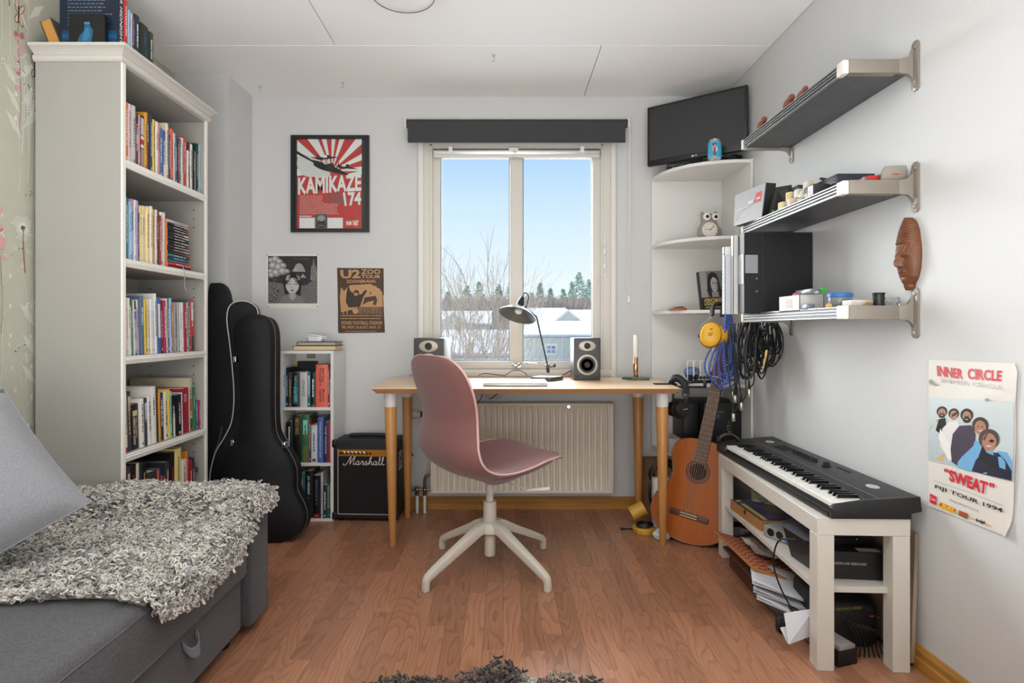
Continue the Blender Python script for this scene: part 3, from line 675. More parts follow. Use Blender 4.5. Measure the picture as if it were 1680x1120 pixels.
E = [(122, 840, 'magenta'), (135, 830, 'charcoal', [('light grey', .1, .9), ('black', .2, .8)]), (170, 826, 'black'), (222, 812, 'cream'), (246, 800, 'dark green'), (276, 815, 'black'), (318, 880, 'charcoal'), (398, 870, 'coral'), (410, 855, 'navy'), (438, 925, 'crimson', [(W, .8, .95)]),
  (474, 800, 'charcoal', None, {'desc': 'thick', 'dp': .24}), (512, 720, 'black', [('beige', .0, .5)], {'desc': 'large', 'dp': .27}), (548, 687, 'pale yellow', None, {'desc': 'tall', 'dp': .27}), (603, 785, W), (642, 712, 'orange', None, {'desc': 'tall'}), (664, 785, 'crimson'), (690, 768, 'navy'), (708, 810, 'brown'), (722, 850, 'charcoal')]
shelf_row(E, 'bottom shelf of tall bookcase', SHZ[4], group='books on the bottom shelf of the tall bookcase', x_end=748, org=(180, 600), sc=5.09, depth=(.15, .2))
# pile of pocket books lying flat on the second shelf
cols = ['maroon', 'red', 'teal', 'navy', 'teal', 'black', 'black', 'black', 'black', 'black', 'black', 'black', 'black', 'black', 'black', 'black', 'light grey']
ends = ['navy', 'coral', 'red', 'teal', 'navy', 'red', 'beige', 'lilac', 'magenta', 'amber', 'navy', 'mint', 'pale pink', 'red', 'teal', 'amber', 'lilac']
z = SHZ[1]; ya = 2.395; ht0 = .0118
for i in range(17):
    ln = .165-.0008*i if i > 3 else .178-.006*i
    b = book(f"flat {cols[i]} pocket book with {ends[i]} end, {ORD[i+1]} from bottom of pile on second shelf", 'pile of pocket books on the second shelf', (0, 0, 0), 0, ht0-.0004, ln, .115, cols[i], [(ends[i], .78, .995), (rb_.choice(['pink', 'mint', 'teal', 'lilac']), .66, .72)],
             rot=(0, 0, 0), style=0)
    # lay it down: local z (height) -> +y, local x (thickness) -> z, spine -y -> +x
    b.rotation_euler = Matrix(((0, -1, 0), (0, 0, 1), (-1, 0, 0))).to_euler() if False else Matrix(((0, -1, 0), (0, 0, 1), (-1, 0, 0))).to_euler()
    b.location = (-1.385+rb_.uniform(-.003, .002), ya+.002*rb_.random(), z+ht0*(i+.5))
k = tag(MB().tube([(-1.36, 2.46, SHZ[1]+.01), (-1.355, 2.465, SHZ[1]-.02), (-1.358, 2.47, SHZ[1]-.07), (-1.352, 2.475, SHZ[1]-.095)], .0015, 5).build('bookmark_cord', mat('tan_cord', (190, 160, 140), .8)), 'thin tan cord hanging from second shelf of tall bookcase', 'cord')
# books on top
ZT = BZ+.0525
gT = 'books standing on top of the tall bookcase'
tops = [(2.070, 2.102, .245, (18, 34, 56), 'large dark blue book', .21, [(W, .1, .9)]), (2.104, 2.124, .185, 'red', 'red', .16, None), (2.126, 2.142, .16, 'light blue', 'light blue', .14, None), (2.144, 2.152, .155, 'pale pink', 'pale pink', .13, None),
        (2.153, 2.162, .16, 'navy', 'slim navy', .13, None), (2.164, 2.196, .165, (40, 46, 66), 'dark navy hardback', .15, None), (2.198, 2.250, .152, (26, 42, 36), 'thick dark green hardback', .15, None), (2.252, 2.282, .145, (34, 52, 44), 'last dark green hardback', .14, None)]
for i, (y0, y1, hh, c, nm, dp, acc) in enumerate(tops):
    kw = {}
    if i == 0: kw = dict(texts=[('AFTER MIDNIGHT', .05, .95, -.5, .4, (230, 230, 230))]); acc = None
    b = book(f"{nm if 'book' in nm or 'hardback' in nm else nm+' book'}, {ORD[i+1]} in row on top of tall bookcase", gT, (-1.375, (y0+y1)/2, ZT), pi/2, y1-y0-.0008, hh, dp, c, acc, **kw)
    if i == 0:
        cv = Canvas(lambda x, z: (-1.375-.20+x*.195, 2.0702, ZT+z*.24), (0, -1, 0))
        cv.rect(0, 0, 1, 1, (16, 30, 50)).rect(0, .0, 1, .22, (14, 62, 100)).rect(0, .1, 1, .16, (20, 80, 122)); rz_ = random.Random(3)
        for j in range(13):
            x_ = .1; zz = .92-j*.052
            while x_ < rz_.uniform(.7, .9): l_ = rz_.uniform(.03, .09); cv.rect(x_, zz, x_+l_, zz+.018, (96, 112, 130), up=False); x_ += l_+.02
        cv.build('back_cover_print', b, .4)
fb = root('book', 'small black book showing blue bottle on cover, on top of tall bookcase', 'book', (-1.47, 2.055, ZT), group=gT)
P('cover', MB().box(-1.535, -1.408, 2.048, 2.066, ZT, ZT+.10), mat('cover_black', (20, 20, 24), .4), fb, world=True)
P('pages', MB().box(-1.533, -1.412, 2.050, 2.064, ZT+.1, ZT+.1008), M_paper, fb, world=True)
cv = Canvas(lambda x, z: (-1.535+x*.127, 2.0478, ZT+z*.10), (0, -1, 0))
cv.poly([(.42, .72), (.58, .72), (.60, .55), (.68, .42), (.66, .2), (.62, 0), (.24, 0), (.30, .22), (.42, .40), (.44, .55)], (24, 90, 130)).poly([(.46, .5), (.56, .5), (.60, .2), (.5, .05), (.36, .05)], (50, 120, 160))
cv.box_text('ANTON', .44, .64, .58, .7, (180, 200, 210)); cv.build('front_print', fb, .4)
tb = root('book', 'leaning black book with orange page edge, left end of bookcase top', 'book', (-1.60, 2.10, ZT+.0035), rot=(0, R(-22), 0), group=gT)
P('pages', MB().box(-.018, .018, -.03, .13, .002, .092), mat('orange_page_edge', (198, 142, 70), .8, var=.08, vscale=90, stretch=(9, 1, 1)), tb)
P('cover', MB().box(.018, .021, -.032, .132, 0, .094).box(-.021, -.018, -.032, .132, 0, .094).box(-.021, .021, .13, .134, 0, .094), mat('cover_grey', (70, 70, 70), .5), tb)

# ------------------------------------------------------------------ small white shelf by the pillar
s1 = at(458, 577, 3.056); sx0, sx1, sz = -1.177, -.894, .900
sy0, sy1 = 3.056, 3.262
ss = root('small_bookshelf', 'narrow white three-tier shelf unit between guitar cases and amplifier', 'shelf', ((sx0+sx1)/2, 3.16, 0))
for x0, x1 in ((sx0, sx0+.016), (sx1-.016, sx1)): P('side_panel', MB().box(x0, x1, sy0, sy1, 0, sz), M_white, ss, world=True, bev=.001, seg=1)
P('back_panel', MB().box(sx0+.016, sx1-.016, sy1-.006, sy1-.001, 0, sz), M_white, ss, world=True)
r1z, r2z, r3z = H-(668-CY)*sy0/F, H-(759.5-CY)*sy0/F, H-(851-CY)*sy0/F
for z in (sz, r1z, r2z, r3z):
    P('shelf', MB().box(sx0+.016 if z != sz else sx0+.0005, sx1-.016 if z != sz else sx1-.0005, sy0+.001, sy1-.006, z-.016, z), M_white, ss, world=True, bev=.001, seg=1)
P('hanger_bracket', MB().box(-1.10, -1.055, sy1-.012, sy1-.006, sz-.05, sz-.02).cyl((-1.078, sy1-.013, sz-.035), (-1.078, sy1-.016, sz-.035), .006), M_steel, ss, world=True)
def row2(items, xend, zs, where, group, dp=.13):
    for i, it in enumerate(items):
        sc = 3.394; px0 = 440+it[0]/sc; px1 = 440+(items[i+1][0] if i+1 < len(items) else xend)/sc
        ys = sy0+.012; xa, xb = at(px0, 0, ys).x, at(px1, 0, ys).x; zt = at(0, 540+it[1]/sc, ys).z
        kw = dict(it[4]) if len(it) > 4 else {}; dsc = kw.pop('desc', 'upright'); ln = kw.pop('lean', 0)
        book(f"{dsc} {it[2]} book, {ORD[i+1]} from left on {where} of narrow white shelf", group, ((xa+xb)/2, ys, zs+.0004+abs(sin(R(ln)))*(xb-xa)/2), 0, xb-xa-.0006, zt-zs, kw.pop('dp', dp), it[2], it[3] if len(it) > 3 else None, ln, **kw)
row2([(82, 205, 'light blue'), (97, 215, 'black'), (112, 240, 'charcoal'), (130, 240, 'black', [('teal', .1, .6)], {'texts': [('CASTLE of the WEST', .15, .9, -.3, .3, (150, 200, 200))]}), (176, 240, 'light grey', None, {'texts': [('LEVANDE', .3, .78, -.4, .4, (40, 110, 90))]}), (217, 238, 'teal', [('pale blue', .4, .9)]), (235, 240, 'black', [('red', .02, .07)]),
      (264, 198, 'coral', None, {'desc': 'thick tall', 'dp': .15, 'texts': [('Karl Ove', .60, .92, .05, .5, (20, 20, 20)), ('Knausgård', .52, .92, -.45, -.02, (20, 20, 20)), ('Morgon', .14, .42, .05, .5, (20, 20, 20)), ('stjärnan', .12, .42, -.45, -.02, (20, 20, 20))]}), (331, 196, 'crimson'), (342, 275, 'light grey')], 350, r1z, 'upper tier', 'books in the upper tier of the narrow shelf')
row2([(100, 515, 'black'), (135, 482, 'black', None, {'desc': 'thick tall', 'texts': [('REBECCA YARROS', .6, .95, -.4, .4, (190, 150, 80))]}), (185, 480, 'green', [('olive', .0, .35), ('mint', .6, .9)], {'lean': 0}), (228, 500, 'maroon'), (238, 535, 'light grey', [('pale blue', .1, .9), ('magenta', .03, .1)]),
      (273, 492, 'blue', None, {'texts': [('WORLD WITHOUT END', .1, .9, -.3, .3, (200, 205, 210))]}), (306, 517, 'navy', None, {'texts': [('THE WINTER', .2, .9, -.3, .3, (200, 205, 210))]}), (333, 517, 'red')], 351, r2z, 'middle tier', 'books in the middle tier of the narrow shelf')
row2([(150, 900, 'dark green'), (172, 802, 'teal'), (204, 790, 'black', None, {'desc': 'thick tall', 'texts': [('JO NESBØ', .5, .9, -.5, .3, (225, 225, 222)), ('KNIVEN', .15, .45, -.4, .1, (170, 170, 165))]}), (247, 815, 'black', [('red', .02, .09)], {'desc': 'thick', 'texts': [('MIDNATT', .3, .9, -.3, .2, (120, 125, 160))]}),
      (292, 800, 'light grey'), (304, 870, 'navy'), (328, 850, 'green'), (340, 835, 'dark green')], 350, r3z, 'bottom tier', 'books in the bottom tier of the narrow shelf')
# black and yellow comic leaning behind the first books
cb = root('comic_album', 'black comic album with yellow title behind books in upper tier', 'book', (-1.09, 3.215, r1z))
P('cover', MB().box(-1.145, -1.035, 3.226, 3.238, r1z+.001, r1z+.235), mat('cover_black', (20, 20, 24)), cb, world=True)
cv = Canvas(crop(440, 540, 3.394, lambda a, b_: at(a, b_, 3.2255)), (0, -1, 0)); cv.text('ASK', [(112, 190), (162, 178), (164, 208), (114, 226)], (214, 186, 40), bold=.04); cv.build('title_print', cb)
# on top: two books and a charger
gb = 'books lying on the narrow white shelf'
for k, (px0, px1, py0, py1, c, pc, lab) in enumerate(((480, 551, 577, 568.5, 'amber', (214, 196, 160), 'lower gold-edged book lying on narrow white shelf'), (487, 551, 568.2, 561, 'charcoal', (170, 165, 150), 'upper black book lying on narrow white shelf'))):
    b = root('book', lab, 'book', (0, 0, 0), group=gb); Y0 = 3.075
    x0, x1 = at(px0, 0, Y0).x, at(px1, 0, Y0).x; z0 = sz+.0005 if k == 0 else sz+.0265; z1 = z0+(.0255 if k == 0 else .021)
    b.location = ((x0+x1)/2, 3.15, z0)
    P('cover', MB().box(x0, x1, Y0, Y0+.14, z0, z0+.003).box(x0, x1, Y0, Y0+.14, z1-.003, z1).box(x0, x0+.004, Y0, Y0+.14, z0, z1), mat('cov%d' % k, COL[c] if k else (150, 110, 50), .4), b, world=True, bev=.0008, seg=1)
    P('pages', MB().box(x0+.004, x1-.004, Y0+.003, Y0+.137, z0+.003, z1-.003), mat('pg%d' % k, pc, .8, var=.1, vscale=300, stretch=(.02, .02, 1)), b, world=True)
ch = root('power_adapter', 'white laptop charger with coiled cable on black book', 'charger', at(519, 560, 3.12)); z0 = sz+.0478; ch.location.z = z0
P('brick', MB().box(-.035, .035, -.03, .03, 0, .026), mat('gloss_white', (240, 240, 240), .25), ch, bev=.006, seg=3)
cc = []
for i in range(80):
    t_ = i/80*2*pi*3.4; cc.append((.052*cos(t_)*(1+.12*sin(i)), .034*sin(t_), .006+.018*(i/80)+.018*max(0, sin(t_*.5))))
P('cable', MB().sweep(cc, .0024, 6), mat('gloss_white', (240, 240, 240)), ch)
# pen holder on the wall
ph = root('wall_pen_holder', 'clear wall pen holder beside the narrow white shelf', 'pen holder', at(449, 625, 3.26))
P('pocket', MB().box(-.022, .022, .006, .014, -.06, .03).box(-.02, .02, -.012, .006, -.06, -.01), mat('grey_clear', (170, 172, 172), .3), ph, bev=.002)
for k, (dx, c, lb) in enumerate(((-.013, (190, 50, 40), 'red pen standing in the wall pen holder'), (.004, (60, 120, 70), 'green and yellow pen standing in the wall pen holder'))):
    p0 = ph.location+Vector((dx, -.003, -.01)); pn = root('pen', lb, 'pen', p0, rot=(0, R(-6+8*k), 0), group='pens in the wall holder')
    P('barrel', MB().cyl((0, 0, .0), (0, 0, .052), .004, n=10), mat('pen%d' % k, c, .4), pn); P('tip', MB().cyl((0, 0, .052), (0, 0, .066), .004, .001, n=10), mat('pen_tip%d' % k, ((230, 200, 60), (240, 220, 40))[k], .4), pn)
# ------------------------------------------------------------------ pictures on the back wall
def wallp(ox, oy, sc): return crop(ox, oy, sc, lambda a, b_: at(a, b_, YB-.0015))
pf = root('framed_poster', 'framed red and white poster with aeroplane and large lettering', 'picture', at(541, 301, YB))
cw = crop(470, 210, 6.22, lambda a, b_: at(a, b_, YB-.018))
o0, o1 = cw(43, 72), cw(842, 1060); i0, i1 = cw(80, 108), cw(803, 1025)
fr = MB()
for x0, x1, z0, z1 in ((o0.x, o1.x, i0.z, o0.z), (o0.x, o1.x, o1.z, i1.z), (o0.x, i0.x, i1.z, i0.z), (i1.x, o1.x, i1.z, i0.z)): fr.box(x0, x1, YB-.02, YB-.001, z0, z1)
P('frame', fr, mat('frame_black', (26, 26, 27), .4), pf, world=True)
P('backing', MB().box(i0.x, i1.x, YB-.008, YB-.002, i1.z, i0.z), mat('passe_dark', (50, 52, 52), .5), pf, world=True)
cv = Canvas(crop(470, 210, 6.22, lambda a, b_: at(a, b_, YB-.009)), (0, -1, 0))
RED, WH = (196, 62, 60), (232, 230, 226); X0, X1, Y0, Y1 = 108, 768, 108, 1025
cv.rect(X0, Y0, X1, Y1, RED)
def clip(poly, x0, x1, y0, y1):
    def cl(p, f, g_):
        out = []
        for i in range(len(p)):
            a, b_ = p[i-1], p[i]; fa, fb = f(a), f(b_)
            if (fa >= 0) != (fb >= 0): t = fa/(fa-fb); out.append((a[0]+(b_[0]-a[0])*t, a[1]+(b_[1]-a[1])*t))
            if fb >= 0: out.append(b_)
        return out
    for f in (lambda p: p[0]-x0, lambda p: x1-p[0], lambda p: p[1]-y0, lambda p: y1-p[1]):
        if poly: poly = cl(poly, f, None)
    return poly
for k, (a0, a1) in enumerate(((113, 127), (99, 107), (83, 90), (68, 76), (42, 53), (20, 30), (138, 158), (0, 9), (176, 188))):
    c_ = (460, 440); L = 900
    p = clip([c_, (c_[0]-L*cos(R(180-a0)), c_[1]-L*sin(R(a0))), (c_[0]-L*cos(R(180-a1)), c_[1]-L*sin(R(a1)))], X0, X1, Y0, 500)
    if len(p) > 2: cv.poly(p, WH, up=(k == 0))
for (x, y, rx, ry) in ((180, 360, 75, 90), (250, 430, 110, 70), (340, 440, 100, 70), (150, 340, 42, 70), (300, 400, 90, 80), (380, 470, 70, 40)): cv.ell(x, y, rx, ry, (216, 214, 208))
cv.poly([(600, 475), (768, 432), (768, 475), (640, 500)], WH)
DK = (38, 38, 38)
cv.poly([(108, 232), (250, 320), (420, 360), (500, 400), (690, 505), (560, 470), (470, 450), (330, 400), (260, 345), (108, 265)], DK)
cv.ell(380, 400, 112, 30, DK, rot=.33); cv.ell(455, 400, 32, 46, (52, 50, 50), rot=.2)
cv.poly([(230, 295), (320, 300), (440, 290), (548, 298), (440, 315), (330, 325)], DK); cv.poly([(310, 300), (322, 262), (330, 300)], DK); cv.ell(425, 292, 20, 18, DK)
cv.poly([(500, 380), (600, 380), (735, 422), (620, 415), (540, 410)], DK); cv.ell(618, 388, 22, 20, DK); cv.poly([(525, 380), (530, 340), (540, 380)], DK); cv.ell(390, 290, 26, 14, WH); cv.ell(585, 382, 24, 12, WH); cv.ell(400, 345, 34, 24, WH, rot=.4); cv.line([(385, 320), (420, 385)], 6, DK); cv.line([(400, 318), (432, 380)], 6, DK)
cv.text('KAMIKAZE', [(118, 505), (764, 470), (764, 640), (118, 680)], WH, bold=.035)
cv.ell(520, 720, 110, 60, (158, 84, 82)); cv.poly([(700, 1020), (712, 830), (724, 1020)], (206, 90, 40))
cv.text('174', [(575, 655), (762, 650), (762, 785), (595, 800)], WH, bold=.035)
rz_ = random.Random(8)
for j in range(12):
    x_ = 136; ye = 380 if j < 5 else 530
    while x_ < ye-20: l_ = rz_.uniform(8, 30); cv.rect(x_, 690+j*16.5, x_+l_, 696+j*16.5, (226, 190, 184), up=False); x_ += l_+5
cv.rect(132, 895, 255, 905, WH).rect(132, 915, 576, 1022, WH)
cv.poly([(290, 900), (312, 876), (400, 876), (418, 900), (418, 1024), (290, 1024)], (92, 92, 92)).ell(355, 920, 40, 30, (160, 160, 158)).ell(355, 985, 48, 34, (60, 60, 60)).ell(335, 960, 14, 9, (30, 30, 30)).ell(375, 960, 14, 9, (30, 30, 30)).line([(330, 990), (380, 995)], 6, (150, 150, 150))
cv.box_text('神風', 605, 995, 738, 940, (240, 238, 234), bold=.01)
cv.build('print', pf, .5)
P('glass', MB().box(i0.x, i1.x, YB-.0135, YB-.0125, i1.z, i0.z), M_glass, pf, world=True, smooth=0)

# black and white drawing
dr = root('art_print', 'black and white drawing of a dark-haired woman pinned on wall', 'poster', at(480, 461, YB))
cwf = crop(430, 410, 7.724, lambda a, b_: at(a, b_, YB-.002))
a, b_ = cwf(58, 52), cwf(716, 738)
P('sheet', MB().box(a.x, b_.x, YB-.0018, YB-.0004, b_.z, a.z), mat('poster_paper', (226, 222, 214), .6), dr, world=True, smooth=0)
cv = Canvas(cwf, (0, -1, 0)); rz_ = random.Random(2)
cv.rect(76, 76, 700, 676, (44, 42, 42)); cv.poly([(78, 400), (300, 430), (560, 450), (700, 340), (700, 676), (78, 676)], (104, 102, 100))
for (x, y, r_) in ((120, 130, 45), (170, 120, 52), (220, 150, 44), (140, 200, 58), (210, 220, 60), (270, 200, 42), (110, 270, 40), (180, 290, 60), (260, 270, 56), (320, 270, 34), (120, 320, 40)):
    cv.ell(x, y, r_, r_*.85, (128, 126, 124)); cv.ell(x-6, y-8, r_*.72, r_*.6, (166, 164, 160)); cv.ell(x-10, y-12, r_*.35, r_*.3, (196, 194, 190))
cv.poly([(380, 272), (550, 276), (520, 200), (500, 180), (465, 166), (430, 185), (410, 225)], (166, 164, 160))
for j in range(6): cv.line([(410+j*10, 190+j*14), (470, 185+j*15), (520+j*3, 200+j*13)], 3, (80, 80, 80))
cv.poly([(485, 350), (518, 300), (560, 352)], (160, 158, 154))
cv.poly([(612, 380), (622, 210), (640, 190), (650, 112), (660, 112), (668, 190), (690, 215), (694, 400)], (118, 116, 114))
for j in range(40): x_ = rz_.uniform(612, 694); y_ = rz_.uniform(220, 380); cv.rect(x_, y_, x_+5, y_+rz_.uniform(6, 20), rz_.choice([(60, 60, 60), (170, 168, 165)]), up=(j % 10 == 0))
for j in range(420):
    x_ = rz_.uniform(78, 696); y_ = rz_.uniform(360, 672)
    if 240 < x_ < 530 and y_ > 300: continue
    g_ = rz_.choice([(150, 148, 146), (60, 60, 60), (176, 174, 170), (86, 84, 84)]); l_ = rz_.uniform(6, 22); a_ = rz_.uniform(0, 3.1); cv.line([(x_, y_), (x_+min(l_, 698-x_)*cos(a_)*.6, min(674, y_+l_*sin(a_)*.6))], rz_.uniform(2, 5), g_, up=(j % 30 == 0))
for j in range(9): x_ = rz_.uniform(95, 210); y_ = rz_.uniform(460, 640); cv.ell(x_, y_, 16, 22, (58, 56, 56)); cv.ell(x_, y_-6, 9, 9, (170, 168, 164))
for x_ in (430, 490, 535, 575): cv.line([(x_-16, 112), (x_, 100+rz_.uniform(0, 20)), (x_+20, 124)], 4, (140, 120, 110))
cv.ell(384, 410, 118, 122, (26, 25, 25)); cv.poly([(266, 400), (290, 560), (340, 560), (300, 400)], (26, 25, 25)); cv.poly([(502, 400), (486, 590), (430, 560), (470, 400)], (26, 25, 25))
for j in range(5): cv.line([(320+j*10, 310+abs(2-j)*6), (300+j*6, 380)], 5, (180, 178, 176), up=(j == 0)); cv.line([(440+j*9, 310+j*6), (460+j*6, 380)], 4, (160, 158, 156), up=False)
cv.poly([(220, 672), (250, 600), (340, 560), (430, 560), (510, 595), (545, 672)], (122, 120, 118)); cv.poly([(350, 520), (420, 520), (430, 600), (385, 640), (345, 600)], (160, 158, 155))
cv.ell(385, 450, 84, 98, (188, 186, 182)); cv.poly([(384, 345), (310, 400), (300, 440), (350, 385)], (26, 25, 25)); cv.poly([(386, 345), (460, 400), (470, 440), (420, 385)], (26, 25, 25))
for s_ in (-1, 1):
    cv.ell(385+s_*46, 430, 24, 12, (40, 40, 40)); cv.ell(385+s_*44, 430, 10, 8, (215, 214, 210)); cv.line([(385+s_*20, 402), (385+s_*72, 398)], 6, (50, 50, 50))
cv.ell(385, 512, 22, 9, (70, 68, 68)); cv.line([(380, 430), (372, 480), (395, 484)], 4, (110, 108, 106))
cv.build('print', dr)
pn = MB()
for x_, y_ in ((68, 62), (708, 60), (80, 722), (700, 716)): pn.cyl(cwf(x_, y_), cwf(x_, y_)+Vector((0, -.004, 0)), .0035, n=10)
P('drawing_pins', pn, M_steel, dr, world=True)

# brown tour poster
tp = root('tour_poster', 'brown and tan concert tour poster pinned beside window', 'poster', at(592, 493, YB))
cv = Canvas(cwf, (0, -1, 0)); BR, TN = (74, 54, 38), (190, 146, 100)
P('sheet', MB().prism([(p.x, p.z) for p in (cwf(950, 226), cwf(1540, 232), cwf(1542, 570), cwf(1534, 574), cwf(1556, 1046), cwf(968, 1052))], 0, .0012, Matrix(((1, 0, 0, 0), (0, 0, 1, YB-.0018), (0, 1, 0, 0), (0, 0, 0, 1)))), mat('brown_paper', BR, .6), tp, world=True, smooth=0)
cv.rect(962, 240, 1530, 1036, BR)
cv.text('U2', [(990, 250), (1244, 246), (1246, 358), (996, 362)], TN, bold=.04); cv.text('ZOO', [(1254, 242), (1500, 246), (1500, 304), (1256, 304)], TN, bold=.03); cv.text('TOUR', [(1256, 312), (1504, 314), (1504, 358), (1256, 360)], TN, bold=.03)
cv.text('ZOOMERANG', [(1066, 378), (1436, 376), (1438, 416), (1068, 418)], TN, bold=.03)
cv.poly([(1130, 445), (1380, 430), (1440, 470), (1490, 490), (1522, 540), (1532, 720), (1250, 722), (1000, 790), (985, 600), (1000, 470), (1040, 520), (1090, 460)], TN)
cv.poly([(1090, 440), (1120, 520), (1180, 560), (1260, 560), (1310, 500), (1330, 520), (1280, 600), (1240, 720), (1100, 730), (1060, 660), (1070, 540)], (60, 44, 34)); cv.ell(1195, 540, 34, 34, (60, 44, 34)); cv.ell(1190, 560, 26, 22, TN); cv.ell(1178, 548, 6, 5, BR); cv.ell(1204, 548, 6, 5, BR); cv.line([(1178, 572), (1204, 574)], 5, BR)
cv.ell(1375, 540, 26, 40, TN); cv.poly([(1300, 600), (1440, 580), (1460, 640), (1440, 700), (1400, 690), (1420, 640), (1330, 660), (1270, 700), (1290, 640)], BR); cv.ell(1375, 545, 8, 20, BR)
for j in range(4): cv.rect(1390+j*30, 455+j*28, 1450+j*24, 475+j*28, TN, up=False)
cv.rect(1215, 722, 1525, 812, (104, 78, 54))
rz_ = random.Random(6)
for j in range(90): x_ = rz_.uniform(1220, 1505); y_ = rz_.uniform(728, 804); cv.rect(x_, y_, x_+rz_.uniform(6, 16), y_+3, TN, up=(j == 0))
for j in range(30): x_ = rz_.uniform(990, 1070); y_ = rz_.uniform(680, 730); cv.rect(x_, y_, x_+rz_.uniform(6, 16), y_+3, TN, up=(j == 0))
for x_ in (1030, 1078): cv.poly([(x_-12, 740), (x_+8, 740), (x_+6, 790), (x_-6, 790)], TN); cv.ell(x_, 806, 9, 9, TN)
cv.poly([(1140, 740), (1170, 752), (1200, 738), (1222, 760), (1215, 800), (1170, 812), (1150, 790)], TN)
for y_, t_ in ((826, 1), (862, 1)):
    x_ = 996
    while x_ < 1500: l_ = rz_.uniform(8, 40); cv.rect(x_, y_, x_+l_, y_+11, TN, up=False); x_ += l_+6
cv.text('SYDNEY FOOTBALL STADIUM', [(1002, 902), (1520, 902), (1520, 944), (1004, 946)], TN, bold=.02); cv.text('FRI, NOV. 26 & SAT, NOV. 27', [(1012, 960), (1504, 960), (1504, 1000), (1014, 1002)], TN, bold=.02)
x_ = 1056
while x_ < 1450: l_ = rz_.uniform(6, 30); cv.rect(x_, 1026, x_+l_, 1034, TN, up=False); x_ += l_+6
cv.build('print', tp)

# ------------------------------------------------------------------ poster on the right wall
rp_ = root('band_poster', 'worn white band poster with red lettering on right wall', 'poster', atX(1590, 730, XR))
cr_ = crop(1500, 560, 3.294, lambda a, b_: atX(a, b_, XR-.003))
out = [(86, 97), (300, 104), (545, 118), (560, 140), (548, 300), (552, 400), (545, 560), (540, 740), (536, 860), (524, 980), (512, 1044), (470, 1056), (300, 1000), (150, 925), (80, 886), (82, 800), (76, 640), (74, 560), (80, 400), (78, 250)]
def crump(x, y): return Vector((XR-.0045-.0009*(sin(x*.02)+sin(y*.014+x*.008)), *cr_(x, y)[1:]))
sh = MB()
def psheet(u, v):
    # left and right borders follow the torn outline
    L_ = np.interp(v, [0, .15, .3, .6, .8, 1], [86, 78, 80, 74, 80, 82]); R_ = np.interp(v, [0, .05, .25, .5, .8, .93, 1], [543, 560, 548, 548, 538, 526, 508]); yt = 97+21*u; yb = 886+172*u
    y = yt+(yb-yt)*v; x = L_+(R_-L_)*u; return crump(x, y)+Vector((-.010*max(0, u-.93)*12*max(0, v-.9)*10, 0, 0))
P('sheet', sh.grid(psheet, 30, 44), mat('creased_paper', (224, 219, 210), .35, bump=.5, bscale=30), rp_, world=True, fix=False)
cv = Canvas(lambda x, y: crump(x, y), (-1, 0, 0), base=1.3e-3, eps=4e-5)
RD = (208, 36, 56)
def seg_rect(x0, y0, x1, y1, s0, col, n=10):   # sheared strip following the sheet; s0 = slope
    cv.l += cv.eps
    for i in range(n):
        a, b_ = x0+(x1-x0)*i/n, x0+(x1-x0)*(i+1)/n
        for j in range(n):
            c0, c1 = y0+(y1-y0)*j/n, y0+(y1-y0)*(j+1)/n
            cv._put([(a, c0+s0*(a-x0)), (b_, c0+s0*(b_-x0)), (b_, c1+s0*(b_-x0)), (a, c1+s0*(a-x0))], [(0, 1, 2, 3)], col)
cv.text('INNER CIRCLE', [(150, 198), (480, 236), (496, 262), (150, 222)], (200, 198, 194), bold=.03)
cv.text('INNER', [(128, 130), (264, 150), (264, 204), (130, 186)], RD, bold=.03); cv.text('CIRCLE', [(290, 144), (480, 158), (478, 216), (292, 204)], RD, bold=.03)
# photograph: five people in front of a pale blue-grey background
cv.l += cv.eps
n = 12
for i in range(n):
    a, b_ = 82+(458)*i/n, 82+458*(i+1)/n
    for j in range(n):
        t0, t1 = j/n, (j+1)/n; f = lambda x, t: (300+(x-82)*.06)*(1-t)+(640+(x-82)*.26)*t
        g_ = 1-.0*t0; cv._put([(a, f(a, t0)), (b_, f(b_, t0)), (b_, f(b_, t1)), (a, f(a, t1))], [(0, 1, 2, 3)], (int(205-25*t0), int(214-20*t0), int(214-16*t0)))
SK, HR = (176, 128, 104), (40, 34, 32)
def person(hx, hy, hr, body, pts, hair=HR, beard=False, shades=False):
    cv.poly(pts, body); cv.ell(hx, hy-hr*.25, hr*1.12, hr*1.1, hair); cv.ell(hx, hy+hr*.08, hr*.78, hr*.98, SK)
    if beard: cv.ell(hx, hy+hr*.6, hr*.7, hr*.5, hair)
    for s_ in (-1, 1): cv.ell(hx+s_*hr*.3, hy-hr*.05, hr*(.26 if shades else .12), hr*(.17 if shades else .08), (30, 28, 30))
    cv.line([(hx-hr*.25, hy+hr*.5), (hx+hr*.25, hy+hr*.5)], hr*.12, (230, 210, 200))
person(156, 385, 26, (206, 176, 130), [(84, 560), (92, 470), (130, 420), (176, 415), (190, 470), (172, 600), (160, 650), (120, 640)], beard=True)
cv.poly([(140, 420), (176, 412), (180, 450), (150, 500), (124, 480)], (30, 28, 30))
person(220, 396, 26, (226, 224, 222), [(144, 560), (160, 470), (196, 432), (240, 430), (262, 480), (248, 640), (196, 645)])
person(292, 405, 32, (74, 66, 80), [(198, 600), (214, 500), (250, 455), (316, 452), (340, 500), (330, 640), (240, 675), (206, 650)], beard=True)
cv.ell(270, 520, 22, 34, (206, 170, 196)); cv.poly([(150, 470), (200, 560), (206, 640), (190, 645), (140, 520)], (236, 232, 228))
person(366, 462, 40, (116, 172, 214), [(236, 680), (246, 600), (290, 548), (350, 536), (430, 560), (440, 640), (400, 716), (300, 700)], hair=(70, 62, 60))
cv.poly([(455, 590), (510, 600), (536, 650), (540, 705), (470, 680)], (110, 166, 206))
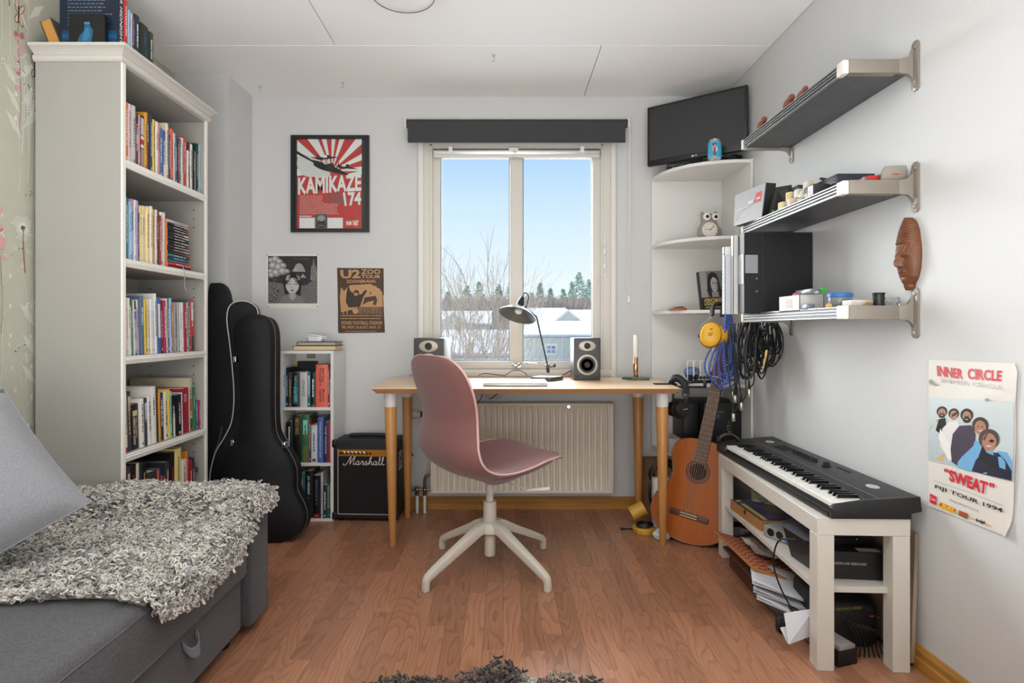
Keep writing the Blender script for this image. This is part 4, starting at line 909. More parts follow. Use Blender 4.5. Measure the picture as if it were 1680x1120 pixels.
person(412, 540, 50, (36, 38, 56), [(318, 700), (340, 640), (380, 600), (460, 600), (500, 640), (536, 700), (534, 752), (430, 728)], hair=(84, 70, 66), shades=True)
cv.poly([(378, 560), (400, 600), (450, 620), (470, 700), (400, 700), (350, 640)], (34, 34, 48))
cv.text('"', [(168, 686), (190, 690), (190, 708), (168, 704)], RD, bold=.03); cv.text('SWEAT', [(190, 690), (412, 760), (404, 828), (196, 754)], RD, bold=.04); cv.text('"', [(420, 762), (446, 768), (446, 790), (420, 786)], RD, bold=.03)
cv.line([(116, 752), (300, 812), (490, 888)], 1.5, (120, 118, 116))
cv.text('FIJI TOUR 1994', [(120, 772), (486, 902), (484, 932), (120, 796)], (30, 30, 32), bold=.02)
cv.text('PROUDLY BROUGHT TO YOU BY', [(200, 850), (360, 912), (360, 922), (200, 860)], (110, 108, 106))
cv.poly([(94, 820), (130, 838), (128, 884), (94, 868)], (206, 40, 44)); cv.text('Coke', [(98, 836), (126, 848), (126, 866), (98, 854)], (235, 230, 226), shear=.3)
cv.poly([(150, 866), (236, 904), (228, 930), (140, 892)], (226, 176, 50)); cv.poly([(150, 872), (232, 908), (228, 920), (146, 884)], (206, 50, 40)); cv.text('SUN', [(160, 878), (222, 904), (220, 916), (160, 888)], (240, 210, 80), bold=.06)
cv.poly([(252, 912), (302, 932), (294, 958), (246, 938)], (90, 120, 60)); cv.poly([(256, 918), (298, 936), (294, 950), (252, 932)], (206, 60, 50))
cv.text('Budget', [(344, 955), (396, 970), (394, 992), (344, 976)], (40, 40, 42), bold=.05); cv.poly([(318, 952), (342, 962), (342, 967), (318, 957)], (226, 150, 70)); cv.poly([(398, 984), (430, 996), (430, 1001), (398, 989)], (226, 150, 70))
cv.poly([(86, 214), (104, 200), (110, 222), (96, 236)], (150, 150, 148)); cv.ell(122, 232, 12, 7, (158, 158, 156)); cv.ell(408, 315, 12, 8, (130, 160, 160))
cv.build('print', rp_, .38)
# ------------------------------------------------------------------ radiator
M_rad = mat('radiator_enamel', (222, 213, 196), .35)
ra = root('radiator', 'cream panel radiator on wall below the window', 'radiator', (.1, 3.2, .11))
YR = 3.165; rx0, rx1 = at(706.5, 0, YR).x, at(1006.5, 0, YR).x; rz0, rz1 = at(0, 810, YR).z, at(0, 661.5, YR).z
P('rear_panel', MB().box(rx0+.01, rx1-.01, YR+.055, YR+.085, rz0+.01, rz1-.02), M_rad, ra, world=True, bev=.004)
P('side_cover', MB().box(rx0, rx0+.012, YR+.002, YR+.088, rz0+.01, rz1-.002).box(rx1-.012, rx1, YR+.002, YR+.088, rz0+.01, rz1-.002), M_rad, ra, world=True, bev=.002)
P('top_grille', MB().box(rx0, rx1, YR+.002, YR+.088, rz1-.008, rz1), M_rad, ra, world=True, bev=.002)
fp = MB(); m_ = .016; nr = 30; x0, x1, z0, z1 = rx0+m_, rx1-m_, rz0+m_, rz1-m_
fp.box(rx0, rx1, YR+.004, YR+.02, rz0, rz0+m_).box(rx0, rx1, YR+.004, YR+.02, rz1-m_, rz1).box(rx0, x0, YR+.004, YR+.02, rz0+m_, rz1-m_).box(x1, rx1, YR+.004, YR+.02, rz0+m_, rz1-m_)
P('front_border', fp, M_rad, ra, world=True, bev=.0025)
def rib(u, v):
    x = x0+(x1-x0)*u; z = z0+(z1-z0)*v; ph = (u*nr) % 1; b_ = max(0, min(1, (abs(ph-.5)*2-.45)/.2)); e_ = min(1, min(v, 1-v)*14); e_ = e_*e_*(3-2*e_)
    return (x, YR+.006+.013*(1-b_)*e_*(1 if min(u, 1-u) > .5/nr else 0), z)
P('ribbed_panel', MB().grid(rib, nr*10, 14), M_rad, ra, world=True, fix=False, smooth=60)
P('thermostat_valve', MB().cyl(at(677, 679.5, 3.2), at(686, 679.5, 3.2), .022).cyl(at(686, 679.5, 3.2), at(692, 679.5, 3.2), .018).cyl(at(692, 679.5, 3.2), at(706, 679.5, 3.2), .008), mat('valve_cream', (226, 216, 196), .4), ra, world=True, bev=.001)
P('valve_cap', MB().cyl(at(690, 679.5, 3.18), at(696, 679.5, 3.18), .016, .012), M_black, ra, world=True)
pp = MB()
for px in (684.5, 697): pp.cyl(at(px, 808, 3.2), Vector((at(px, 0, 3.2).x, 3.2, .0)), .0085)
P('floor_pipe', pp, mat('pipe_white', (225, 222, 214), .4), ra, world=True)
vb2 = MB()
for px in (684.5, 697): vb2.cyl(at(px, 812, 3.2), at(px, 798, 3.2), .013, n=6).ball(at(px, 803, 3.2), .015)
vb2.cyl(at(676, 803, 3.2), at(706, 803, 3.2), .008).tube([at(697, 800, 3.2), at(697, 788, 3.2), at(700, 780, 3.2), at(708, 775, 3.2)], .009)
P('pipe_fittings', vb2, mat('brass_nickel', (150, 128, 104), .3, .9), ra, world=True)
P('vent_screw', MB().cyl(at(933, 667, YR), at(933, 667, YR-.008), .009), M_chrome, ra, world=True)
fb_ = MB()
for px in (765, 945): fb_.box(at(px-2, 0, YR).x, at(px+2, 0, YR).x, YR+.03, YR+.05, rz0-.012, rz0+.005)
P('bracket_foot', fb_, M_rad, ra, world=True)

# ------------------------------------------------------------------ desk
M_bamb = mat('bamboo_top', (228, 196, 158), .32, var=.07, vscale=5, stretch=(.6, 14, 6), coat=.1)
M_bambe = mat('bamboo_edge', (186, 138, 94), .4, var=.1, vscale=6, stretch=(.8, 10, 30))
M_bleg = mat('bamboo_leg', (192, 136, 76), .4, var=.14, vscale=10, stretch=(9, 9, .35))
dk = root('desk', 'bamboo-topped desk with cone legs and white leg collars under window', 'desk', (.105, 2.95, 0))
DZ = .745
def edge(y0, y1, xl, xr, n=14, bow=.012):
    pts = []
    for i in range(n+1): t = i/n; pts.append((xl+(xr-xl)*t, y0-bow*sin(pi*t)))
    for i in range(1, n): t = i/n; pts.append((xr+bow*sin(pi*t)+.012*t, y0+(y1-y0)*t))
    for i in range(n+1): t = i/n; pts.append((xr+.012-(xr-xl+.024)*t, y1+0*t))
    for i in range(1, n): t = i/n; pts.append((xl-bow*sin(pi*(1-t))-.012*(1-t), y1+(y0-y1)*t))
    return pts
top = edge(2.625, 3.255, -.598, .807)
cxm, cym = .105, 2.94
def shr(p, d): return [(cxm+(x-cxm)*(1-d/.72), cym+(y-cym)*(1-d/.33)) for x, y in p]
tb_ = MB(); n_ = len(top); b2 = shr(top, .022); b1 = shr(top, .001)
V = [(x, y, DZ) for x, y in b1]+[(x, y, DZ-.002) for x, y in top]+[(x, y, DZ-.026) for x, y in b2]
Fc = [tuple(range(n_))]+[(i, (i+1) % n_, n_+(i+1) % n_, n_+i) for i in range(n_)]
tb_.add(V, Fc); P('tabletop', tb_, M_bamb, dk, world=True, smooth=0, fix=False)
eb = MB().add([v for v in V[n_:]], [(i, (i+1) % n_, n_+(i+1) % n_, n_+i) for i in range(n_)]+[tuple(n_+i for i in range(n_))[::-1]])
P('tabletop_underside', eb, M_bambe, dk, world=True, smooth=0, fix=False)
for (xt, xb, Y_) in ((-.527, -.517, 2.72), (.748, .752, 2.72), (-.516, -.512, 3.12), (.728, .732, 3.12)):
    P('leg', MB().cyl((xb, Y_, 0), (xt, Y_, DZ-.095), .0155, .0285, 28), M_bleg, dk, world=True, bev=.001)
    P('leg_collar', MB().cyl((xt, Y_, DZ-.095), (xt, Y_, DZ-.026), .029, .031, 28), mat('collar_white', (226, 224, 220), .35), dk, world=True, bev=.0015)
# wires under the desk
wr = root('cable_basket', 'wire cable holder with black wires under desk', 'cable tray', (-.05, 3.0, DZ-.03))
q = MB()
for k in range(8): q.tube([(-.11+k*.016, 2.96, DZ-.028), (-.10+k*.014, 2.99, DZ-.07), (-.06+k*.006, 3.02, DZ-.095)], .0012, 4)
q.tube([(-.12, 2.96, DZ-.028), (.03, 2.96, DZ-.028)], .0015, 4)
P('basket_wires', q, M_steel, wr, world=True)
P('black_wires', MB().tube([(-.14, 2.9, DZ-.027), (-.08, 2.9, DZ-.045), (-.03, 2.9, DZ-.045), (.02, 2.92, DZ-.026)], .0035, 6).tube([(-.02, 2.92, DZ-.045), (-.04, 2.95, DZ-.07), (-.07, 3.0, DZ-.095)], .0028, 6).tube([(-.13, 2.9, DZ-.03), (-.11, 2.95, DZ-.08), (-.2, 3.1, DZ-.2), (-.26, 3.2, DZ-.3)], .0025, 6), M_cable, wr, world=True)
# ------------------------------------------------------------------ things on the desk
M_spk = mat('speaker_grey', (70, 70, 72), .45, bump=.1, bscale=500); M_ring = mat('speaker_ring', (190, 182, 170), .4, .3); M_cone = mat('speaker_cone', (66, 65, 65), .9, spec=.2)
def speaker(px0, px1, pyt, pyb, Y, label, turn):
    x0, x1 = at(px0, 0, Y).x, at(px1, 0, Y).x; zt = at(0, pyt, Y).z; wdt = x1-x0; ht = zt-DZ
    s_ = root('speaker', label, 'speaker', ((x0+x1)/2, Y, DZ), turn, group='pair of desk speakers')
    P('cabinet', MB().box(-wdt/2, wdt/2, 0, .165, .0, ht), M_spk, s_, bev=.006, seg=3)
    def disc(name, cz, prof, m, sx=1.0, sz=1.0):
        M = Matrix(((sx, 0, 0, 0), (0, 0, -1, 0), (0, sz, 0, 0), (0, 0, 0, 1))); return P(name, MB().lathe(prof, (0, 0, cz), 36, M), m, s_)
    wc = wdt*.37; cz = ht*.365
    disc('woofer_ring', cz, [(wc*.80, -.002), (wc*1.02, -.001), (wc*1.04, .003), (wc*.86, .005), (wc*.78, .001)], M_ring)
    disc('woofer', cz, [(wc*.80, .001), (wc*.76, .005), (wc*.66, .0045), (wc*.60, .001), (wc*.30, .0005), (wc*.28, .003), (wc*.18, .006), (.0005, .007)], M_cone)
    tz = ht*.81
    disc('tweeter_plate', tz, [(wc*.0005, -.002), (wc*.80, -.001), (wc*.84, .002), (wc*.78, .0035), (.0005, .0035)], M_ring, 1.0, .60)
    disc('tweeter', tz, [(.0005, .0), (wc*.33, .003), (wc*.31, .0055), (wc*.22, .005), (wc*.15, .008), (.0005, .0095)], M_cone)
    return s_
speaker(941.5, 985.5, 554, 619.5, 3.04, 'grey desk speaker standing right of the desk lamp', 0)
speaker(677.5, 728.5, 554.5, 622, 3.00, 'grey desk speaker partly hidden behind pink chair back', R(-8))
P('volume_dial', MB().cyl((-.052, -.001, .02), (-.052, -.005, .02), .006), M_black, bpy.data.objects['speaker'])
# laptop
lp = root('laptop', 'closed silver laptop lying on desk', 'laptop', (.03, 2.76, DZ+.001))
lx0, lx1 = at(792, 0, 2.72).x, at(899, 0, 2.72).x
P('base', MB().box(lx0, lx1, 2.72, 2.93, DZ+.002, DZ+.0105), M_alu, lp, world=True, bev=.003, seg=3)
P('lid', MB().box(lx0, lx1, 2.72, 2.93, DZ+.0115, DZ+.0165), mat('lid_silver', (214, 216, 222), .3, .75), lp, world=True, bev=.002, seg=3)
P('lid_groove', MB().box(at(836, 0, 2.72).x, at(857, 0, 2.72).x, 2.7195, 2.722, DZ+.0095, DZ+.0115), mat('groove_dark', (120, 122, 126), .4), lp, world=True)
lx = (lx0+lx1)/2; cv = Canvas(lambda x, y: (lx+x*.001, 2.83+y*.001, DZ+.0166), (0, 0, 1))
cv.ell(-5, 0, 8, 9, (150, 152, 156)).ell(5, 0, 8, 9, (150, 152, 156)).ell(12, 3, 4, 4, (208, 210, 214)).ell(2, 12, 2, 5, (150, 152, 156), rot=-.6); cv.build('lid_emblem', lp, .3)
P('foot_pads', MB().cyl((lx0+.02, 2.74, DZ), (lx0+.02, 2.74, DZ+.002), .005).cyl((lx1-.02, 2.74, DZ), (lx1-.02, 2.74, DZ+.002), .005).cyl((lx0+.02, 2.91, DZ), (lx0+.02, 2.91, DZ+.002), .005).cyl((lx1-.02, 2.91, DZ), (lx1-.02, 2.91, DZ+.002), .005), M_black, lp, world=True)
# desk lamp
M_lamp = mat('lamp_grey', (84, 86, 90), .38, .3); M_dark = mat('lamp_dark', (48, 48, 50), .35, .4)
dl = root('desk_lamp', 'grey metal architect style desk lamp with conical shade', 'lamp', at(898, 616, 3.06)); dl.location.z = DZ
YL = 3.06
fl = MB().prism([(at(870.5, 0, 3.02).x, 3.01), (at(904, 0, 2.97).x, 2.975), (at(923, 0, 3.1).x, 3.07), (at(886, 0, 3.1).x, 3.115)], DZ, DZ+.021)
P('foot', fl, M_lamp, dl, world=True, bev=.0015)
kn = at(898.5, 600, YL); el = at(880.5, 520, YL); sh_ = at(863, 507, YL-.01)
P('pole', MB().cyl(at(900, 611, YL), kn, .006).cyl(kn, el, .0045).tube([el, at(872, 513, YL), at(862, 505, YL-.01)], .0045), M_dark, dl, world=True)
P('knuckle', MB().cyl(kn+Vector((0, -.012, 0)), kn+Vector((0, .012, 0)), .011).cyl(at(902, 602, YL), at(909, 600, YL), .004).ball(at(910, 599.5, YL), .009, sc=(.7, .5, 1.2)).cyl(at(898.5, 603, YL), at(899.5, 611, YL), .0085), M_dark, dl, world=True)
dirn = (at(842, 530, YL-.06)-at(856, 489, YL)).normalized()   # axis of the shade, pointing down-left and to the viewer
c0 = at(854.5, 497, YL-.02); ax = Vector((-.30, -.38, -1)).normalized()
Mx = Vector((0, 0, 1)).rotation_difference(ax).to_matrix().to_4x4()
Rr = .098
P('shade', MB().lathe([(.014, 0), (.0185, .014), (.030, .026), (.070, .048), (.096, .068), (.0995, .074), (.097, .074), (.068, .051), (.028, .029), (.012, .016)], c0, 48, Mx), M_lamp, dl, world=True)
P('socket', MB().lathe([(.0005, -.040), (.007, -.038), (.014, -.028), (.020, -.006), (.021, .012), (.016, .016)], c0, 28, Mx), M_dark, dl, world=True)
P('bulb', MB().lathe([(.008, .016), (.016, .032), (.021, .044), (.019, .054), (.010, .062), (.0005, .064)], c0, 24, Mx), mat('bulb_glass', (232, 228, 220), .15), dl, world=True)
top_ = c0-ax*.04
P('shade_cord', MB().tube([top_, top_+Vector((.004, 0, .014)), top_+Vector((.018, 0, .018)), top_+Vector((.030, 0, -.004)), at(865, 497, YL), sh_], .0032), M_cable, dl, world=True)
P('wing_nut', MB().ball(at(862, 505, YL-.012), .009, sc=(1, 1, 1.3)), M_dark, dl, world=True)
dc = tag(MB().tube([at(785, 616, 3.2), at(795, 612.5, 3.2), at(815, 614.5, 3.2), at(829, 616.5, 3.18)], .0022, 6).tube([at(829, 615.5, 3.16), at(840, 608.5, 3.14), at(852, 607.5, 3.14), at(862, 612, 3.14), at(864, 616, 3.14)], .0022, 6).build('cable', M_cable), 'black cable arching over back of the desk behind the laptop', 'cable')
rc_ = root('speaker_cable', 'red and black speaker cables running from right speaker to lamp', 'cable', at(930, 612, 3.14))
P('red_strand', MB().tube([at(922, 613, 3.15), at(930, 610, 3.15), at(938, 606, 3.17), at(944, 603, 3.2)], .0022, 6).tube([at(924, 615, 3.14), at(934, 614.5, 3.14), at(942, 614, 3.18)], .0018, 6), mat('red_wire', (190, 50, 50), .4), rc_, world=True)
P('black_strand', MB().tube([at(922, 615, 3.13), at(928, 613, 3.13), at(936, 608, 3.15), at(944, 602, 3.2)], .003, 6), M_cable, rc_, world=True)
tag(MB().tube([at(672, 616.5, 3.1), at(675, 614.5, 3.12), at(680, 614, 3.15)], .002, 6).build('red_wire', mat('red_wire', (190, 50, 50))), 'short red wire at the left speaker on desk', 'cable')
# candle on marble
mb_ = root('marble_slab', 'small green marble slab under brass candle holder on desk', 'slab', at(1044, 616, 3.08)); mb_.location.z = DZ
mx0, mx1 = at(1022.5, 0, 3.06).x, at(1065, 0, 3.06).x
P('slab', MB().prism([(mx0, 3.09), (mx0+.045, 3.04), (mx1, 3.05), (mx1-.02, 3.13), (mx0+.03, 3.14)], DZ+.0005, DZ+.014), mat('green_marble', (84, 104, 90), .25, var=.5, vscale=18), mb_, world=True, bev=.001)
cxp = at(1043, 0, 3.085).x
hd = root('candle_holder', 'brass tube candle holder on marble slab', 'candle holder', (cxp, 3.085, DZ+.0145)); hd_z = H-(586-CY)*3.085/F-DZ-.0145
P('tube', MB().cyl((0, 0, 0), (0, 0, hd_z), .0125, n=28), mat('polished_brass', (206, 160, 120), .15, 1), hd, bev=.0008)
cn = root('candle', 'white taper candle standing in brass holder', 'candle', (cxp, 3.085, DZ+.0145+hd_z))
P('wax', MB().cyl((0, 0, .0003), (0, 0, (586-549)*3.085/F), .0115, .0105, n=24), mat('candle_wax', (240, 236, 226), .4), cn, bev=.002)
P('wick', MB().cyl((0, 0, (586-549)*3.085/F), (.001, 0, (586-547)*3.085/F), .001, n=6), M_blackm, cn)

# ------------------------------------------------------------------ swivel chair
M_pink = mat('dusty_pink_fabric', (128, 82, 79), .8, bump=.35, bscale=700, var=.05, vscale=500, sheen=.25)
M_pipe = mat('pink_piping', (206, 166, 160), .6)
M_cw = mat('chair_white_metal', (214, 206, 194), .4)
cha = root('swivel_chair', 'dusty pink upholstered swivel chair with white four-star base', 'chair', (-.055, 2.46, 0))
ang = R(34)
st = root_st = [(-.279, .906, .100, .0), (-.280, .898, .150, .004), (-.280, .876, .196, .012), (-.274, .838, .226, .022), (-.262, .78, .238, .032), (-.248, .715, .230, .04), (-.240, .66, .222, .042), (-.246, .605, .232, .045), (-.252, .55, .248, .045),
      (-.236, .495, .258, .042), (-.195, .452, .260, .04), (-.13, .430, .260, .036), (-.05, .426, .258, .034), (.04, .438, .254, .032), (.11, .456, .248, .028), (.17, .470, .236, .020), (.215, .474, .214, .012), (.240, .468, .18, .005), (.250, .460, .13, 0)]
uw = resample([Vector((a, b_, 0)) for a, b_, c, d in st], 64); hwd = resample([Vector((c, d, 0)) for a, b_, c, d in st], 64)
Rz = Matrix.Rotation(ang, 3, 'Z')
def shell(off):
    pts = []
    for i, (p, q) in enumerate(zip(uw, hwd)):
        t = (uw[min(i+1, 63)]-uw[max(i-1, 0)]).normalized(); nrm = Vector((-t.y, t.x, 0))  # left of the direction of travel
        row = []
        for k in range(17):
            s_ = -1+2*k/16; cu = q.y*abs(s_)**2.2
            # the inside (occupied) side is up / forward; going down the back and forward along the seat it is to the left
            edge_ = math.sqrt(max(0, 1-abs(s_)**6)); o_ = off*edge_
            uu = p.x+nrm.x*(cu+o_); ww = p.y+nrm.y*(cu+o_)
            v = Rz @ Vector((uu, s_*q.x, ww)); row.append(tuple(v))
        pts.append(row)
    return pts
def shell_mesh(a_, b_):
    A_, B_ = shell(a_), shell(b_); m = MB(); nU, nK = 64, 17
    V = [v for r_ in A_ for v in r_]+[v for r_ in B_ for v in r_]; o_ = nU*nK; Fq = []
    for i in range(nU-1):
        for k in range(nK-1):
            a0 = i*nK+k; Fq.append((a0, a0+1, a0+nK+1, a0+nK)); Fq.append((o_+a0, o_+a0+nK, o_+a0+nK+1, o_+a0+1))
        for k in (0, nK-1):
            a0 = i*nK+k; Fq.append((a0, a0+nK, o_+a0+nK, o_+a0))
    for i in (0, nU-1):
        for k in range(nK-1): a0 = i*nK+k; Fq.append((a0, a0+1, o_+a0+1, o_+a0))
    return m.add(V, Fq)
P('seat_shell', shell_mesh(.016, -.016), M_pink, cha, smooth=60)
# piping right round the rim
rim = [shell(0)[i][0] for i in range(64)]+[shell(0)[63][k] for k in range(1, 16)]+[shell(0)[i][16] for i in range(63, -1, -1)]+[shell(0)[0][k] for k in range(15, 0, -1)]
P('piping', MB().sweep(rim, .0048, 6, close=True), M_pipe, cha, smooth=60)
# upholstered under-shell closing down to the column
un = MB(); sh0 = shell(-.014); i0 = 31
loop_ = [Vector(sh0[i][1]) for i in range(i0, 62)]+[Vector(sh0[61][k]) for k in range(2, 15)]+[Vector(sh0[i][15]) for i in range(61, i0-1, -1)]+[Vector(sh0[i0][k]) for k in range(14, 1, -1)]
nL = len(loop_); cb = Vector((0, 0, .372))
for j in range(11):
    v = .06+.94*j/10
    for p in loop_:
        tgt = cb+Vector((p.x, p.y, 0))*.10; q = p*(1-v)+tgt*v; q.z -= .020*sin(pi*v); un.v.append(tuple(q))
for j in range(10):
    for k in range(nL): un.f.append((j*nL+k, j*nL+(k+1) % nL, (j+1)*nL+(k+1) % nL, (j+1)*nL+k))
un.f.append(tuple(10*nL+k for k in range(nL)))
P('under_cover', un, M_pink, cha, smooth=60)
P('gas_lift', MB().cyl((0, 0, .27), (0, 0, .375), .0155, n=28), M_cw, cha)
P('column_sleeve', MB().cyl((0, 0, .20), (0, 0, .285), .0285, .0275, n=32), M_cw, cha, bev=.003)
P('column_foot', MB().cyl((0, 0, .055), (0, 0, .17), .0235, n=28), M_cw, cha, bev=.002)
P('hub', MB().lathe([(.0005, .145), (.036, .148), (.050, .158), (.050, .180), (.040, .197), (.030, .203), (.0005, .204)], n=32), M_cw, cha)
for k in range(4):
    a = [(-.243, -.225), (.228, -.225), (-.225, .215), (.24, .215)][k]
    d = Vector((a[0], a[1], 0)); L_ = d.length; d.normalize()
    pts = [d*.02+Vector((0, 0, .178)), d*.06+Vector((0, 0, .176)), d*(L_*.35)+Vector((0, 0, .150)), d*(L_*.65)+Vector((0, 0, .104)), d*(L_*.90)+Vector((0, 0, .064)), d*(L_*.985)+Vector((0, 0, .046)), d*L_+Vector((0, 0, .022)), d*(L_*1.0)+Vector((0, 0, .0))]
    P('leg', MB().sweep(resample(pts, 24), 1, sq=[(.046-.022*min(1, i/18), .044-.020*min(1, i/17)) for i in range(24)]), M_cw, cha, bev=.004, seg=2)
P('height_lever', MB().tube([Rz @ Vector((.02, -.05, .385)), (.11, -.10, .375), (.165, -.12, .362)], .003), M_cw, cha)
P('lever_grip', MB().cyl((.150, -.12, .362), (.245, -.13, .371), .0075, .0085), M_cw, cha, bev=.002)

# ------------------------------------------------------------------ guitar amplifier
M_tolex = mat('black_tolex', (24, 24, 27), .55, bump=.5, bscale=450)
am = root('guitar_amplifier', 'black guitar combo amplifier with gold control panel left of desk', 'amplifier', (-.728, 3.045, 0), R(-3))
aw, ah, ad = .172, .428, .195
bx = MB(); bx.box(-aw, aw, 0, ad, .012, ah); P('cabinet', bx, M_tolex, am, bev=.014, seg=4)
P('grille_recess', MB().box(-aw+.034, aw-.034, -.0015, .004, .044, ah-.084), mat('grille_cloth', (20, 20, 21), .85, bump=.6, bscale=900), am)
P('control_panel', MB().box(-aw+.034, aw-.034, -.002, .004, ah-.082, ah-.048), mat('gold_panel', (196, 132, 46), .35, .4), am)
gp = MB(); x0, x1, z0, z1 = -aw+.030, aw-.030, .040, ah-.044
for a_, b_, c, d in ((x0, x1, z0, z0+.003), (x0, x0+.003, z0, z1), (x1-.003, x1, z0, z1)): gp.box(a_, b_, -.004, .002, c, d)
P('cream_piping', gp, mat('cream_trim', (206, 190, 172), .5), am)
for k in range(6):
    x = -aw+.034+.028+k*.0205*1.02; P('knob', MB().lathe([(.0078, 0), (.0078, .006), (.0062, .0065), (.006, .012), (.0005, .0125)], (x, -.002, ah-.064), 20, Matrix(((1, 0, 0, 0), (0, 0, -1, 0), (0, 1, 0, 0), (0, 0, 0, 1)))), M_chrome, am)
jk = MB()
for x in (-aw+.045, -aw+.034+.028+6*.0209, -aw+.034+.028+6.8*.0209, aw-.05): jk.cyl((x, -.002, ah-.067), (x, -.006, ah-.067), .006, n=14)
P('jack_sockets', jk, M_black, am)
cr2 = MB()
for x in (-1, 1):
    for z in (.03, ah-.018): cr2.box(x*aw-.022 if x > 0 else -aw-.003, aw+.003 if x > 0 else -aw+.022, -.004, .03, z-.021, z+.021)
P('corner_caps', cr2, mat('corner_black', (30, 28, 30), .35), am, bev=.008, seg=3)
P('handle', MB().tube([(-.10, ad*.5, ah), (-.09, ad*.5, ah+.012), (.09, ad*.5, ah+.012), (.10, ad*.5, ah)], .011, 8), M_tolex, am)
P('feet', MB().cyl((-.13, .04, 0), (-.13, .04, .013), .016).cyl((.13, .04, 0), (.13, .04, .013), .016).cyl((-.13, .16, 0), (-.13, .16, .013), .016).cyl((.13, .16, 0), (.13, .16, .013), .016), M_black, am)
# script logo drawn as strokes
lg = MB(); sc_ = .00100; ox, oz = -.112, ah-.128
strokes = [
 [(2, 8), (0, 3), (5, -1), (12, 2), (22, 18), (33, 40), (36, 42), (33, 28), (30, 8), (31, 6), (44, 30), (52, 42), (54, 42), (49, 22), (46, 6), (50, 3), (56, 8)],
 [(72, 18), (66, 20), (59, 12), (58, 4), (64, 2), (70, 10), (73, 18), (70, 6), (73, 2), (79, 8)],
 [(79, 8), (84, 20), (85, 18), (92, 18), (88, 6), (91, 2), (97, 8)],
 [(97, 8), (106, 21), (104, 14), (109, 6), (104, 1), (97, 3)], [(109, 6), (114, 8)],
 [(114, 8), (124, 28), (128, 40), (124, 40), (119, 20), (115, 3), (121, 14), (128, 19), (129, 12), (127, 5), (131, 3), (137, 8)],
 [(151, 18), (145, 20), (138, 12), (137, 4), (143, 2), (149, 10), (152, 18), (149, 6), (152, 2), (158, 8)],
 [(158, 8), (166, 26), (168, 39), (165, 39), (162, 20), (162, 5), (166, 2), (172, 8)], [(172, 8), (180, 26), (182, 39), (179, 39), (176, 20), (176, 5), (180, 2), (187, 6)]]
for s_ in strokes: lg.sweep(resample([Vector((ox+x*sc_*1.18, -.005, oz+z*sc_*1.05)) for x, z in s_], len(s_)*5), .0019, 5)
P('script_logo', lg, mat('logo_white', (232, 226, 216), .4), am)
cv = Canvas(lambda x, z: (aw+.0002, x, z), (1, 0, 0)); cv.rect(.045, .26, .125, .36, (196, 184, 168)).poly([(.06, .275), (.075, .275), (.077, .31), (.095, .312), (.097, .28), (.11, .28), (.107, .345), (.095, .345), (.095, .325), (.078, .322), (.075, .345), (.062, .345)], (50, 46, 44)); cv.build('side_sticker', am, world=False)
P('power_cord', MB().tube([(aw-.02, ad-.01, ah-.05), (aw+.01, ad+.0, ah-.07), (aw+.05, ad-.01, ah-.12)], .003), M_cable, am)

# ------------------------------------------------------------------ guitar cases
M_caseb = mat('case_black_vinyl', (21, 21, 23), .62, bump=.35, bscale=400, spec=.3)
def outline(pix, Y): return [(at(x, 0, Y).x, at(0, y, Y).z) for x, y in pix]
def smooth_closed(pts, n):
    k = len(pts); out = []
    for i in range(n):
        t = i/n*k; j = int(t); u = t-j; a, b_, c, d = [Vector((*pts[(j+q) % k], 0)) for q in (-1, 0, 1, 2)]
        v = .5*((2*b_)+(c-a)*u+(2*a-5*b_+4*c-d)*u*u+(3*b_-a-3*c+d)*u**3); out.append((v.x, v.y))
    return out
def case(name, label, pix, Y, depth, m, tilt, parts):
    o_ = outline(pix, Y); zmin = min(p[1] for p in o_); cx_ = sum(p[0] for p in o_)/len(o_)
    r_ = root(name, label, 'guitar case', (cx_, Y, .002), rot=(R(-tilt), 0, 0), group='guitar cases leaning by the pillar')
    pts = smooth_closed([(x-cx_, z-zmin) for x, z in o_], 110)
    M = Matrix(((1, 0, 0, 0), (0, 0, 1, 0), (0, 1, 0, 0), (0, 0, 0, 1)))
    parts(r_, pts, M, depth, lambda px, py: (at(px, py, Y).x-cx_, at(px, py, Y).z-zmin))
    return r_
def shrink(pts, d):
    out = []; n_ = len(pts)
    for i in range(n_):
        a, b_ = Vector(pts[i-1]), Vector(pts[(i+1) % n_]); t = (b_-a).normalized(); nn = Vector((-t.y, t.x)); out.append((pts[i][0]+nn.x*d, pts[i][1]+nn.y*d))
    return out
def area(p): return sum(p[i-1][0]*p[i][1]-p[i][0]*p[i-1][1] for i in range(len(p)))
def hardcase(r_, pts, M, d, px):
    sg = 1 if area(pts) > 0 else -1; ins = shrink(pts, .007*sg)
    m = MB(); n_ = len(pts); V = [M @ Vector((x, y, .004)) for x, y in ins]+[M @ Vector((x, y, 0.012)) for x, y in pts]+[M @ Vector((x, y, d*.42)) for x, y in pts]
    P('lid', m.add(V, [tuple(range(n_))]+[(i, (i+1) % n_, n_+(i+1) % n_, n_+i) for i in range(n_)]+[(n_+i, n_+(i+1) % n_, 2*n_+(i+1) % n_, 2*n_+i) for i in range(n_)]+[tuple(2*n_+i for i in range(n_))[::-1]]), M_caseb, r_, smooth=50)
    P('body_shell', MB().prism(pts, d*.44, d, M), M_caseb, r_, smooth=50)
    loop = [M @ Vector((x, y, d*.43)) for x, y in shrink(pts, -.0015*sg)]
    P('valance', MB().sweep(loop, .003, 6, close=True), mat('valance_grey', (70, 68, 66), .4), r_)
    lt = MB()
    for (a, b_) in ((377, 587), (462, 729), (377, 725), (352, 790)):
        x, z = px(a, b_); lt.box(x-.008, x+.008, -.004, d*.5, z-.014, z+.014)
    P('latches', lt, M_chrome, r_, bev=.002)
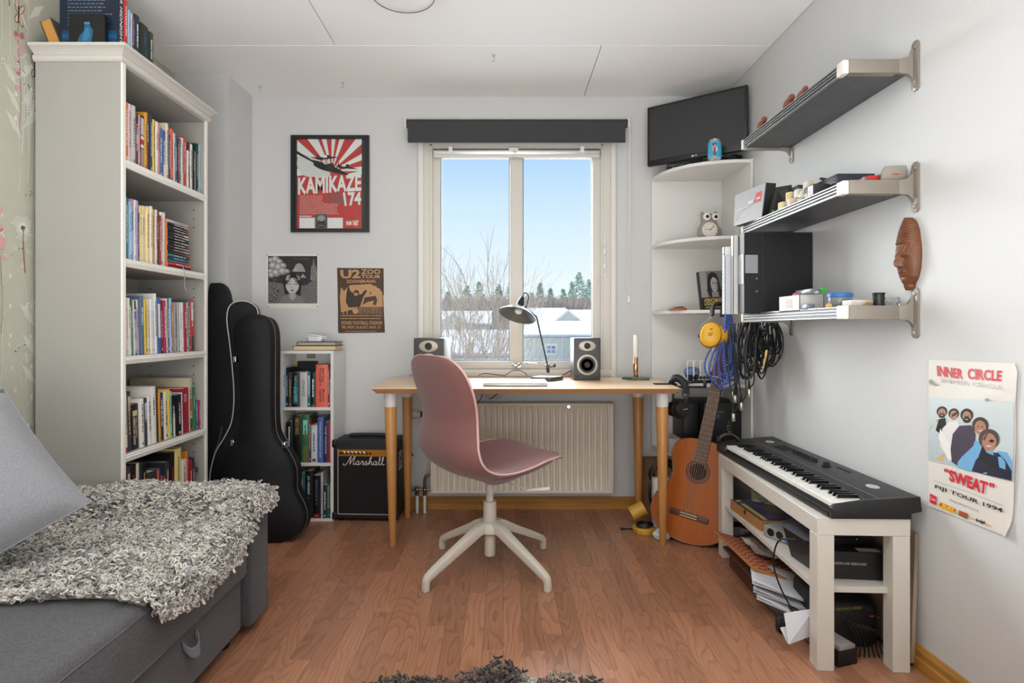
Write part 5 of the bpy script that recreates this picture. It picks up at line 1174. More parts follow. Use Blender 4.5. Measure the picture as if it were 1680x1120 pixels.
cpix = [(404, 511), (424, 516), (434, 532), (437, 560), (438, 620), (440, 690), (446, 718), (462, 738), (476, 764), (479, 786), (480, 806), (492, 828), (497, 850), (490, 872), (470, 884), (440, 889), (405, 889), (372, 884), (352, 868), (346, 842), (352, 815), (360, 796), (357, 778), (362, 752), (378, 728), (387, 705), (388, 670), (384, 600), (374, 560), (371, 535), (382, 516)]
case('guitar_case', 'black hard guitar case in front, nearest to the sofa', cpix, 2.73, .12, M_caseb, 3.2, hardcase)
M_gig = mat('gig_bag_black', (22, 22, 24), .7, bump=.3, bscale=300)
def gigbag(r_, pts, M, d, px):
    P('bag_body', MB().prism(pts, .004, d, M), M_gig, r_, bev=.012, seg=3, smooth=60)
    loop = [M @ Vector((x, y, .004)) for x, y in shrink(pts, -.001*(1 if area(pts) > 0 else -1))]
    P('white_piping', MB().sweep(loop, .0030, 6, close=True), mat('piping_white', (206, 200, 190), .5), r_)
    zz = [M @ Vector((x, y, d*.5)) for x, y in shrink(pts, -.002*(1 if area(pts) > 0 else -1))]
    P('zip', MB().sweep(zz, .0025, 5, close=True), mat('zip_grey', (120, 116, 108), .4, .5), r_)
gpix = [(392, 492), (412, 500), (418, 520), (424, 600), (436, 668), (450, 698), (468, 728), (480, 766), (490, 804), (497, 838), (498, 858), (480, 872), (430, 874), (370, 872), (346, 850), (342, 800), (344, 768), (352, 740), (366, 716), (377, 690), (380, 650), (376, 600), (371, 560), (366, 520), (372, 498)]
case('gig_bag', 'black gig bag with white piping behind the hard guitar case', gpix, 2.868, .050, M_gig, 2.0, gigbag)
def soft(r_, pts, M, d, px):
    P('bag_body', MB().prism(pts, .004, d, M), mat('soft_bag', (17, 17, 18), .8, bump=.3, bscale=200), r_, bev=.012, seg=3, smooth=60)
    x, z = px(351, 745)
    P('carry_strap', MB().sweep(resample([M @ Vector((x+.045, z+.16, -.004)), M @ Vector((x+.03, z+.08, -.012)), M @ Vector((x+.005, z+.02, -.006)), M @ Vector((x-.004, z-.05, 0))], 16), 1, sq=(.012, .004)), mat('zip_grey', (120, 116, 108)), r_)
spix = [(352, 458), (368, 464), (376, 490), (380, 560), (384, 640), (392, 700), (404, 760), (406, 850), (380, 862), (345, 862), (336, 820), (336, 700), (338, 560), (340, 470)]
case('soft_guitar_bag', 'tallest black soft guitar bag against the bookcase side', spix, 2.982, .0, M_gig, .0, lambda r_, pts, M, d, px: soft(r_, pts, M, .016, px)) if False else case('soft_guitar_bag', 'tallest black soft guitar bag standing beside the bookcase', spix, 2.932, .05, M_gig, 0, soft)
# ------------------------------------------------------------------ sofa
def fabric_mat(name, col, dark):
    m = bpy.data.materials.new(name); m.use_nodes = True; n = m.node_tree; b = n.nodes['Principled BSDF']; N = n.nodes.new; L = n.links
    t = N('ShaderNodeTexCoord'); mixs = []
    for s_ in ((1400, 240, 240), (240, 1400, 240), (240, 240, 1400)):
        mp = N('ShaderNodeMapping'); mp.inputs['Scale'].default_value = tuple(v*.8 for v in s_); L.new(t.outputs['Object'], mp.inputs[0])
        z = N('ShaderNodeTexNoise'); z.inputs['Scale'].default_value = 1; z.inputs['Detail'].default_value = 1; L.new(mp.outputs[0], z.inputs[0]); mixs.append(z.outputs[0])
    a = N('ShaderNodeMath'); a.operation = 'ADD'; L.new(mixs[0], a.inputs[0]); L.new(mixs[1], a.inputs[1])
    c = N('ShaderNodeMath'); c.operation = 'ADD'; L.new(a.outputs[0], c.inputs[0]); L.new(mixs[2], c.inputs[1])
    mr = N('ShaderNodeMapRange'); mr.inputs[1].default_value = 1.1; mr.inputs[2].default_value = 1.9; L.new(c.outputs[0], mr.inputs[0])
    rp_ = N('ShaderNodeValToRGB'); rp_.color_ramp.elements[0].color = lin(dark); rp_.color_ramp.elements[1].color = lin(col); L.new(mr.outputs[0], rp_.inputs[0])
    L.new(rp_.outputs[0], b.inputs['Base Color']); b.inputs['Roughness'].default_value = .9; b.inputs['Sheen Weight'].default_value = .15
    bp = N('ShaderNodeBump'); bp.inputs['Strength'].default_value = .5; bp.inputs['Distance'].default_value = .001; L.new(mr.outputs[0], bp.inputs['Height']); L.new(bp.outputs[0], b.inputs['Normal'])
    return m
M_sofa = fabric_mat('grey_woven_fabric', (94, 92, 97), (58, 57, 61)); M_cush = fabric_mat('cushion_woven_fabric', (148, 149, 152), (120, 121, 125))
so = root('sofa', 'grey woven fabric storage sofa at lower left with pull loop', 'sofa', (-1.26, 1.2, 0))
SXF = -.83; SZ = .372
def softbox(x0, x1, y0, y1, z0, z1, puff=.012, nx=14, ny=26):
    """cushion block with rounded, slightly domed top"""
    m = MB()
    def f(u, v):
        return (x0+(x1-x0)*u, y0+(y1-y0)*v, z1-puff+puff*(min(1, min(u, 1-u)*7))**.5*(min(1, min(v, 1-v)*12))**.5+.002*sin(9*u+5*v)*sin(7*v))
    m.box(x0, x1, y0, y1, z0, z1-puff); b_ = m
    return b_, f
sb, f = softbox(-1.695, SXF, -.45, 1.893, .205, SZ)
P('seat_cushion', MB().box(-1.695, SXF, -.45, 1.893, .205, SZ), M_sofa, so, world=True, bev=.022, seg=4)
P('seat_seam', MB().sweep([(SXF+.0, -.43, SZ-.02), (SXF+.0, 1.88, SZ-.02)], .0022, 5).sweep([(SXF, -.43, .222), (SXF, 1.88, .222)], .0022, 5), mat('seam_grey', (92, 91, 95), .8), so, world=True)
P('storage_drawer', MB().box(-1.60, SXF-.022, -.45, 1.885, .036, .20), M_sofa, so, world=True, bev=.006, seg=3)
P('armrest', MB().box(-1.695, SXF+.004, 1.90, 2.035, .034, .435), M_sofa, so, world=True, bev=.010, seg=3)
P('armrest_seam', MB().sweep([(SXF+.004, 1.908, .04), (SXF+.004, 1.908, .43)], .002, 5).sweep([(SXF+.0045, 2.028, .04), (SXF+.0045, 2.028, .43)], .002, 5), mat('seam_grey', (92, 91, 95)), so, world=True)
for xx, yy in ((-.90, 1.845), (-1.6, 1.98), (-.90, -.38), (-1.6, -.38)):
    P('foot', MB().cyl((xx, yy, 0), (xx, yy, .037), .026, .034, 20), M_black, so, world=True)
lp0 = atX(310, 1025, SXF-.02); Yl = lp0.y
lo = []
for i in range(13):
    t = i/12; a = pi*t; lo.append(Vector((SXF-.018+.028*sin(a), Yl+.030-.060*t, .205-.012*sin(a)-.050*sin(a)**.8*1.0)))
q = MB(); loopw = .022
pts = [Vector((SXF-.020, Yl-.028+.056*t, 0)) for t in (0, 1)]
def strap(u, v):
    a = pi*u; return Vector((SXF-.020+.020*sin(a)+.006*v*sin(a), Yl+.034*cos(a)*(1-.15*v), .198-.012-.030*sin(a)-.026*v-.006*sin(a)*v))
P('pull_loop', MB().grid(strap, 24, 4), mat('loop_grey', (118, 120, 126), .8, bump=.3, bscale=600), so, world=True, solid=.004, smooth=60, fix=False)

# back cushion
cu = root('sofa_cushion', 'large light grey square cushion leaning on sofa at left edge', 'cushion', (-1.42, 1.30, SZ))
def cush(side):
    def f_(u, v):
        a, b_ = 2*u-1, 2*v-1; th = .075*((1-a*a)*(1-b_*b_))**.42
        k = 1-.05*(1-b_*b_)*abs(a)-.0; k2 = 1-.05*(1-a*a)*abs(b_)
        return Vector((a*.29*k2*1.0, side*th, b_*.29*k+.0))
    return f_
c_bl, c_br, c_tr = Vector((-1.66, 1.33, .44)), None, None
# corners taken from the photograph: right tip low, top corner at left
tipR, tipT = at(148, 822, 1.62), at(8, 634, 1.62)
Ux = (Vector((tipR.x, 1.66, tipR.z+.0))); Ut = Vector((tipT.x, 1.50, tipT.z))
edge_v = Vector((-.16, -.03, .30))
Cw = MB()
R0 = at(148, 824, 1.55); T0 = at(6, 636, 1.62)         # right corner, top corner
ev = T0-R0; Lc = ev.length; e1 = ev.normalized(); nrm_ = Vector((.50, -.80, .42)); nrm_ = (nrm_-e1*nrm_.dot(e1)).normalized(); e2 = e1.cross(nrm_).normalized()
if e2.x > 0: e2 = -e2
Sz = .50; ctr = R0+e1*Lc/2+e2*Sz/2
def cf(side):
    def f_(u, v):
        a, b_ = 2*u-1, 2*v-1; th = .085*max(0, (1-a**4)*(1-b_**4))**.6
        pin = 1-.045*(1-a*a) ; pin2 = 1-.045*(1-b_*b_)
        p = ctr+e1*(a*Lc/2*pin2)+e2*(b_*Sz/2*pin)+nrm_*(side*th+.006*sin(6*a+2)*sin(5*b_)*(1-a*a)*(1-b_*b_))
        p.z = max(p.z, SZ+.004); p.x = max(p.x, XL+.004)
        return p
    return f_
cm = MB().grid(cf(1), 22, 22).grid(cf(-1), 22, 22)
P('cushion_cover', cm, M_cush, cu, world=True, smooth=80)
f1 = cf(0); ed = [f1(i/22, 0) for i in range(22)]+[f1(1, i/22) for i in range(22)]+[f1(1-i/22, 1) for i in range(22)]+[f1(0, 1-i/22) for i in range(22)]
P('edge_seam', MB().sweep(ed, .003, 5, close=True), M_cush, cu, world=True)

# ------------------------------------------------------------------ sheepskins: a pelt carrying curled locks
def inside(p, poly):
    x, y = p; c = False; n = len(poly)
    for i in range(n):
        x0, y0 = poly[i]; x1, y1 = poly[i-1]
        if (y0 > y) != (y1 > y) and x < (x1-x0)*(y-y0)/(y1-y0)+x0: c = not c
    return c
def locks(name, parent, surf, poly, n, size, seed, cols, segs=8, sides=4, rad=.0024, turns=1.3, lift=.016):
    """surf(s,y)->(point, normal). curls scattered over poly; one mesh with a colour attribute per lock (its own wool colour)"""
    rn = np.random.RandomState(seed); xs = [p[0] for p in poly]; ys = [p[1] for p in poly]; V = []; Fc = []; Cl = []; k = 0; b = 0
    while k < n:
        s_, y = rn.uniform(min(xs), max(xs)), rn.uniform(min(ys), max(ys))
        if not inside((s_, y), poly): continue
        p, nr = surf(s_, y); k += 1
        t1 = nr.cross(Vector((0, 1, .1))).normalized(); t2 = nr.cross(t1)
        a = rn.uniform(0, 2*pi); d = t1*cos(a)+t2*sin(a); e = nr.cross(d)
        R_ = size*rn.uniform(.55, 1.25); tn = turns*rn.uniform(.6, 1.25); hh = rn.uniform(.1, 1)*lift
        cl = cols[rn.randint(len(cols))]; g = rn.uniform(.8, 1.15); cl = tuple(min(1, c*g) for c in lin(cl)[:3])+(1,)
        pts = []
        for i in range(segs+1):
            t = i/segs; th = tn*2*pi*t; rr = R_*(1-.55*t)
            pts.append(p+d*(rr*cos(th)-R_+R_*1.6*t)+e*(rr*sin(th))*.8+nr*(hh+R_*.55*sin(th)+R_*.5*t))
        for i, q in enumerate(pts):
            tt = (pts[min(i+1, segs)]-pts[max(i-1, 0)]).normalized(); u_ = tt.cross(nr)
            u_ = u_.normalized() if u_.length > 1e-5 else d; v_ = u_.cross(tt); r_ = rad*(1.15-.75*(i/segs)**2)
            for j in range(sides): th = 2*pi*j/sides; V.append(tuple(q+u_*cos(th)*r_+v_*sin(th)*r_))
        for i in range(segs):
            for j in range(sides): Fc.append((b+i*sides+j, b+i*sides+(j+1) % sides, b+(i+1)*sides+(j+1) % sides, b+(i+1)*sides+j))
        Cl += [cl]*(segs*sides*4); b += (segs+1)*sides
    IV = wm(parent).inverted().translation; V = (np.array(V)+np.array(IV)).tolist()
    me = bpy.data.meshes.new(name); me.from_pydata(V, [], Fc); at_ = me.color_attributes.new('Col', 'FLOAT_COLOR', 'CORNER'); at_.data.foreach_set('color', np.array(Cl, dtype=np.float32).ravel())
    me.polygons.foreach_set('use_smooth', [True]*len(me.polygons)); me.materials.append(mat('wool', (150, 140, 130), .75, attr='Col', sheen=.3))
    o = bpy.data.objects.new(name, me); scene.collection.objects.link(o); o.parent = parent; o['kind'] = 'stuff'
    return o
ZS = SZ+.010
def skin(s_, y):
    """s runs across the seat from the wall side and folds down over the front edge (s > SXF)"""
    arm = min(1, max(0, (y-1.83)/.10)); arm = arm*arm*(3-2*arm); z = ZS+arm*(.445-ZS+.008)+.005*sin(s_*21)*cos(y*17)
    over = s_-(SXF-.015)
    if over <= 0: return Vector((s_, y, z)), Vector((0, -.25*sin(pi*arm), 1)).normalized()
    r_ = .03; th = min(over/r_, pi/2)
    if th < pi/2: return Vector((SXF-.015+r_*sin(th), y, z-r_*(1-cos(th)))), Vector((sin(th), 0, cos(th)))
    return Vector((SXF-.015+r_+.002, y, z-r_-(over-r_*pi/2))), Vector((1, -.15, .1)).normalized()
spoly = [(-1.60, 1.34), (-1.16, 1.335), (-.998, 1.345), (-.907, 1.352), (-.86, 1.325), (-.835, 1.325), (-.775, 1.36), (-.755, 1.43), (-.74, 1.50), (-.735, 1.58), (-.745, 1.66), (-.755, 1.76), (-.79, 1.83), (-.80, 1.88), (-.775, 1.92), (-.765, 1.97), (-.78, 2.045), (-.86, 2.06), (-1.0, 2.05), (-1.2, 2.055), (-1.40, 2.04), (-1.52, 1.92), (-1.60, 1.75)]
sk = root('sheepskin', 'curly grey sheepskin spread over sofa seat and armrest', 'sheepskin', (-1.15, 1.65, SZ))
pel = MB()
gx, gy = 46, 44; idx = {}
for i in range(gx):
    for j in range(gy):
        s_, y = -1.60+.87*i/(gx-1), 1.32+.74*j/(gy-1)
        if inside((s_, y), spoly): p, _ = skin(s_, y); idx[(i, j)] = len(pel.v); pel.v.append(tuple(p))
for (i, j) in list(idx):
    if all(k in idx for k in ((i+1, j), (i+1, j+1), (i, j+1))): pel.f.append((idx[(i, j)], idx[(i+1, j)], idx[(i+1, j+1)], idx[(i, j+1)]))
P('pelt', pel, mat('pelt_hide', (120, 110, 100), .9), sk, world=True, fix=False, solid=.006)
wool = [(206, 201, 194), (192, 187, 180), (172, 167, 161), (216, 213, 208), (158, 153, 148), (200, 187, 172), (138, 134, 130), (212, 204, 192), (124, 120, 117)]
locks('curly_wool', sk, skin, spoly, 12500, .0098, 3, wool, segs=10, sides=4, rad=.0024, lift=.020)
# dark sheepskin rug on the floor, its far edge in view
rg = root('sheepskin_rug', 'dark brown curly sheepskin rug at bottom edge on floor', 'rug', (-.03, 1.35, 0))
def rsurf(s_, y): return Vector((s_, y, .012+.026*math.exp(-((s_-.0)/.06)**2)*min(1, max(0, (y-1.45)*6)))), Vector((0, 0, 1))
rpoly = [(-.40, 1.2), (-.40, 1.58), (-.36, 1.625), (-.28, 1.645), (-.20, 1.625), (-.10, 1.645), (-.04, 1.675), (.0, 1.685), (.04, 1.655), (.075, 1.62), (.11, 1.60), (.14, 1.645), (.18, 1.645), (.22, 1.63), (.27, 1.62), (.30, 1.56), (.34, 1.2)]
P('pelt', MB().prism(rpoly, .001, .012), mat('rug_hide', (60, 48, 42), .9), rg, world=True)
brown = [(74, 60, 54), (58, 46, 42), (92, 78, 70), (48, 38, 36), (110, 96, 86), (66, 56, 54)]
locks('dark_wool', rg, rsurf, rpoly, 3800, .0085, 5, brown, segs=7, sides=4, rad=.0028, lift=.026)
locks('pale_wool', rg, rsurf, [(.10, 1.52), (.10, 1.60), (.14, 1.64), (.19, 1.64), (.21, 1.55)], 260, .0085, 6, [(150, 128, 108), (170, 150, 130), (120, 100, 86)], segs=7, sides=4, rad=.0028, lift=.028)
locks('grey_wool', rg, rsurf, [(.045, 1.56), (.05, 1.64), (.085, 1.61), (.09, 1.55)], 90, .0085, 7, [(176, 172, 168), (150, 146, 144)], segs=7, sides=4, rad=.0026, lift=.02)
# ------------------------------------------------------------------ corner shelf unit in the right-hand corner
cs = root('corner_shelf', 'tall white quarter-round corner shelf unit right of window', 'shelf', (1.05, 3.1, 0))
CXL, CXR, CYF = at(1069, 0, 3.262).x, 1.236, 2.885
P('back_panel', MB().box(CXL, CXR, 3.262, 3.276, 0, 1.865), M_white, cs, world=True, bev=.001, seg=1)
P('side_panel', MB().box(CXR, CXR+.012, CYF, 3.276, 0, 1.865), M_white, cs, world=True, bev=.001, seg=1)
def quarter(z0, z1, rx=None, ry=None):
    rx = rx or (CXR-CXL-.002); ry = ry or (3.262-CYF-.002); pts = [(CXR, 3.262)]
    for k in range(25): a = pi/2*k/24; pts.append((CXR-rx*cos(a)**.9, 3.262-ry*sin(a)**.9))
    return MB().prism(pts, z0, z1)
CS = [1.862, 1.482, 1.112, .738]
for z in CS+[.36, .07]: P('shelf', quarter(z-.017, z), M_white, cs, world=True, bev=.001, seg=1)
# television on top
tvl, tvr = at(1062, 0, 3.2), at(1226, 0, 2.895)
tv = root('monitor', 'black flat screen monitor angled on top of corner shelf', 'monitor', ((tvl.x+tvr.x)/2, 3.047, CS[0]), math.atan2(2.895-3.2, tvr.x-tvl.x))
P('housing', MB().box(-.262, .262, .0, .026, .050, .376), mat('gloss_black', (30, 30, 32), .3), tv, bev=.006, seg=3)
P('screen', MB().box(-.247, .247, -.001, .004, .080, .362), mat('screen_grey', (50, 50, 52), .32), tv)
P('rear_housing', MB().box(-.14, .12, .026, .05, .10, .32), M_black, tv, bev=.015)
P('neck', MB().box(-.03, .03, .01, .04, .008, .06), M_black, tv, bev=.004)
P('stand_base', MB().lathe([(.0005, .001), (.08, .001), (.082, .006), (.04, .012), (.0005, .014)], (0.03, .03, 0), 32), M_black, tv)
cv = Canvas(lambda x, z: (x, -.0005, z), (0, -1, 0)); cv.ell(-.012, .065, .0055, .0055, (220, 220, 220)).box_text('LG', -.003, .061, .012, .069, (215, 215, 215), bold=.02); cv.build('maker_mark', tv, .4, world=False)
# can
can = root('drink_can', 'bright blue drink can with red figure in front of monitor', 'can', at(1172.5, 262, 2.925)); can.location.z = CS[0]
P('can_body', MB().lathe([(.0005, .001), (.026, .001), (.0285, .004), (.033, .010), (.033, .093), (.030, .100), (.0265, .104), (.027, .106), (.0255, .104), (.0005, .102)], n=36), M_alu, can)
P('can_label', MB().lathe([(.0333, .012), (.0335, .0125), (.0335, .090), (.0333, .0905)], n=36), mat('can_blue', (66, 168, 206), .35), can)
def cyl_map(r_): return lambda u, z: (r_*sin(u), -r_*cos(u), z)
cv = Canvas(cyl_map(.0338), (0, -1, 0), eps=1e-4, base=1e-4)
cv.ell(-.42, .050, .22, .014, (196, 50, 60)).ell(-.36, .068, .12, .009, (232, 130, 150)).ell(-.52, .076, .10, .008, (50, 40, 50)).ell(-.2, .078, .10, .006, (40, 50, 80)).ell(-.5, .030, .10, .010, (190, 40, 50)).ell(-.28, .028, .09, .010, (44, 40, 60)).ell(-.05, .052, .07, .012, (230, 235, 235)).ell(.15, .060, .06, .004, (40, 80, 120)).ell(-.60, .055, .06, .012, (240, 200, 80)); cv.build('label_print', can, .4, world=False)
# tangled black cable and adaptor beside the can
tg = root('cable_tangle', 'tangled black cables and adapter behind can on corner shelf', 'cables', at(1200, 260, 2.98)); tg.location.z = CS[0]
rn = random.Random(12); q = MB()
for k in range(9):
    pts = []; r0 = rn.uniform(.018, .038)
    for i in range(14): a = i*.75+k; pts.append((r0*cos(a)*1.5+rn.gauss(0, .004), r0*sin(a)+rn.gauss(0, .004), .006+abs(sin(i*.5+k))*.035))
    q.sweep(resample(pts, 60), .0022, 5)
P('coils', q, M_cable, tg)['kind'] = 'stuff'
P('adapter', MB().box(-.035, .02, -.015, .015, .0, .03), M_black, tg, bev=.004)
lc = MB().tube([at(1095, 271, 3.1), at(1102, 269, 3.06), at(1118, 267, 3.04), at(1140, 261, 3.02), at(1150, 260, 2.99)], .0045, 6).tube([at(1105, 273, 3.1), at(1120, 271, 3.06), at(1136, 264, 3.04), at(1158, 262, 2.98)], .003, 6)
for i, v in enumerate(lc.v): lc.v[i] = (v[0], v[1], max(v[2], CS[0]+.002)) if v[0] > CXL+.04 and v[1] < 3.2 else v
lk = root('power_cable', 'thick black plug and cable left of monitor foot', 'cable', at(1120, 270, 3.06)); P('cable_run', lc, M_cable, lk, world=True); P('plug', MB().box(at(1093, 0, 3.1).x, at(1102, 0, 3.1).x, 3.09, 3.11, CS[0]+.001, CS[0]+.022), M_black, lk, world=True, bev=.004)
# owl clock
ow = root('owl_clock', 'grey owl shaped clock on second tier of corner shelf', 'clock', at(1163, 388, 3.02), R(6)); ow.location.z = CS[1]
M_owl = mat('owl_grey', (150, 142, 136), .45)
Ma = Matrix.Identity(4)
body = MB()
for lo_, (z, rx, ry) in enumerate([]): pass
prof = [(.0, .030, .020), (.006, .052, .030), (.03, .064, .036), (.06, .058, .035), (.085, .042, .030), (.10, .044, .028), (.115, .046, .028), (.128, .036, .022), (.133, .016, .012)]
V = []; nn = 28
for z, rx, ry in prof:
    for k in range(nn): a = 2*pi*k/nn; V.append((rx*cos(a)+(.012 if z < .09 else -.006)*0, ry*sin(a), z))
Fq = [(i*nn+k, i*nn+(k+1) % nn, (i+1)*nn+(k+1) % nn, (i+1)*nn+k) for i in range(len(prof)-1) for k in range(nn)]+[tuple(range(nn))[::-1], tuple((len(prof)-1)*nn+k for k in range(nn))]
body.add(V, Fq).ball((-.036, 0, .127), .012, sc=(1, .8, 1.2)).ball((.036, 0, .131), .012, sc=(1, .8, 1.2)).ball((.058, .004, .035), .02, sc=(.7, 1, 1.5))
P('body', body, M_owl, ow, smooth=60)
def disc(parent, name, x, y, z, r_, m, t=.004, tilt=0): return P(name, MB().cyl((x, y, z), (x, y-t, z), r_, r_*.96, 32), m, parent)
disc(ow, 'dial', -.010, -.030, .044, .040, mat('clock_cream', (224, 216, 202), .4), .008)
for x in (-.024, .022): disc(ow, 'eye', x, -.022, .113, .0185, mat('eye_white', (240, 238, 232), .3), .008)
for x in (-.022, .024): disc(ow, 'pupil', x, -.030, .113, .009, mat('eye_black', (24, 22, 22), .2), .002)
P('beak', MB().cyl((-.001, -.030, .104), (-.001, -.038, .094), .006, .001, 10), mat('beak_orange', (214, 96, 50), .4), ow)
cv = Canvas(lambda x, z: (-.010+x, -.0382, .044+z), (0, -1, 0))
for k in range(12): a = R(30*k); cv.ell(.031*sin(a), .031*cos(a), .0022, .0022, (110, 100, 92), 8, up=(k == 0))
cv.line([(0, 0), (.021, .020)], .003, (40, 36, 34)).line([(0, 0), (-.026, .001)], .0022, (40, 36, 34)).line([(0, 0), (-.004, -.012)], .001, (180, 60, 50)).ell(0, 0, .003, .003, (40, 36, 34)); cv.build('dial_print', ow, .4, world=False)
# biography standing on the third tier
g_c = lambda x, y: at(1040+x/4, 420+y/4, 3.0)
bl, br_ = g_c(445, 336), g_c(620, 325); wbk = (br_-bl).length; hbk = .205
bg_ = root('biography', 'paperback with black and white portrait of long-haired man on cover', 'book', ((bl.x+br_.x)/2+.006, 3.02, CS[2]+.002), rot=(R(-7), R(-3), R(8)))
P('cover', MB().box(-wbk/2, wbk/2, 0, .002, 0, hbk).box(-wbk/2, wbk/2, .022, .024, 0, hbk).box(-wbk/2, -wbk/2+.0025, 0, .024, 0, hbk), mat('cover_black', (20, 20, 24)), bg_)
P('pages', MB().box(-wbk/2+.003, wbk/2-.002, .002, .022, .002, hbk-.003), M_paper, bg_)
cv = Canvas(lambda x, z: (-wbk/2+x*wbk, 0, z*hbk), (0, -1, 0))
cv.rect(.03, .01, .98, .99, (30, 30, 31)).rect(.03, .33, .98, .99, (112, 110, 108)).rect(.03, .33, .3, .99, (150, 148, 145)).ell(.56, .78, .22, .20, (28, 26, 26)).poly([(.34, .8), (.28, .5), (.36, .34), (.92, .34), (.86, .5), (.78, .8)], (28, 26, 26))
cv.ell(.59, .66, .145, .19, (176, 172, 168)).poly([(.46, .48), (.72, .48), (.74, .34), (.46, .34)], (140, 136, 132)).poly([(.44, .78), (.58, .86), (.76, .76), (.74, .84), (.6, .92), (.46, .88)], (28, 26, 26))
for s_ in (-1, 1): cv.ell(.60+s_*.055, .69, .028, .014, (50, 48, 48)).line([(.60+s_*.02, .72), (.60+s_*.09, .725)], .012, (50, 48, 48))
cv.line([(.60, .68), (.575, .60), (.61, .595)], .01, (110, 106, 102)).line([(.56, .545), (.64, .548)], .014, (90, 84, 82)).ell(.70, .62, .04, .10, (120, 116, 112))
cv.box_text('GEORGE', .12, .20, .96, .30, (206, 180, 90), bold=.03); cv.box_text('HARRISON', .12, .12, .98, .19, (206, 180, 90), bold=.03); cv.box_text('PHILIP NORMAN', .16, .05, .96, .095, (215, 212, 206)); cv.build('cover_print', bg_, .35, world=False)
cz = root('coaster_stack', 'small round wooden dish with trinkets on third tier', 'dish', at(1112, 505, 3.04)); cz.location.z = CS[2]
P('dish', MB().lathe([(.0005, .0), (.046, .0), (.047, .006), (.044, .012), (.0005, .012)], n=32), mat('red_wood', (164, 92, 60), .5, var=.15, vscale=30), cz)
P('trinkets', MB().tube([(-.02, 0, .015), (0, -.01, .017), (.02, .0, .018), (.035, .005, .014)], .004, 6).box(-.02, .02, -.01, .012, .0125, .018), mat('pewter', (120, 116, 108), .4, .7), cz)
# fourth tier: wire rack, blue wool pompom, black rail
wk = root('wire_rack', 'small white wire rack on black base on lower corner tier', 'rack', at(1143, 618, 3.0)); wk.location.z = CS[3]
x0 = at(1128, 0, 2.98).x-wk.location.x; q = MB()
for k in range(4):
    xx = x0+k*.034; zz = .112; q.tube([(xx, -.02, .01), (xx, -.02, zz-.01), (xx+.008, -.02, zz), (xx+.022, -.02, zz), (xx+.030, -.02, zz-.01), (xx+.030, -.02, .01)], .0022, 6)
P('wires', q, mat('gloss_white', (240, 240, 240)), wk); P('base', MB().box(x0-.01, x0+.15, -.045, -.005, .0, .014), M_black, wk, bev=.003)
sp_ = MB()
for k in range(5): sp_.ball((x0+.03+k*.018, -.03, .028), .009, 8)
P('black_beads', sp_, M_black, wk)
pm_ = root('pincushion', 'dark blue and white patterned bowl beside wire rack', 'bowl', at(1135, 612, 3.03)); pm_.location.z = CS[3]
P('bowl', MB().lathe([(.0005, 0), (.016, .0), (.02, .004), (.034, .03), (.038, .05), (.036, .05), (.03, .03), (.0005, .012)], n=28), mat('bowl_navy', (34, 40, 62), .3), pm_)
P('speckled_rim', MB().lathe([(.0385, .040), (.040, .05), (.036, .070), (.02, .078), (.0005, .080)], n=28), mat('speckle_blue', (110, 130, 170), .6, var=.6, vscale=120), pm_)
rd = root('red_cup', 'small dark red cup behind blue rope on lower corner tier', 'cup', (at(1170, 0, 3.0).x, 3.0, CS[3]))
P('cup', MB().lathe([(.0005, 0), (.014, 0), (.024, .055), (.022, .055), (.0005, .01)], n=24), mat('dark_red', (96, 30, 28), .35), rd)
# black speaker-like box with lettering and other things below
bb = root('black_box', 'black cardboard box with small white lettering behind acoustic guitar', 'box', (1.13, 3.05, .3605))
bx0, bx1 = at(1122, 0, 3.0).x, at(1196, 0, 3.0).x; bz0, bz1 = .3605, at(0, 660, 3.0).z
P('carton', MB().box(bx0+.1, CXR-.005, 2.99, 3.25, bz0, bz1), mat('carton_black', (26, 26, 28), .5), bb, world=True, bev=.002)
cv = Canvas(crop(1030, 600, 7, lambda a, b_: at(a, b_, 2.989)), (0, -1, 0)); cv.text('PODCAST', [(1030, 520), (1100, 520), (1100, 540), (1030, 540)], (200, 200, 200)); cv.text('& SOUND', [(1005, 552), (1045, 555), (1045, 585), (1005, 582)], (200, 200, 200)); cv.rect(1000, 592, 1065, 598, (140, 140, 140)); cv.build('carton_print', bb)
b3 = root('black_case', 'black equipment case beside the lettered box behind guitar', 'case', (.95, 3.1, .36)); P('case_shell', MB().box(at(1122, 0, 3.05).x, bx0+.095, 3.05, 3.255, .3605, at(0, 661, 3.05).z), mat('carton_black', (26, 26, 28)), b3, world=True, bev=.006)
wb = root('white_box', 'white box with brown spot on low corner tier', 'box', (.86, 3.1, .36))
P('carton', MB().box(at(1096, 0, 3.1).x, at(1120, 0, 3.1).x, 3.08, 3.25, .3605, .43), mat('white_card', (214, 210, 204), .5), wb, world=True, bev=.002)
P('brown_spot', MB().box(at(1100, 0, 3.1).x, at(1108, 0, 3.1).x, 3.12, 3.16, .4301, .4312), M_bambe, wb, world=True)

# cardboard, cables and yellow things on the floor by the back desk leg
cb2 = root('cardboard_box', 'brown cardboard box holding black cables behind right desk leg', 'box', (.83, 3.1, 0))
P('carton', MB().box(.775, .90, 2.98, 3.25, .0, .30).box(.775, .90, 2.965, 2.98, .24, .32), mat('cardboard', (150, 112, 74), .8, bump=.2, bscale=40), cb2, world=True)
rn = random.Random(4); q = MB()
for k in range(7):
    r0 = rn.uniform(.04, .075); pts = [(.82+r0*cos(i*.7+k)*1.1, 2.955-.01*k*.3+rn.gauss(0, .004), .28+r0*sin(i*.7+k)+rn.gauss(0, .003)) for i in range(12)]
    q.sweep(resample(pts, 54), .004, 6)
q.tube([(.76, 2.95, .26), (.745, 2.94, .20), (.75, 2.94, .14), (.765, 2.95, .11)], .008)
tag(q.build('black_cable_coil', M_cable), 'black cable coils draped over cardboard box behind desk leg', 'cable')
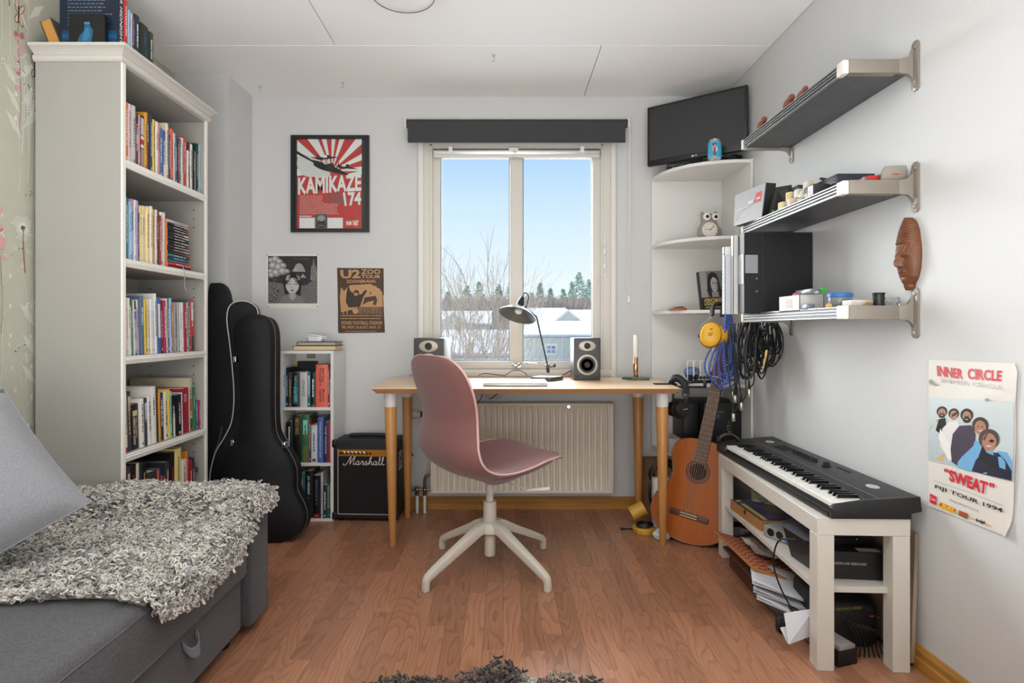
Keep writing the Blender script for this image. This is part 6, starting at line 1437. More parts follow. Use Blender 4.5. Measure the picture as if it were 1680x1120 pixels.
pw = root('white_canister', 'white rectangular canister leaning behind desk leg near guitar', 'canister', (.83, 2.92, 0)); P('panel', MB().box(at(1071, 0, 2.9).x, at(1100, 0, 2.9).x, 2.88, 2.925, .002, .27), mat('white_card', (214, 210, 204)), pw, world=True, bev=.004)
ym = root('yellow_mug', 'yellow cylindrical tin lying tilted by back desk leg', 'tin', (.68, 2.93, .095), rot=(R(8), R(62), R(8)))
P('tin_wall', MB().lathe([(.034, 0), (.036, .002), (.036, .075), (.033, .075), (.032, .006), (.0005, .006)], (0, 0, -.035), 32), mat('mustard_yellow', (206, 158, 56), .45), ym)
P('tin_base', MB().cyl((0, 0, -.036), (0, 0, -.032), .034, n=32), mat('mustard_yellow', (206, 158, 56)), ym)
yt = root('tape_roll', 'flat yellow tape roll on floor under yellow tin', 'tape', (.705, 2.89, .002))
P('tape_ring', MB().lathe([(.03, 0), (.056, 0), (.058, .003), (.058, .026), (.055, .03), (.03, .03), (.03, 0)], n=36), mat('mustard_yellow', (206, 158, 56)), yt)
q = MB()
for k in range(5): q.sweep(resample([(.03*cos(i*.9+k)*1.3, .03*sin(i*.9+k)-.01, .034+.012*abs(sin(i*.6+k))) for i in range(9)], 36), .004, 5)
P('black_straps', q, M_cable, yt)
tag(MB().tube([(.60, 2.93, .004), (.63, 2.91, .012), (.67, 2.92, .006)], .004).cyl((.595, 2.93, .006), (.61, 2.925, .006), .006).build('black_pen', M_black), 'black pen lying on floor left of yellow tape', 'pen')
pb = root('plastic_bag', 'crumpled white plastic bag under the acoustic guitar', 'bag', (.83, 2.80, .002))
def crumple(cx_, cy_, cz_, rx, ry, rz, seed, m=14):
    rn = random.Random(seed); ph = [rn.uniform(0, 6) for _ in range(6)]
    def f_(u, v):
        a, b_ = 2*pi*u, pi*(v-.5); r_ = 1+.16*sin(3*a+ph[0])*cos(2*b_+ph[1])+.10*sin(7*a+ph[2]+3*b_)+.08*cos(5*b_*2+ph[3]+4*a)
        return (cx_+rx*r_*cos(a)*cos(b_), cy_+ry*r_*sin(a)*cos(b_), max(0, cz_+rz*r_*sin(b_)))
    return MB().grid(f_, m*2, m)
P('bag_film', crumple(-.06, 0, .02, .04, .03, .028, 3), mat('white_film', (215, 215, 215), .3), pb, smooth=20, fix=False)
P('bag_end', crumple(.33, .06, .012, .06, .03, .018, 5), mat('white_film', (215, 215, 215)), pb, smooth=20, fix=False)

# ------------------------------------------------------------------ acoustic guitar
M_spr = mat('cedar_soundboard', (166, 84, 14), .34, var=.12, vscale=5, stretch=(26, 1, 1), spec=.35)
M_mah = mat('mahogany_dark', (54, 22, 16), .3, var=.2, vscale=6, coat=.4)
M_rosew = mat('rosewood', (84, 54, 42), .5, var=.2, vscale=12, stretch=(14, 1, 1))
hwl = [(0, 0), (.4, 4.5), (1.2, 8.2), (3, 12.5), (6, 16), (10, 18), (14, 18.4), (18, 17.4), (22, 15), (25.5, 12.8), (28.5, 11.9), (31.5, 11.9), (35, 12.9), (39, 13.9), (42, 13.9), (45, 12.7), (47, 10.6), (48.4, 7), (48.9, 3), (49, 0)]
gb0 = at(1121, 884, 2.735); gn = at(1181, 606, 2.855)
ga = (gn-Vector((gb0.x, gb0.y, .006))).normalized(); gnrm = Vector((-.56, -.9, .20)); gnrm = (gnrm-ga*gnrm.dot(ga)).normalized(); gs = ga.cross(gnrm).normalized()
gu = root('acoustic_guitar', 'orange classical acoustic guitar leaning in corner beside the bench', 'guitar', (gb0.x, gb0.y, .008))
Mg = Matrix(((gs.x, ga.x, gnrm.x, 0), (gs.y, ga.y, gnrm.y, 0), (gs.z, ga.z, gnrm.z, 0), (0, 0, 0, 1)))
gu.rotation_euler = Mg.to_euler()
def gout(n=70, k=1.0, off=0):
    L_ = resample([Vector((b_/100, a/100, 0)) for a, b_ in hwl], n); right = [(p.x*k, p.y) for p in L_]; return right+[(-x, y) for x, y in right[-2:0:-1]]
o_ = gout()
P('sides', MB().prism(o_, -.092, -.002), M_mah, gu, smooth=50)
P('soundboard', MB().prism(o_, -.002, .0015), M_spr, gu, smooth=50)
P('binding', MB().sweep([(x, y, .0) for x, y in o_], .0022, 5, close=True), M_mah, gu)
hc = (0, .335)
P('rosette', MB().lathe([(.044, .0016), (.060, .0016), (.060, .0022), (.044, .0022), (.044, .0016)], (0, hc[1], 0), 48), mat('rosette_brown', (110, 44, 26), .4, var=.5, vscale=160), gu)
P('rosette_line', MB().lathe([(.062, .0016), (.0635, .0016), (.0635, .0021), (.062, .0021), (.062, .0016)], (0, hc[1], 0), 48).lathe([(.0405, .0016), (.042, .0016), (.042, .0021), (.0405, .0021), (.0405, .0016)], (0, hc[1], 0), 48), mat('rosette_tan', (190, 120, 60), .4), gu)
P('sound_hole', MB().cyl((0, hc[1], .0014), (0, hc[1], .0020), .0405, n=40), mat('hole_dark', (40, 16, 12), .8), gu)
bz = .125
P('bridge', MB().box(-.092, .092, bz-.014, bz+.014, .0015, .009), M_rosew, gu, bev=.003)
P('saddle', MB().box(-.040, .040, bz+.004, bz+.007, .009, .013), mat('bone', (230, 224, 208), .4), gu); P('tie_block', MB().box(-.040, .040, bz-.010, bz-.004, .009, .0115), mat('tie_inlay', (196, 150, 90), .4), gu)
nk = MB(); P('neck', nk.prism([(-.030, .47), (.030, .47), (.026, .80), (-.026, .80)], -.022, .0045), M_mah, gu, bev=.004)
P('fretboard', MB().prism([(-.031, .372), (.031, .372), (.026, .802), (-.026, .802)], .0045, .0095), M_rosew, gu)
q = MB(); sc_len = .65; nut = .802
for k in range(1, 20):
    y = nut-(.65-.65/2**(k/12))*1.06
    if y > .375: w_ = .026+.005*(nut-y)/.43; q.cyl((-w_, y, .0095), (w_, y, .0095), .0009, n=6)
P('frets', q, mat('fret_metal', (170, 160, 146), .45, .7), gu)
P('nut', MB().box(-.026, .026, .801, .806, .0045, .012), mat('bone', (230, 224, 208)), gu)
P('headstock', MB().prism([(-.027, .806), (.027, .806), (.036, .83), (.034, .975), (.018, .985), (0, .978), (-.018, .985), (-.034, .975), (-.036, .83)], -.014, .003, Matrix.Rotation(0, 4, 'X')), mat('dark_red_veneer', (110, 40, 30), .3, coat=.4), gu, bev=.002)
q = MB(); q2 = MB()
for s_ in (-1, 1):
    for k in range(3): q.ball((s_*.048, .855+k*.042, -.006), .010, 10, sc=(.6, .9, 1)); q2.cyl((s_*.034, .855+k*.042, -.006), (s_*.046, .855+k*.042, -.006), .003, n=8)
P('tuning_pegs', q, mat('bone', (230, 224, 208)), gu); P('tuner_shafts', q2, M_chrome, gu)
for k in range(6):
    x_ = (-2.5+k)
    P('string', MB().cyl((x_*.0118, bz+.006, .0125), (x_*.0085, .803, .0118), .0006 if k > 2 else .0009, n=5), mat('string_pale', (200, 180, 150), .4, .4 if k < 3 else 0), gu)

# ------------------------------------------------------------------ headphones hanging on the desk edge, on a clamp hook
hk = root('headphone_hook', 'black clamp hook on right end of desk', 'hook', (.79, 2.80, DZ))
P('clamp', MB().box(.735, .845, 2.80, 2.84, DZ+.0005, DZ+.006).box(.835, .845, 2.80, 2.84, DZ-.035, DZ+.004).box(.80, .845, 2.80, 2.84, DZ-.040, DZ-.034), M_black, hk, world=True, bev=.002)
P('arm', MB().box(.845, .99, 2.81, 2.83, DZ-.018, DZ-.008).box(.978, .99, 2.81, 2.83, DZ-.008, DZ+.02), M_black, hk, world=True, bev=.003)
hp = root('headphones', 'black over-ear studio headphones hanging at right desk end', 'headphones', (.885, 2.79, DZ-.1))
hx = at(1113, 0, 2.76).x
arc = [at(1104, 646, 2.82), at(1102, 630, 2.82), at(1104, 621, 2.80), at(1112, 619, 2.79), at(1121, 626, 2.77), at(1125, 636, 2.75), at(1125, 648, 2.73)]
P('headband', MB().sweep(resample(arc, 40), 1, sq=(.032, .009)), M_blackm, hp, world=True, bev=.002)
P('headband_pad', MB().sweep([p+Vector((-.002, 0, -.009)) for p in resample(arc, 40)[8:32]], 1, sq=(.028, .009)), mat('pad_grey', (52, 54, 58), .7), hp, world=True, bev=.003)
for (px, py, Y_, rr, nm) in ((1106, 671, 2.83, .036, 'far'), (1116, 671, 2.73, .042, 'near')):
    c = at(px, py, Y_); d = Vector((.45, -.85, .12)).normalized() if nm == 'near' else Vector((-.45, .85, 0)).normalized()
    Mc = Vector((0, 0, 1)).rotation_difference(d).to_matrix().to_4x4()
    P('ear_cup', MB().lathe([(.0005, -.004), (rr*.85, -.004), (rr, .004), (rr, .016), (rr*.86, .026), (rr*.4, .030), (.0005, .031)], c, 36, Mc), M_black, hp, world=True)
    P('ear_pad', MB().lathe([(rr*.5, -.018), (rr*.85, -.020), (rr*1.02, -.014), (rr*1.04, -.006), (rr*.85, -.003), (rr*.5, -.004)], c, 36, Mc), M_blackm, hp, world=True)
    P('yoke', MB().tube([at(px+(8 if nm == 'near' else -1), 645, Y_), at(px+(9 if nm == 'near' else -2), 654, Y_), at(px+(9 if nm == 'near' else -3), 664, Y_)], .0055), M_black, hp, world=True)
P('slider', MB().box(*(lambda p: (p.x-.012, p.x+.012, p.y-.012, p.y+.012, p.z-.008, p.z+.008))(at(1124, 648, 2.73))), mat('slider_grey', (92, 90, 88), .3, .6), hp, world=True, bev=.003)
c = at(1116, 671, 2.73)+Vector((.45, -.85, .12)).normalized()*.0325; cv = Canvas(lambda x, z: c+Vector((.88, .47, 0))*x+Vector((0, 0, 1))*z, Vector((.45, -.85, .12))); cv.rect(-.012, -.003, .008, .001, (170, 170, 170)).ell(.012, 0, .003, .003, (180, 180, 180)); cv.build('cup_mark', hp)
# ------------------------------------------------------------------ three wall shelves on the right wall
M_ash = mat('black_brown_board', (82, 82, 84), .5, var=.35, vscale=5, stretch=(70, 3, 70))
M_cap = mat('end_cap_white', (232, 228, 220), .35)
SY0, SY1, SXf = 1.762, 2.508, 1.036
def wall_shelf(z0, label):
    """z0 = underside"""
    r_ = root('wall_shelf', label, 'shelf', (1.135, 2.14, z0), group='steel and dark board wall shelves')
    P('board', MB().box(SXf+.012, XR-.002, SY0+.004, SY1-.004, z0+.010, z0+.034), M_ash, r_, world=True, bev=.001, seg=1)
    q = MB().box(SXf+.006, SXf+.014, SY0+.03, SY1-.012, z0+.006, z0+.038)
    P('front_channel', q, mat('channel_dark', (80, 80, 82), .4, .6), r_, world=True)
    ln = MB()
    for dz in (.005, .017, .027, .037): ln.box(SXf, SXf+.010, SY0+.03, SY1-.012, z0+dz-.002, z0+dz+.0028)
    P('front_rail', ln, mat('rail_metal', (150, 150, 150), .38, .9), r_, world=True, bev=.001, seg=1)
    for y0, y1 in ((SY0-.004, SY0+.032), (SY1-.012, SY1+.004)):
        P('end_cap', MB().box(SXf-.003, SXf+.016, y0, y1, z0+.001, z0+.042), M_cap, r_, world=True, bev=.002)
    for y0 in (SY0-.010, SY1-.002):
        a = P('bracket_arm', MB().box(SXf+.014, XR-.049, y0, y0+.012, z0, z0+.042).box(SXf+.02, XR-.052, y0+.0125, y0+.03, z0+.0005, z0+.0035) if y0 < 2 else MB().box(SXf+.014, XR-.049, y0, y0+.012, z0, z0+.042), M_steel, r_, world=True, bev=.0015)
        w0 = .030; ya = y0-.018
        pl = MB()
        zt, zb = z0+.095, z0-.058
        # back plate on the wall with rounded ends, and a web curving out to the arm
        def rnd_plate(z_lo, z_hi):
            pts = [(ya, z_lo+.01), (ya+.008, z_lo+.001), (ya+w0-.008, z_lo+.001), (ya+w0, z_lo+.01), (ya+w0, z_hi-.01), (ya+w0-.008, z_hi), (ya+.008, z_hi), (ya, z_hi-.01)]
            return MB().prism(pts, XR-.006, XR-.0005, Matrix(((0, 0, 1, 0), (1, 0, 0, 0), (0, 1, 0, 0), (0, 0, 0, 1))))
        P('wall_plate', rnd_plate(zb, zt), M_steel, r_, world=True, bev=.0012)
        web = [(XR-.006, z0+.080), (XR-.012, z0+.060), (XR-.024, z0+.047), (XR-.05, z0+.042), (XR-.05, z0), (XR-.024, z0-.003), (XR-.012, z0-.012), (XR-.006, z0-.025)]
        P('bracket_web', MB().prism(web, y0, y0+.012, Matrix(((1, 0, 0, 0), (0, 0, 1, 0), (0, 1, 0, 0), (0, 0, 0, 1)))), M_steel, r_, world=True, bev=.0012)
        for zz in (zt-.018, zb+.018):
            P('screw', MB().cyl((XR-.0065, ya+w0/2, zz), (XR-.009, ya+w0/2, zz), .006, .005, 14), M_steel, r_, world=True)
    return r_
Z1, Z2, Z3 = 1.788, 1.422, 1.042
wall_shelf(Z1, 'topmost steel-edged dark wall shelf on right wall'); wall_shelf(Z2, 'middle steel-edged dark wall shelf on right wall'); wall_shelf(Z3, 'lowest steel-edged dark wall shelf on right wall')
T1, T2, T3 = Z1+.0345, Z2+.0345, Z3+.0345
# top shelf: three pieces of reddish leather work
M_red = mat('reddish_clay', (142, 78, 62), .6, var=.2, vscale=25)
for (px, pyb, pyt, ln, lab) in ((1250, 212, 196, .05, 'small reddish clay dish at far end of top wall shelf'), (1294, 178, 160, .06, 'middle reddish clay animal figure on top wall shelf'), (1316, 162, 147, .07, 'reddish clay figure nearest to viewer on top wall shelf')):
    Xq = SXf+.035; Yq = Xq*F/(px-CX); hh = (H-(pyt-CY)*Yq/F)-T1
    r_ = root('clay_figure', lab, 'figurine', (Xq, Yq, T1+.0005), group='reddish clay pieces on top shelf')
    P('body', MB().ball((0, 0, hh*.48), hh*.5, 14, sc=(.6, ln/hh, .94)), M_red, r_, smooth=60)
    P('head', MB().ball((-.005, -.03, hh*.78), hh*.24, 10, sc=(.8, 1.3, .9)), M_red, r_, smooth=60)
# middle shelf
bx1 = root('magazine_box', 'grey cardboard magazine file leaning outward at far end of middle wall shelf', 'box', (1.03, 2.44, T2+.002))
def quad_slab(parent, name, pts, th, m):   # pts: four 3-D corners, extruded by vector th
    V = [Vector(p) for p in pts]; t = Vector(th); return P(name, MB().add(V+[v+t for v in V], [(0, 1, 2, 3), (7, 6, 5, 4), (0, 4, 5, 1), (1, 5, 6, 2), (2, 6, 7, 3), (3, 7, 4, 0)]), m, parent, world=True)
qa, qb, qc, qd = at(1204, 371, 2.50), at(1249, 357, 2.34), at(1256, 299, 2.34), at(1206, 321, 2.50)
quad_slab(bx1, 'front_face', [qa, qb, qc, qd], (.004, .002, 0), mat('box_grey_print', (168, 168, 170), .5, var=.06, vscale=12))
quad_slab(bx1, 'carton', [qa+Vector((.005, .003, 0)), qb+Vector((.005, .003, 0)), qc+Vector((.005, .003, 0)), qd+Vector((.005, .003, 0))], (.045, .012, .0), mat('box_dark', (44, 44, 46), .5))
def bil(a, b_, c, d): return lambda u, v: (a*(1-u)+b_*u)*(1-v)+(d*(1-u)+c*u)*v
nb = ((qb-qa).cross(qd-qa)).normalized(); nb = nb if nb.x < 0 else -nb
cv = Canvas(bil(qa, qb, qc, qd), nb); cv.rect(.72, .50, .92, .80, (200, 90, 88)); cv.rect(.76, .60, .88, .64, (235, 220, 215)).rect(.48, .52, .66, .64, (200, 200, 202)).rect(.10, .46, .52, .50, (208, 208, 210)); 
for k in range(7): cv.rect(.08+k*.06, .24, .11+k*.06, .27, (200, 200, 202), up=(k == 0))
cv.build('box_print', bx1)
bx2 = root('black_carton', 'flat black carton with raised lid on far half of middle wall shelf', 'box', (1.16, 2.3, T2))
P('carton', MB().box(1.10, XR-.004, 2.16, 2.46, T2+.0005, T2+.095), mat('box_dark', (44, 44, 46)), bx2, world=True, bev=.002)
P('lid_flap', MB().add([(1.045, 2.28, T2+.001), (1.055, 2.24, T2+.105), (1.098, 2.20, T2+.105), (1.098, 2.20, T2+.001), (1.047, 2.283, T2+.001), (1.057, 2.243, T2+.105), (1.098, 2.204, T2+.105), (1.098, 2.204, T2+.001)], [(0, 1, 2, 3), (7, 6, 5, 4), (0, 4, 5, 1), (1, 5, 6, 2), (2, 6, 7, 3), (3, 7, 4, 0)]), mat('flap_black', (26, 26, 27), .4), bx2, world=True)
tag(MB().tube([(1.18, 2.10, T2+.098), (1.17, 2.13, T2+.11), (1.19, 2.16, T2+.115), (1.22, 2.15, T2+.105), (1.23, 2.12, T2+.10)], .004).build('cable', M_cable), 'short black cable loop on carton on middle wall shelf', 'cable')
gk = 'cream adapter blocks on middle shelf'
M_crm = mat('cream_block', (214, 200, 174), .5)
for i, (x_, y_, z_, s_, rz_, lab) in enumerate(((1.050, 2.165, 0, (.030, .028, .030), .2, 'cream block lowest and farthest on middle wall shelf'), (1.062, 2.125, 0, (.030, .030, .034), -.1, 'second cream block beside lowest one on middle wall shelf'),
    (1.075, 2.16, .032, (.028, .026, .034), .3, 'cream block stacked above lowest on middle wall shelf'), (1.085, 2.115, .036, (.030, .03, .030), .1, 'tilted cream block in middle of small pile, middle wall shelf'), (1.080, 2.07, .0, (.030, .03, .05), -.2, 'tall cream block nearest to viewer on middle wall shelf'), (1.09, 2.065, .052, (.026, .028, .030), .2, 'cream block with yellow mark on top of pile, middle wall shelf'))):
    r_ = root('adapter_block', lab, 'adapter', (x_, y_, T2+.0005+z_), rz_, group=gk)
    P('block', MB().box(-s_[0]/2, s_[0]/2, -s_[1]/2, s_[1]/2, 0, s_[2]), M_crm, r_, bev=.003)
    P('rating_sticker', MB().box(-s_[0]/2-.0006, -s_[0]/2, -s_[1]*.3, s_[1]*.3, s_[2]*.3, s_[2]*.8), mat('sticker%d' % (i % 2), ((226, 190, 60), (190, 190, 192))[i % 2], .5), r_)
r_ = root('navy_box', 'dark navy box behind cream blocks on middle wall shelf', 'box', (1.16, 2.02, T2)); P('carton', MB().box(1.115, XR-.01, 1.93, 2.10, T2+.0005, T2+.075), mat('navy_card', (40, 44, 60), .45), r_, world=True, bev=.002)
r_ = root('tag_box', 'small black box with white check label on middle wall shelf', 'box', (1.07, 2.0, T2)); P('carton', MB().box(1.055, 1.11, 1.965, 2.03, T2+.0005, T2+.05), mat('box_dark', (44, 44, 46)), r_, world=True, bev=.002)
P('label', MB().box(1.0535, 1.055, 1.97, 2.0, T2+.008, T2+.046), mat('label_white', (226, 226, 226), .5), r_, world=True); cv = Canvas(lambda y, z: (1.0533, 1.985-y, T2+.027+z), (-1, 0, 0)); cv.line([(-.008, .004), (-.002, -.004), (.008, .012)], .002, (60, 60, 60)).ell(.006, -.012, .0035, .0035, (220, 90, 50)); cv.build('label_print', r_)
r_ = root('key_blanks', 'loose grey and white plastic pieces in front of cream blocks', 'clips', (1.055, 2.06, T2)); q = MB()
rn = random.Random(9)
for k in range(6): x_, y_ = 1.05+rn.uniform(-.008, .01), 2.05+rn.uniform(-.04, .05); q.box(-.010, .010, -.004, .004, 0, .010, Matrix.Translation((x_, y_, T2+.001+.008*(k % 3)))@Matrix.Rotation(rn.uniform(0, 3), 4, 'Z'))
P('pieces', q, mat('label_white', (226, 226, 226)), r_, world=True)
gl = P('led', MB().ball((1.043, 2.235, T2+.012), .004, 8), mat('led_green', (40, 200, 60), .4), bx2, world=True)
r_ = root('red_tin', 'red and black carton with white ends near bracket on middle shelf', 'box', (1.18, 1.86, T2))
P('carton', MB().box(1.135, 1.20, 1.80, 1.90, T2+.0005, T2+.034), mat('carton_red', (186, 50, 44), .45), r_, world=True, bev=.002); P('black_band', MB().box(1.1345, 1.2005, 1.815, 1.83, T2+.0, T2+.0345), M_black, r_, world=True)
r_ = root('grey_carton', 'grey-beige carton with red arrow print beside bracket on middle shelf', 'box', (1.21, 1.81, T2))
P('flap', MB().prism([(1.165, T2+.009), (1.242, T2+.009), (1.242, T2+.060), (1.180, T2+.058), (1.170, T2+.044)], 1.782, 1.792, Matrix(((1, 0, 0, 0), (0, 0, 1, 0), (0, 1, 0, 0), (0, 0, 0, 1)))), mat('grey_beige_card', (150, 142, 130), .6), r_, world=True, bev=.001)
P('carton', MB().box(1.205, 1.243, 1.794, 1.86, T2+.0005, T2+.05), mat('grey_beige_card', (150, 142, 130)), r_, world=True); cv = Canvas(lambda x, z: (x, 1.7815, z), (0, -1, 0)); cv.rect(1.195, T2+.032, 1.225, T2+.0345, (190, 60, 50)).poly([(1.207, T2+.032), (1.213, T2+.032), (1.210, T2+.027)], (190, 60, 50)); cv.build('arrow_print', r_)
# lowest shelf: binder and loose magazines
YBn = 2.33
bx_ = at(1228, 0, YBn).x; zt_ = at(0, 381, YBn).z
bn = root('ring_binder', 'large black ring binder with spine label holder on lowest wall shelf', 'binder', (1.12, 2.36, T3))
P('cover', MB().box(.972, XR-.004, YBn, YBn+.003, T3+.0005, zt_).box(.972, XR-.004, YBn+.060, YBn+.063, T3+.0005, zt_).box(.972, .975, YBn, YBn+.063, T3+.0005, zt_), mat('binder_black', (22, 22, 23), .45), bn, world=True, bev=.001, seg=1)
P('paper_block', MB().box(.99, XR-.012, YBn+.008, YBn+.055, T3+.008, zt_-.02), M_paper, bn, world=True)
lh = [at(1222.5, 0, YBn).x, at(1243, 0, YBn).x]; P('label_holder', MB().box(lh[0]+.0, lh[1], YBn-.0015, YBn-.0003, at(0, 448, YBn).z, at(0, 418, YBn).z).box(.9705, .972, YBn+.006, YBn+.057, T3+.12, T3+.24), mat('label_holder_grey', (150, 152, 156), .25), bn, world=True)
P('rivets', MB().cyl((at(1241, 0, YBn).x, YBn, at(0, 457, YBn).z), (at(1241, 0, YBn).x, YBn-.003, at(0, 457, YBn).z), .004, n=12).cyl((at(1241, 0, YBn).x, YBn, at(0, 478, YBn).z), (at(1241, 0, YBn).x, YBn-.003, at(0, 478, YBn).z), .004, n=12), M_chrome, bn, world=True)
P('hinge_score', MB().box(at(1251, 0, YBn).x, at(1252, 0, YBn).x, YBn-.0006, YBn, T3+.002, zt_-.002), mat('score_line', (44, 44, 46), .4), bn, world=True)
gm = 'folders behind the binder'
for k, (x0, x1, y0, y1, hh, c, lab) in enumerate(((.955, 1.20, 2.400, 2.425, .325, (214, 212, 208), 'white lever file behind black binder, lowest wall shelf'), (.930, 1.17, 2.428, 2.446, .245, (196, 198, 208), 'pale lilac folder farthest on lowest wall shelf'), (.936, 1.18, 2.449, 2.472, .285, (226, 226, 222), 'bundle of printed sheets farthest on lowest wall shelf'))):
    r_ = root('folder', lab, 'folder', ((x0+x1)/2, (y0+y1)/2, T3+.0005), group=gm)
    P('cover', MB().box(x0, x1, y0, y0+.002, T3+.0005, T3+hh).box(x0, x1, y1-.002, y1, T3+.0005, T3+hh).box(x0, x0+.002, y0, y1, T3+.0005, T3+hh), mat('folder%d' % k, c, .45), r_, world=True); P('sheets', MB().box(x0+.004, x1-.005, y0+.003, y1-.003, T3+.001, T3+hh-.01), M_paper, r_, world=True)
    if k == 2:
        cv = Canvas(lambda y, z: (x0-.0002, y0+y, T3+z), (-1, 0, 0))
        for j in range(14): cv.rect(.004, .03+j*.017, .018, .036+j*.017, (120, 122, 126) if j % 3 else (150, 190, 170), up=(j == 0))
        cv.build('spine_print', r_)
# small things on the lowest shelf
r_ = root('white_card_box', 'open white cardboard tray with pink eraser on lowest wall shelf', 'box', (1.06, 2.1, T3))
x0, x1 = 1.035, 1.12; y0, y1 = 2.02, 2.17
P('tray', MB().box(x0, x1, y0, y0+.002, T3+.0005, T3+.056).box(x0, x1, y1-.002, y1, T3+.0005, T3+.056).box(x0, x0+.002, y0, y1, T3+.0005, T3+.056).box(x1-.002, x1, y0, y1, T3+.0005, T3+.056).box(x0, x1, y0, y1, T3+.0005, T3+.003), mat('white_card', (214, 210, 204)), r_, world=True)
P('tray_print', MB().box(x0-.0006, x0, y0+.05, y0+.10, T3+.012, T3+.045), mat('faint_print', (206, 190, 180), .6), r_, world=True)
er = P('eraser', MB().ball((1.065, 2.10, T3+.058), .013, 12, sc=(1, 1.2, .9)), mat('hot_pink', (226, 50, 130), .5)); tag(er, 'hot pink eraser sticking out of white tray', 'eraser')
r_ = root('clear_case', 'clear plastic case with green tab lying on white tray', 'case', (1.09, 2.04, T3+.06)); P('shell', MB().box(1.06, 1.10, 1.985, 2.10, T3+.058, T3+.076), mat('smoky_clear', (150, 152, 154), .15, trans=.5), r_, world=True, bev=.004); P('green_tab', MB().box(1.085, 1.10, 1.968, 1.982, T3+.056, T3+.076), mat('tab_green', (60, 160, 70), .4), r_, world=True)
r_ = root('grey_pod', 'small blue-grey plastic box on front rail of lowest shelf', 'box', (1.04, 1.99, T3)); P('pod', MB().box(1.034, 1.062, 1.965, 2.013, T3+.0005, T3+.022), mat('pod_grey', (118, 126, 140), .3), r_, world=True, bev=.006)
r_ = root('lidded_tub', 'clear round tub with blue lid and coloured pins on lowest shelf', 'tub', (1.115, 1.915, T3+.0005))
P('tub_wall', MB().lathe([(.0005, 0), (.034, 0), (.036, .004), (.036, .042), (.034, .042), (.034, .003), (.0005, .002)], n=36), mat('clear_tub', (210, 214, 216), .1, trans=.75), r_)
P('lid', MB().lathe([(.0005, .055), (.036, .055), (.0385, .052), (.0385, .042), (.036, .041), (.0005, .042)], n=36), mat('lid_blue', (40, 110, 190), .4), r_)
for nm, c, ps in (('red_pins', (200, 50, 50), [(.0, -.015, .026), (.018, -.005, .022), (-.015, .01, .014)]), ('green_pins', (60, 140, 90), [(-.016, -.018, .012), (-.005, -.02, .018), (.012, .012, .01)]), ('yellow_pins', (220, 190, 60), [(.02, -.012, .01), (-.02, -.004, .008)])):
    q = MB()
    for p in ps: q.ball(p, .0075, 8)
    P(nm, q, mat(nm, c, .4), r_)
r_ = root('spool', 'small yellow thread spool lying on front of lowest shelf', 'spool', (1.05, 1.865, T3+.0095), rot=(0, R(90), R(60))); P('thread', MB().cyl((0, 0, -.013), (0, 0, .013), .008), mat('thread_yellow', (226, 190, 50), .6), r_); P('flanges', MB().cyl((0, 0, -.015), (0, 0, -.013), .0095).cyl((0, 0, .013), (0, 0, .015), .0095), mat('flange_tan', (200, 170, 90), .5), r_)
sw = MB()
for k in range(6): x_, y_ = 1.045+rn.uniform(-.005, .006), 1.93+rn.uniform(-.02, .03); sw.box(x_-.006, x_+.006, y_-.01, y_+.01, T3+.001, T3+.006)
tag(sw.build('picks', mat('picks_mixed', (150, 190, 210), .4)), 'pale blue plastic picks scattered between grey box and spool', 'picks')
r_ = root('small_tray', 'small white tray with tan string near yellow spool, lowest shelf', 'tray', (1.13, 1.84, T3)); P('tray', MB().box(1.095, 1.16, 1.815, 1.87, T3+.0005, T3+.028), mat('white_card', (214, 210, 204)), r_, world=True, bev=.002)
q = MB()
for k in range(6): q.tube([(1.125+.004*k, 1.812, T3+.010), (1.135+.004*k, 1.805, T3+.022), (1.15+.003*k, 1.806, T3+.016+.002*k), (1.145, 1.812, T3+.008)], .0022, 5)
P('string', q, mat('string_tan', (206, 176, 140), .8), r_, world=True)
r_ = root('film_can', 'short black cylindrical pot on near end of lowest wall shelf', 'pot', (1.168, 1.800, T3+.009)); P('pot', MB().lathe([(.0005, 0), (.0145, 0), (.0165, .034), (.0175, .035), (.0175, .040), (.0005, .041)], n=28), M_black, r_)
r_ = root('pin_box', 'clear box of beige pins nearest to bracket on lowest shelf', 'box', (1.205, 1.80, T3+.009)); P('shell', MB().box(-.024, .024, -.012, .012, 0, .026), mat('clear_tub', (210, 214, 216)), r_, bev=.002)
q = MB()
for k in range(16): q.ball((rn.uniform(-.018, .018), rn.uniform(-.008, .008), .007+.004*(k % 3)), .0038, 6)
P('beads', q, mat('string_tan', (206, 176, 140)), r_)

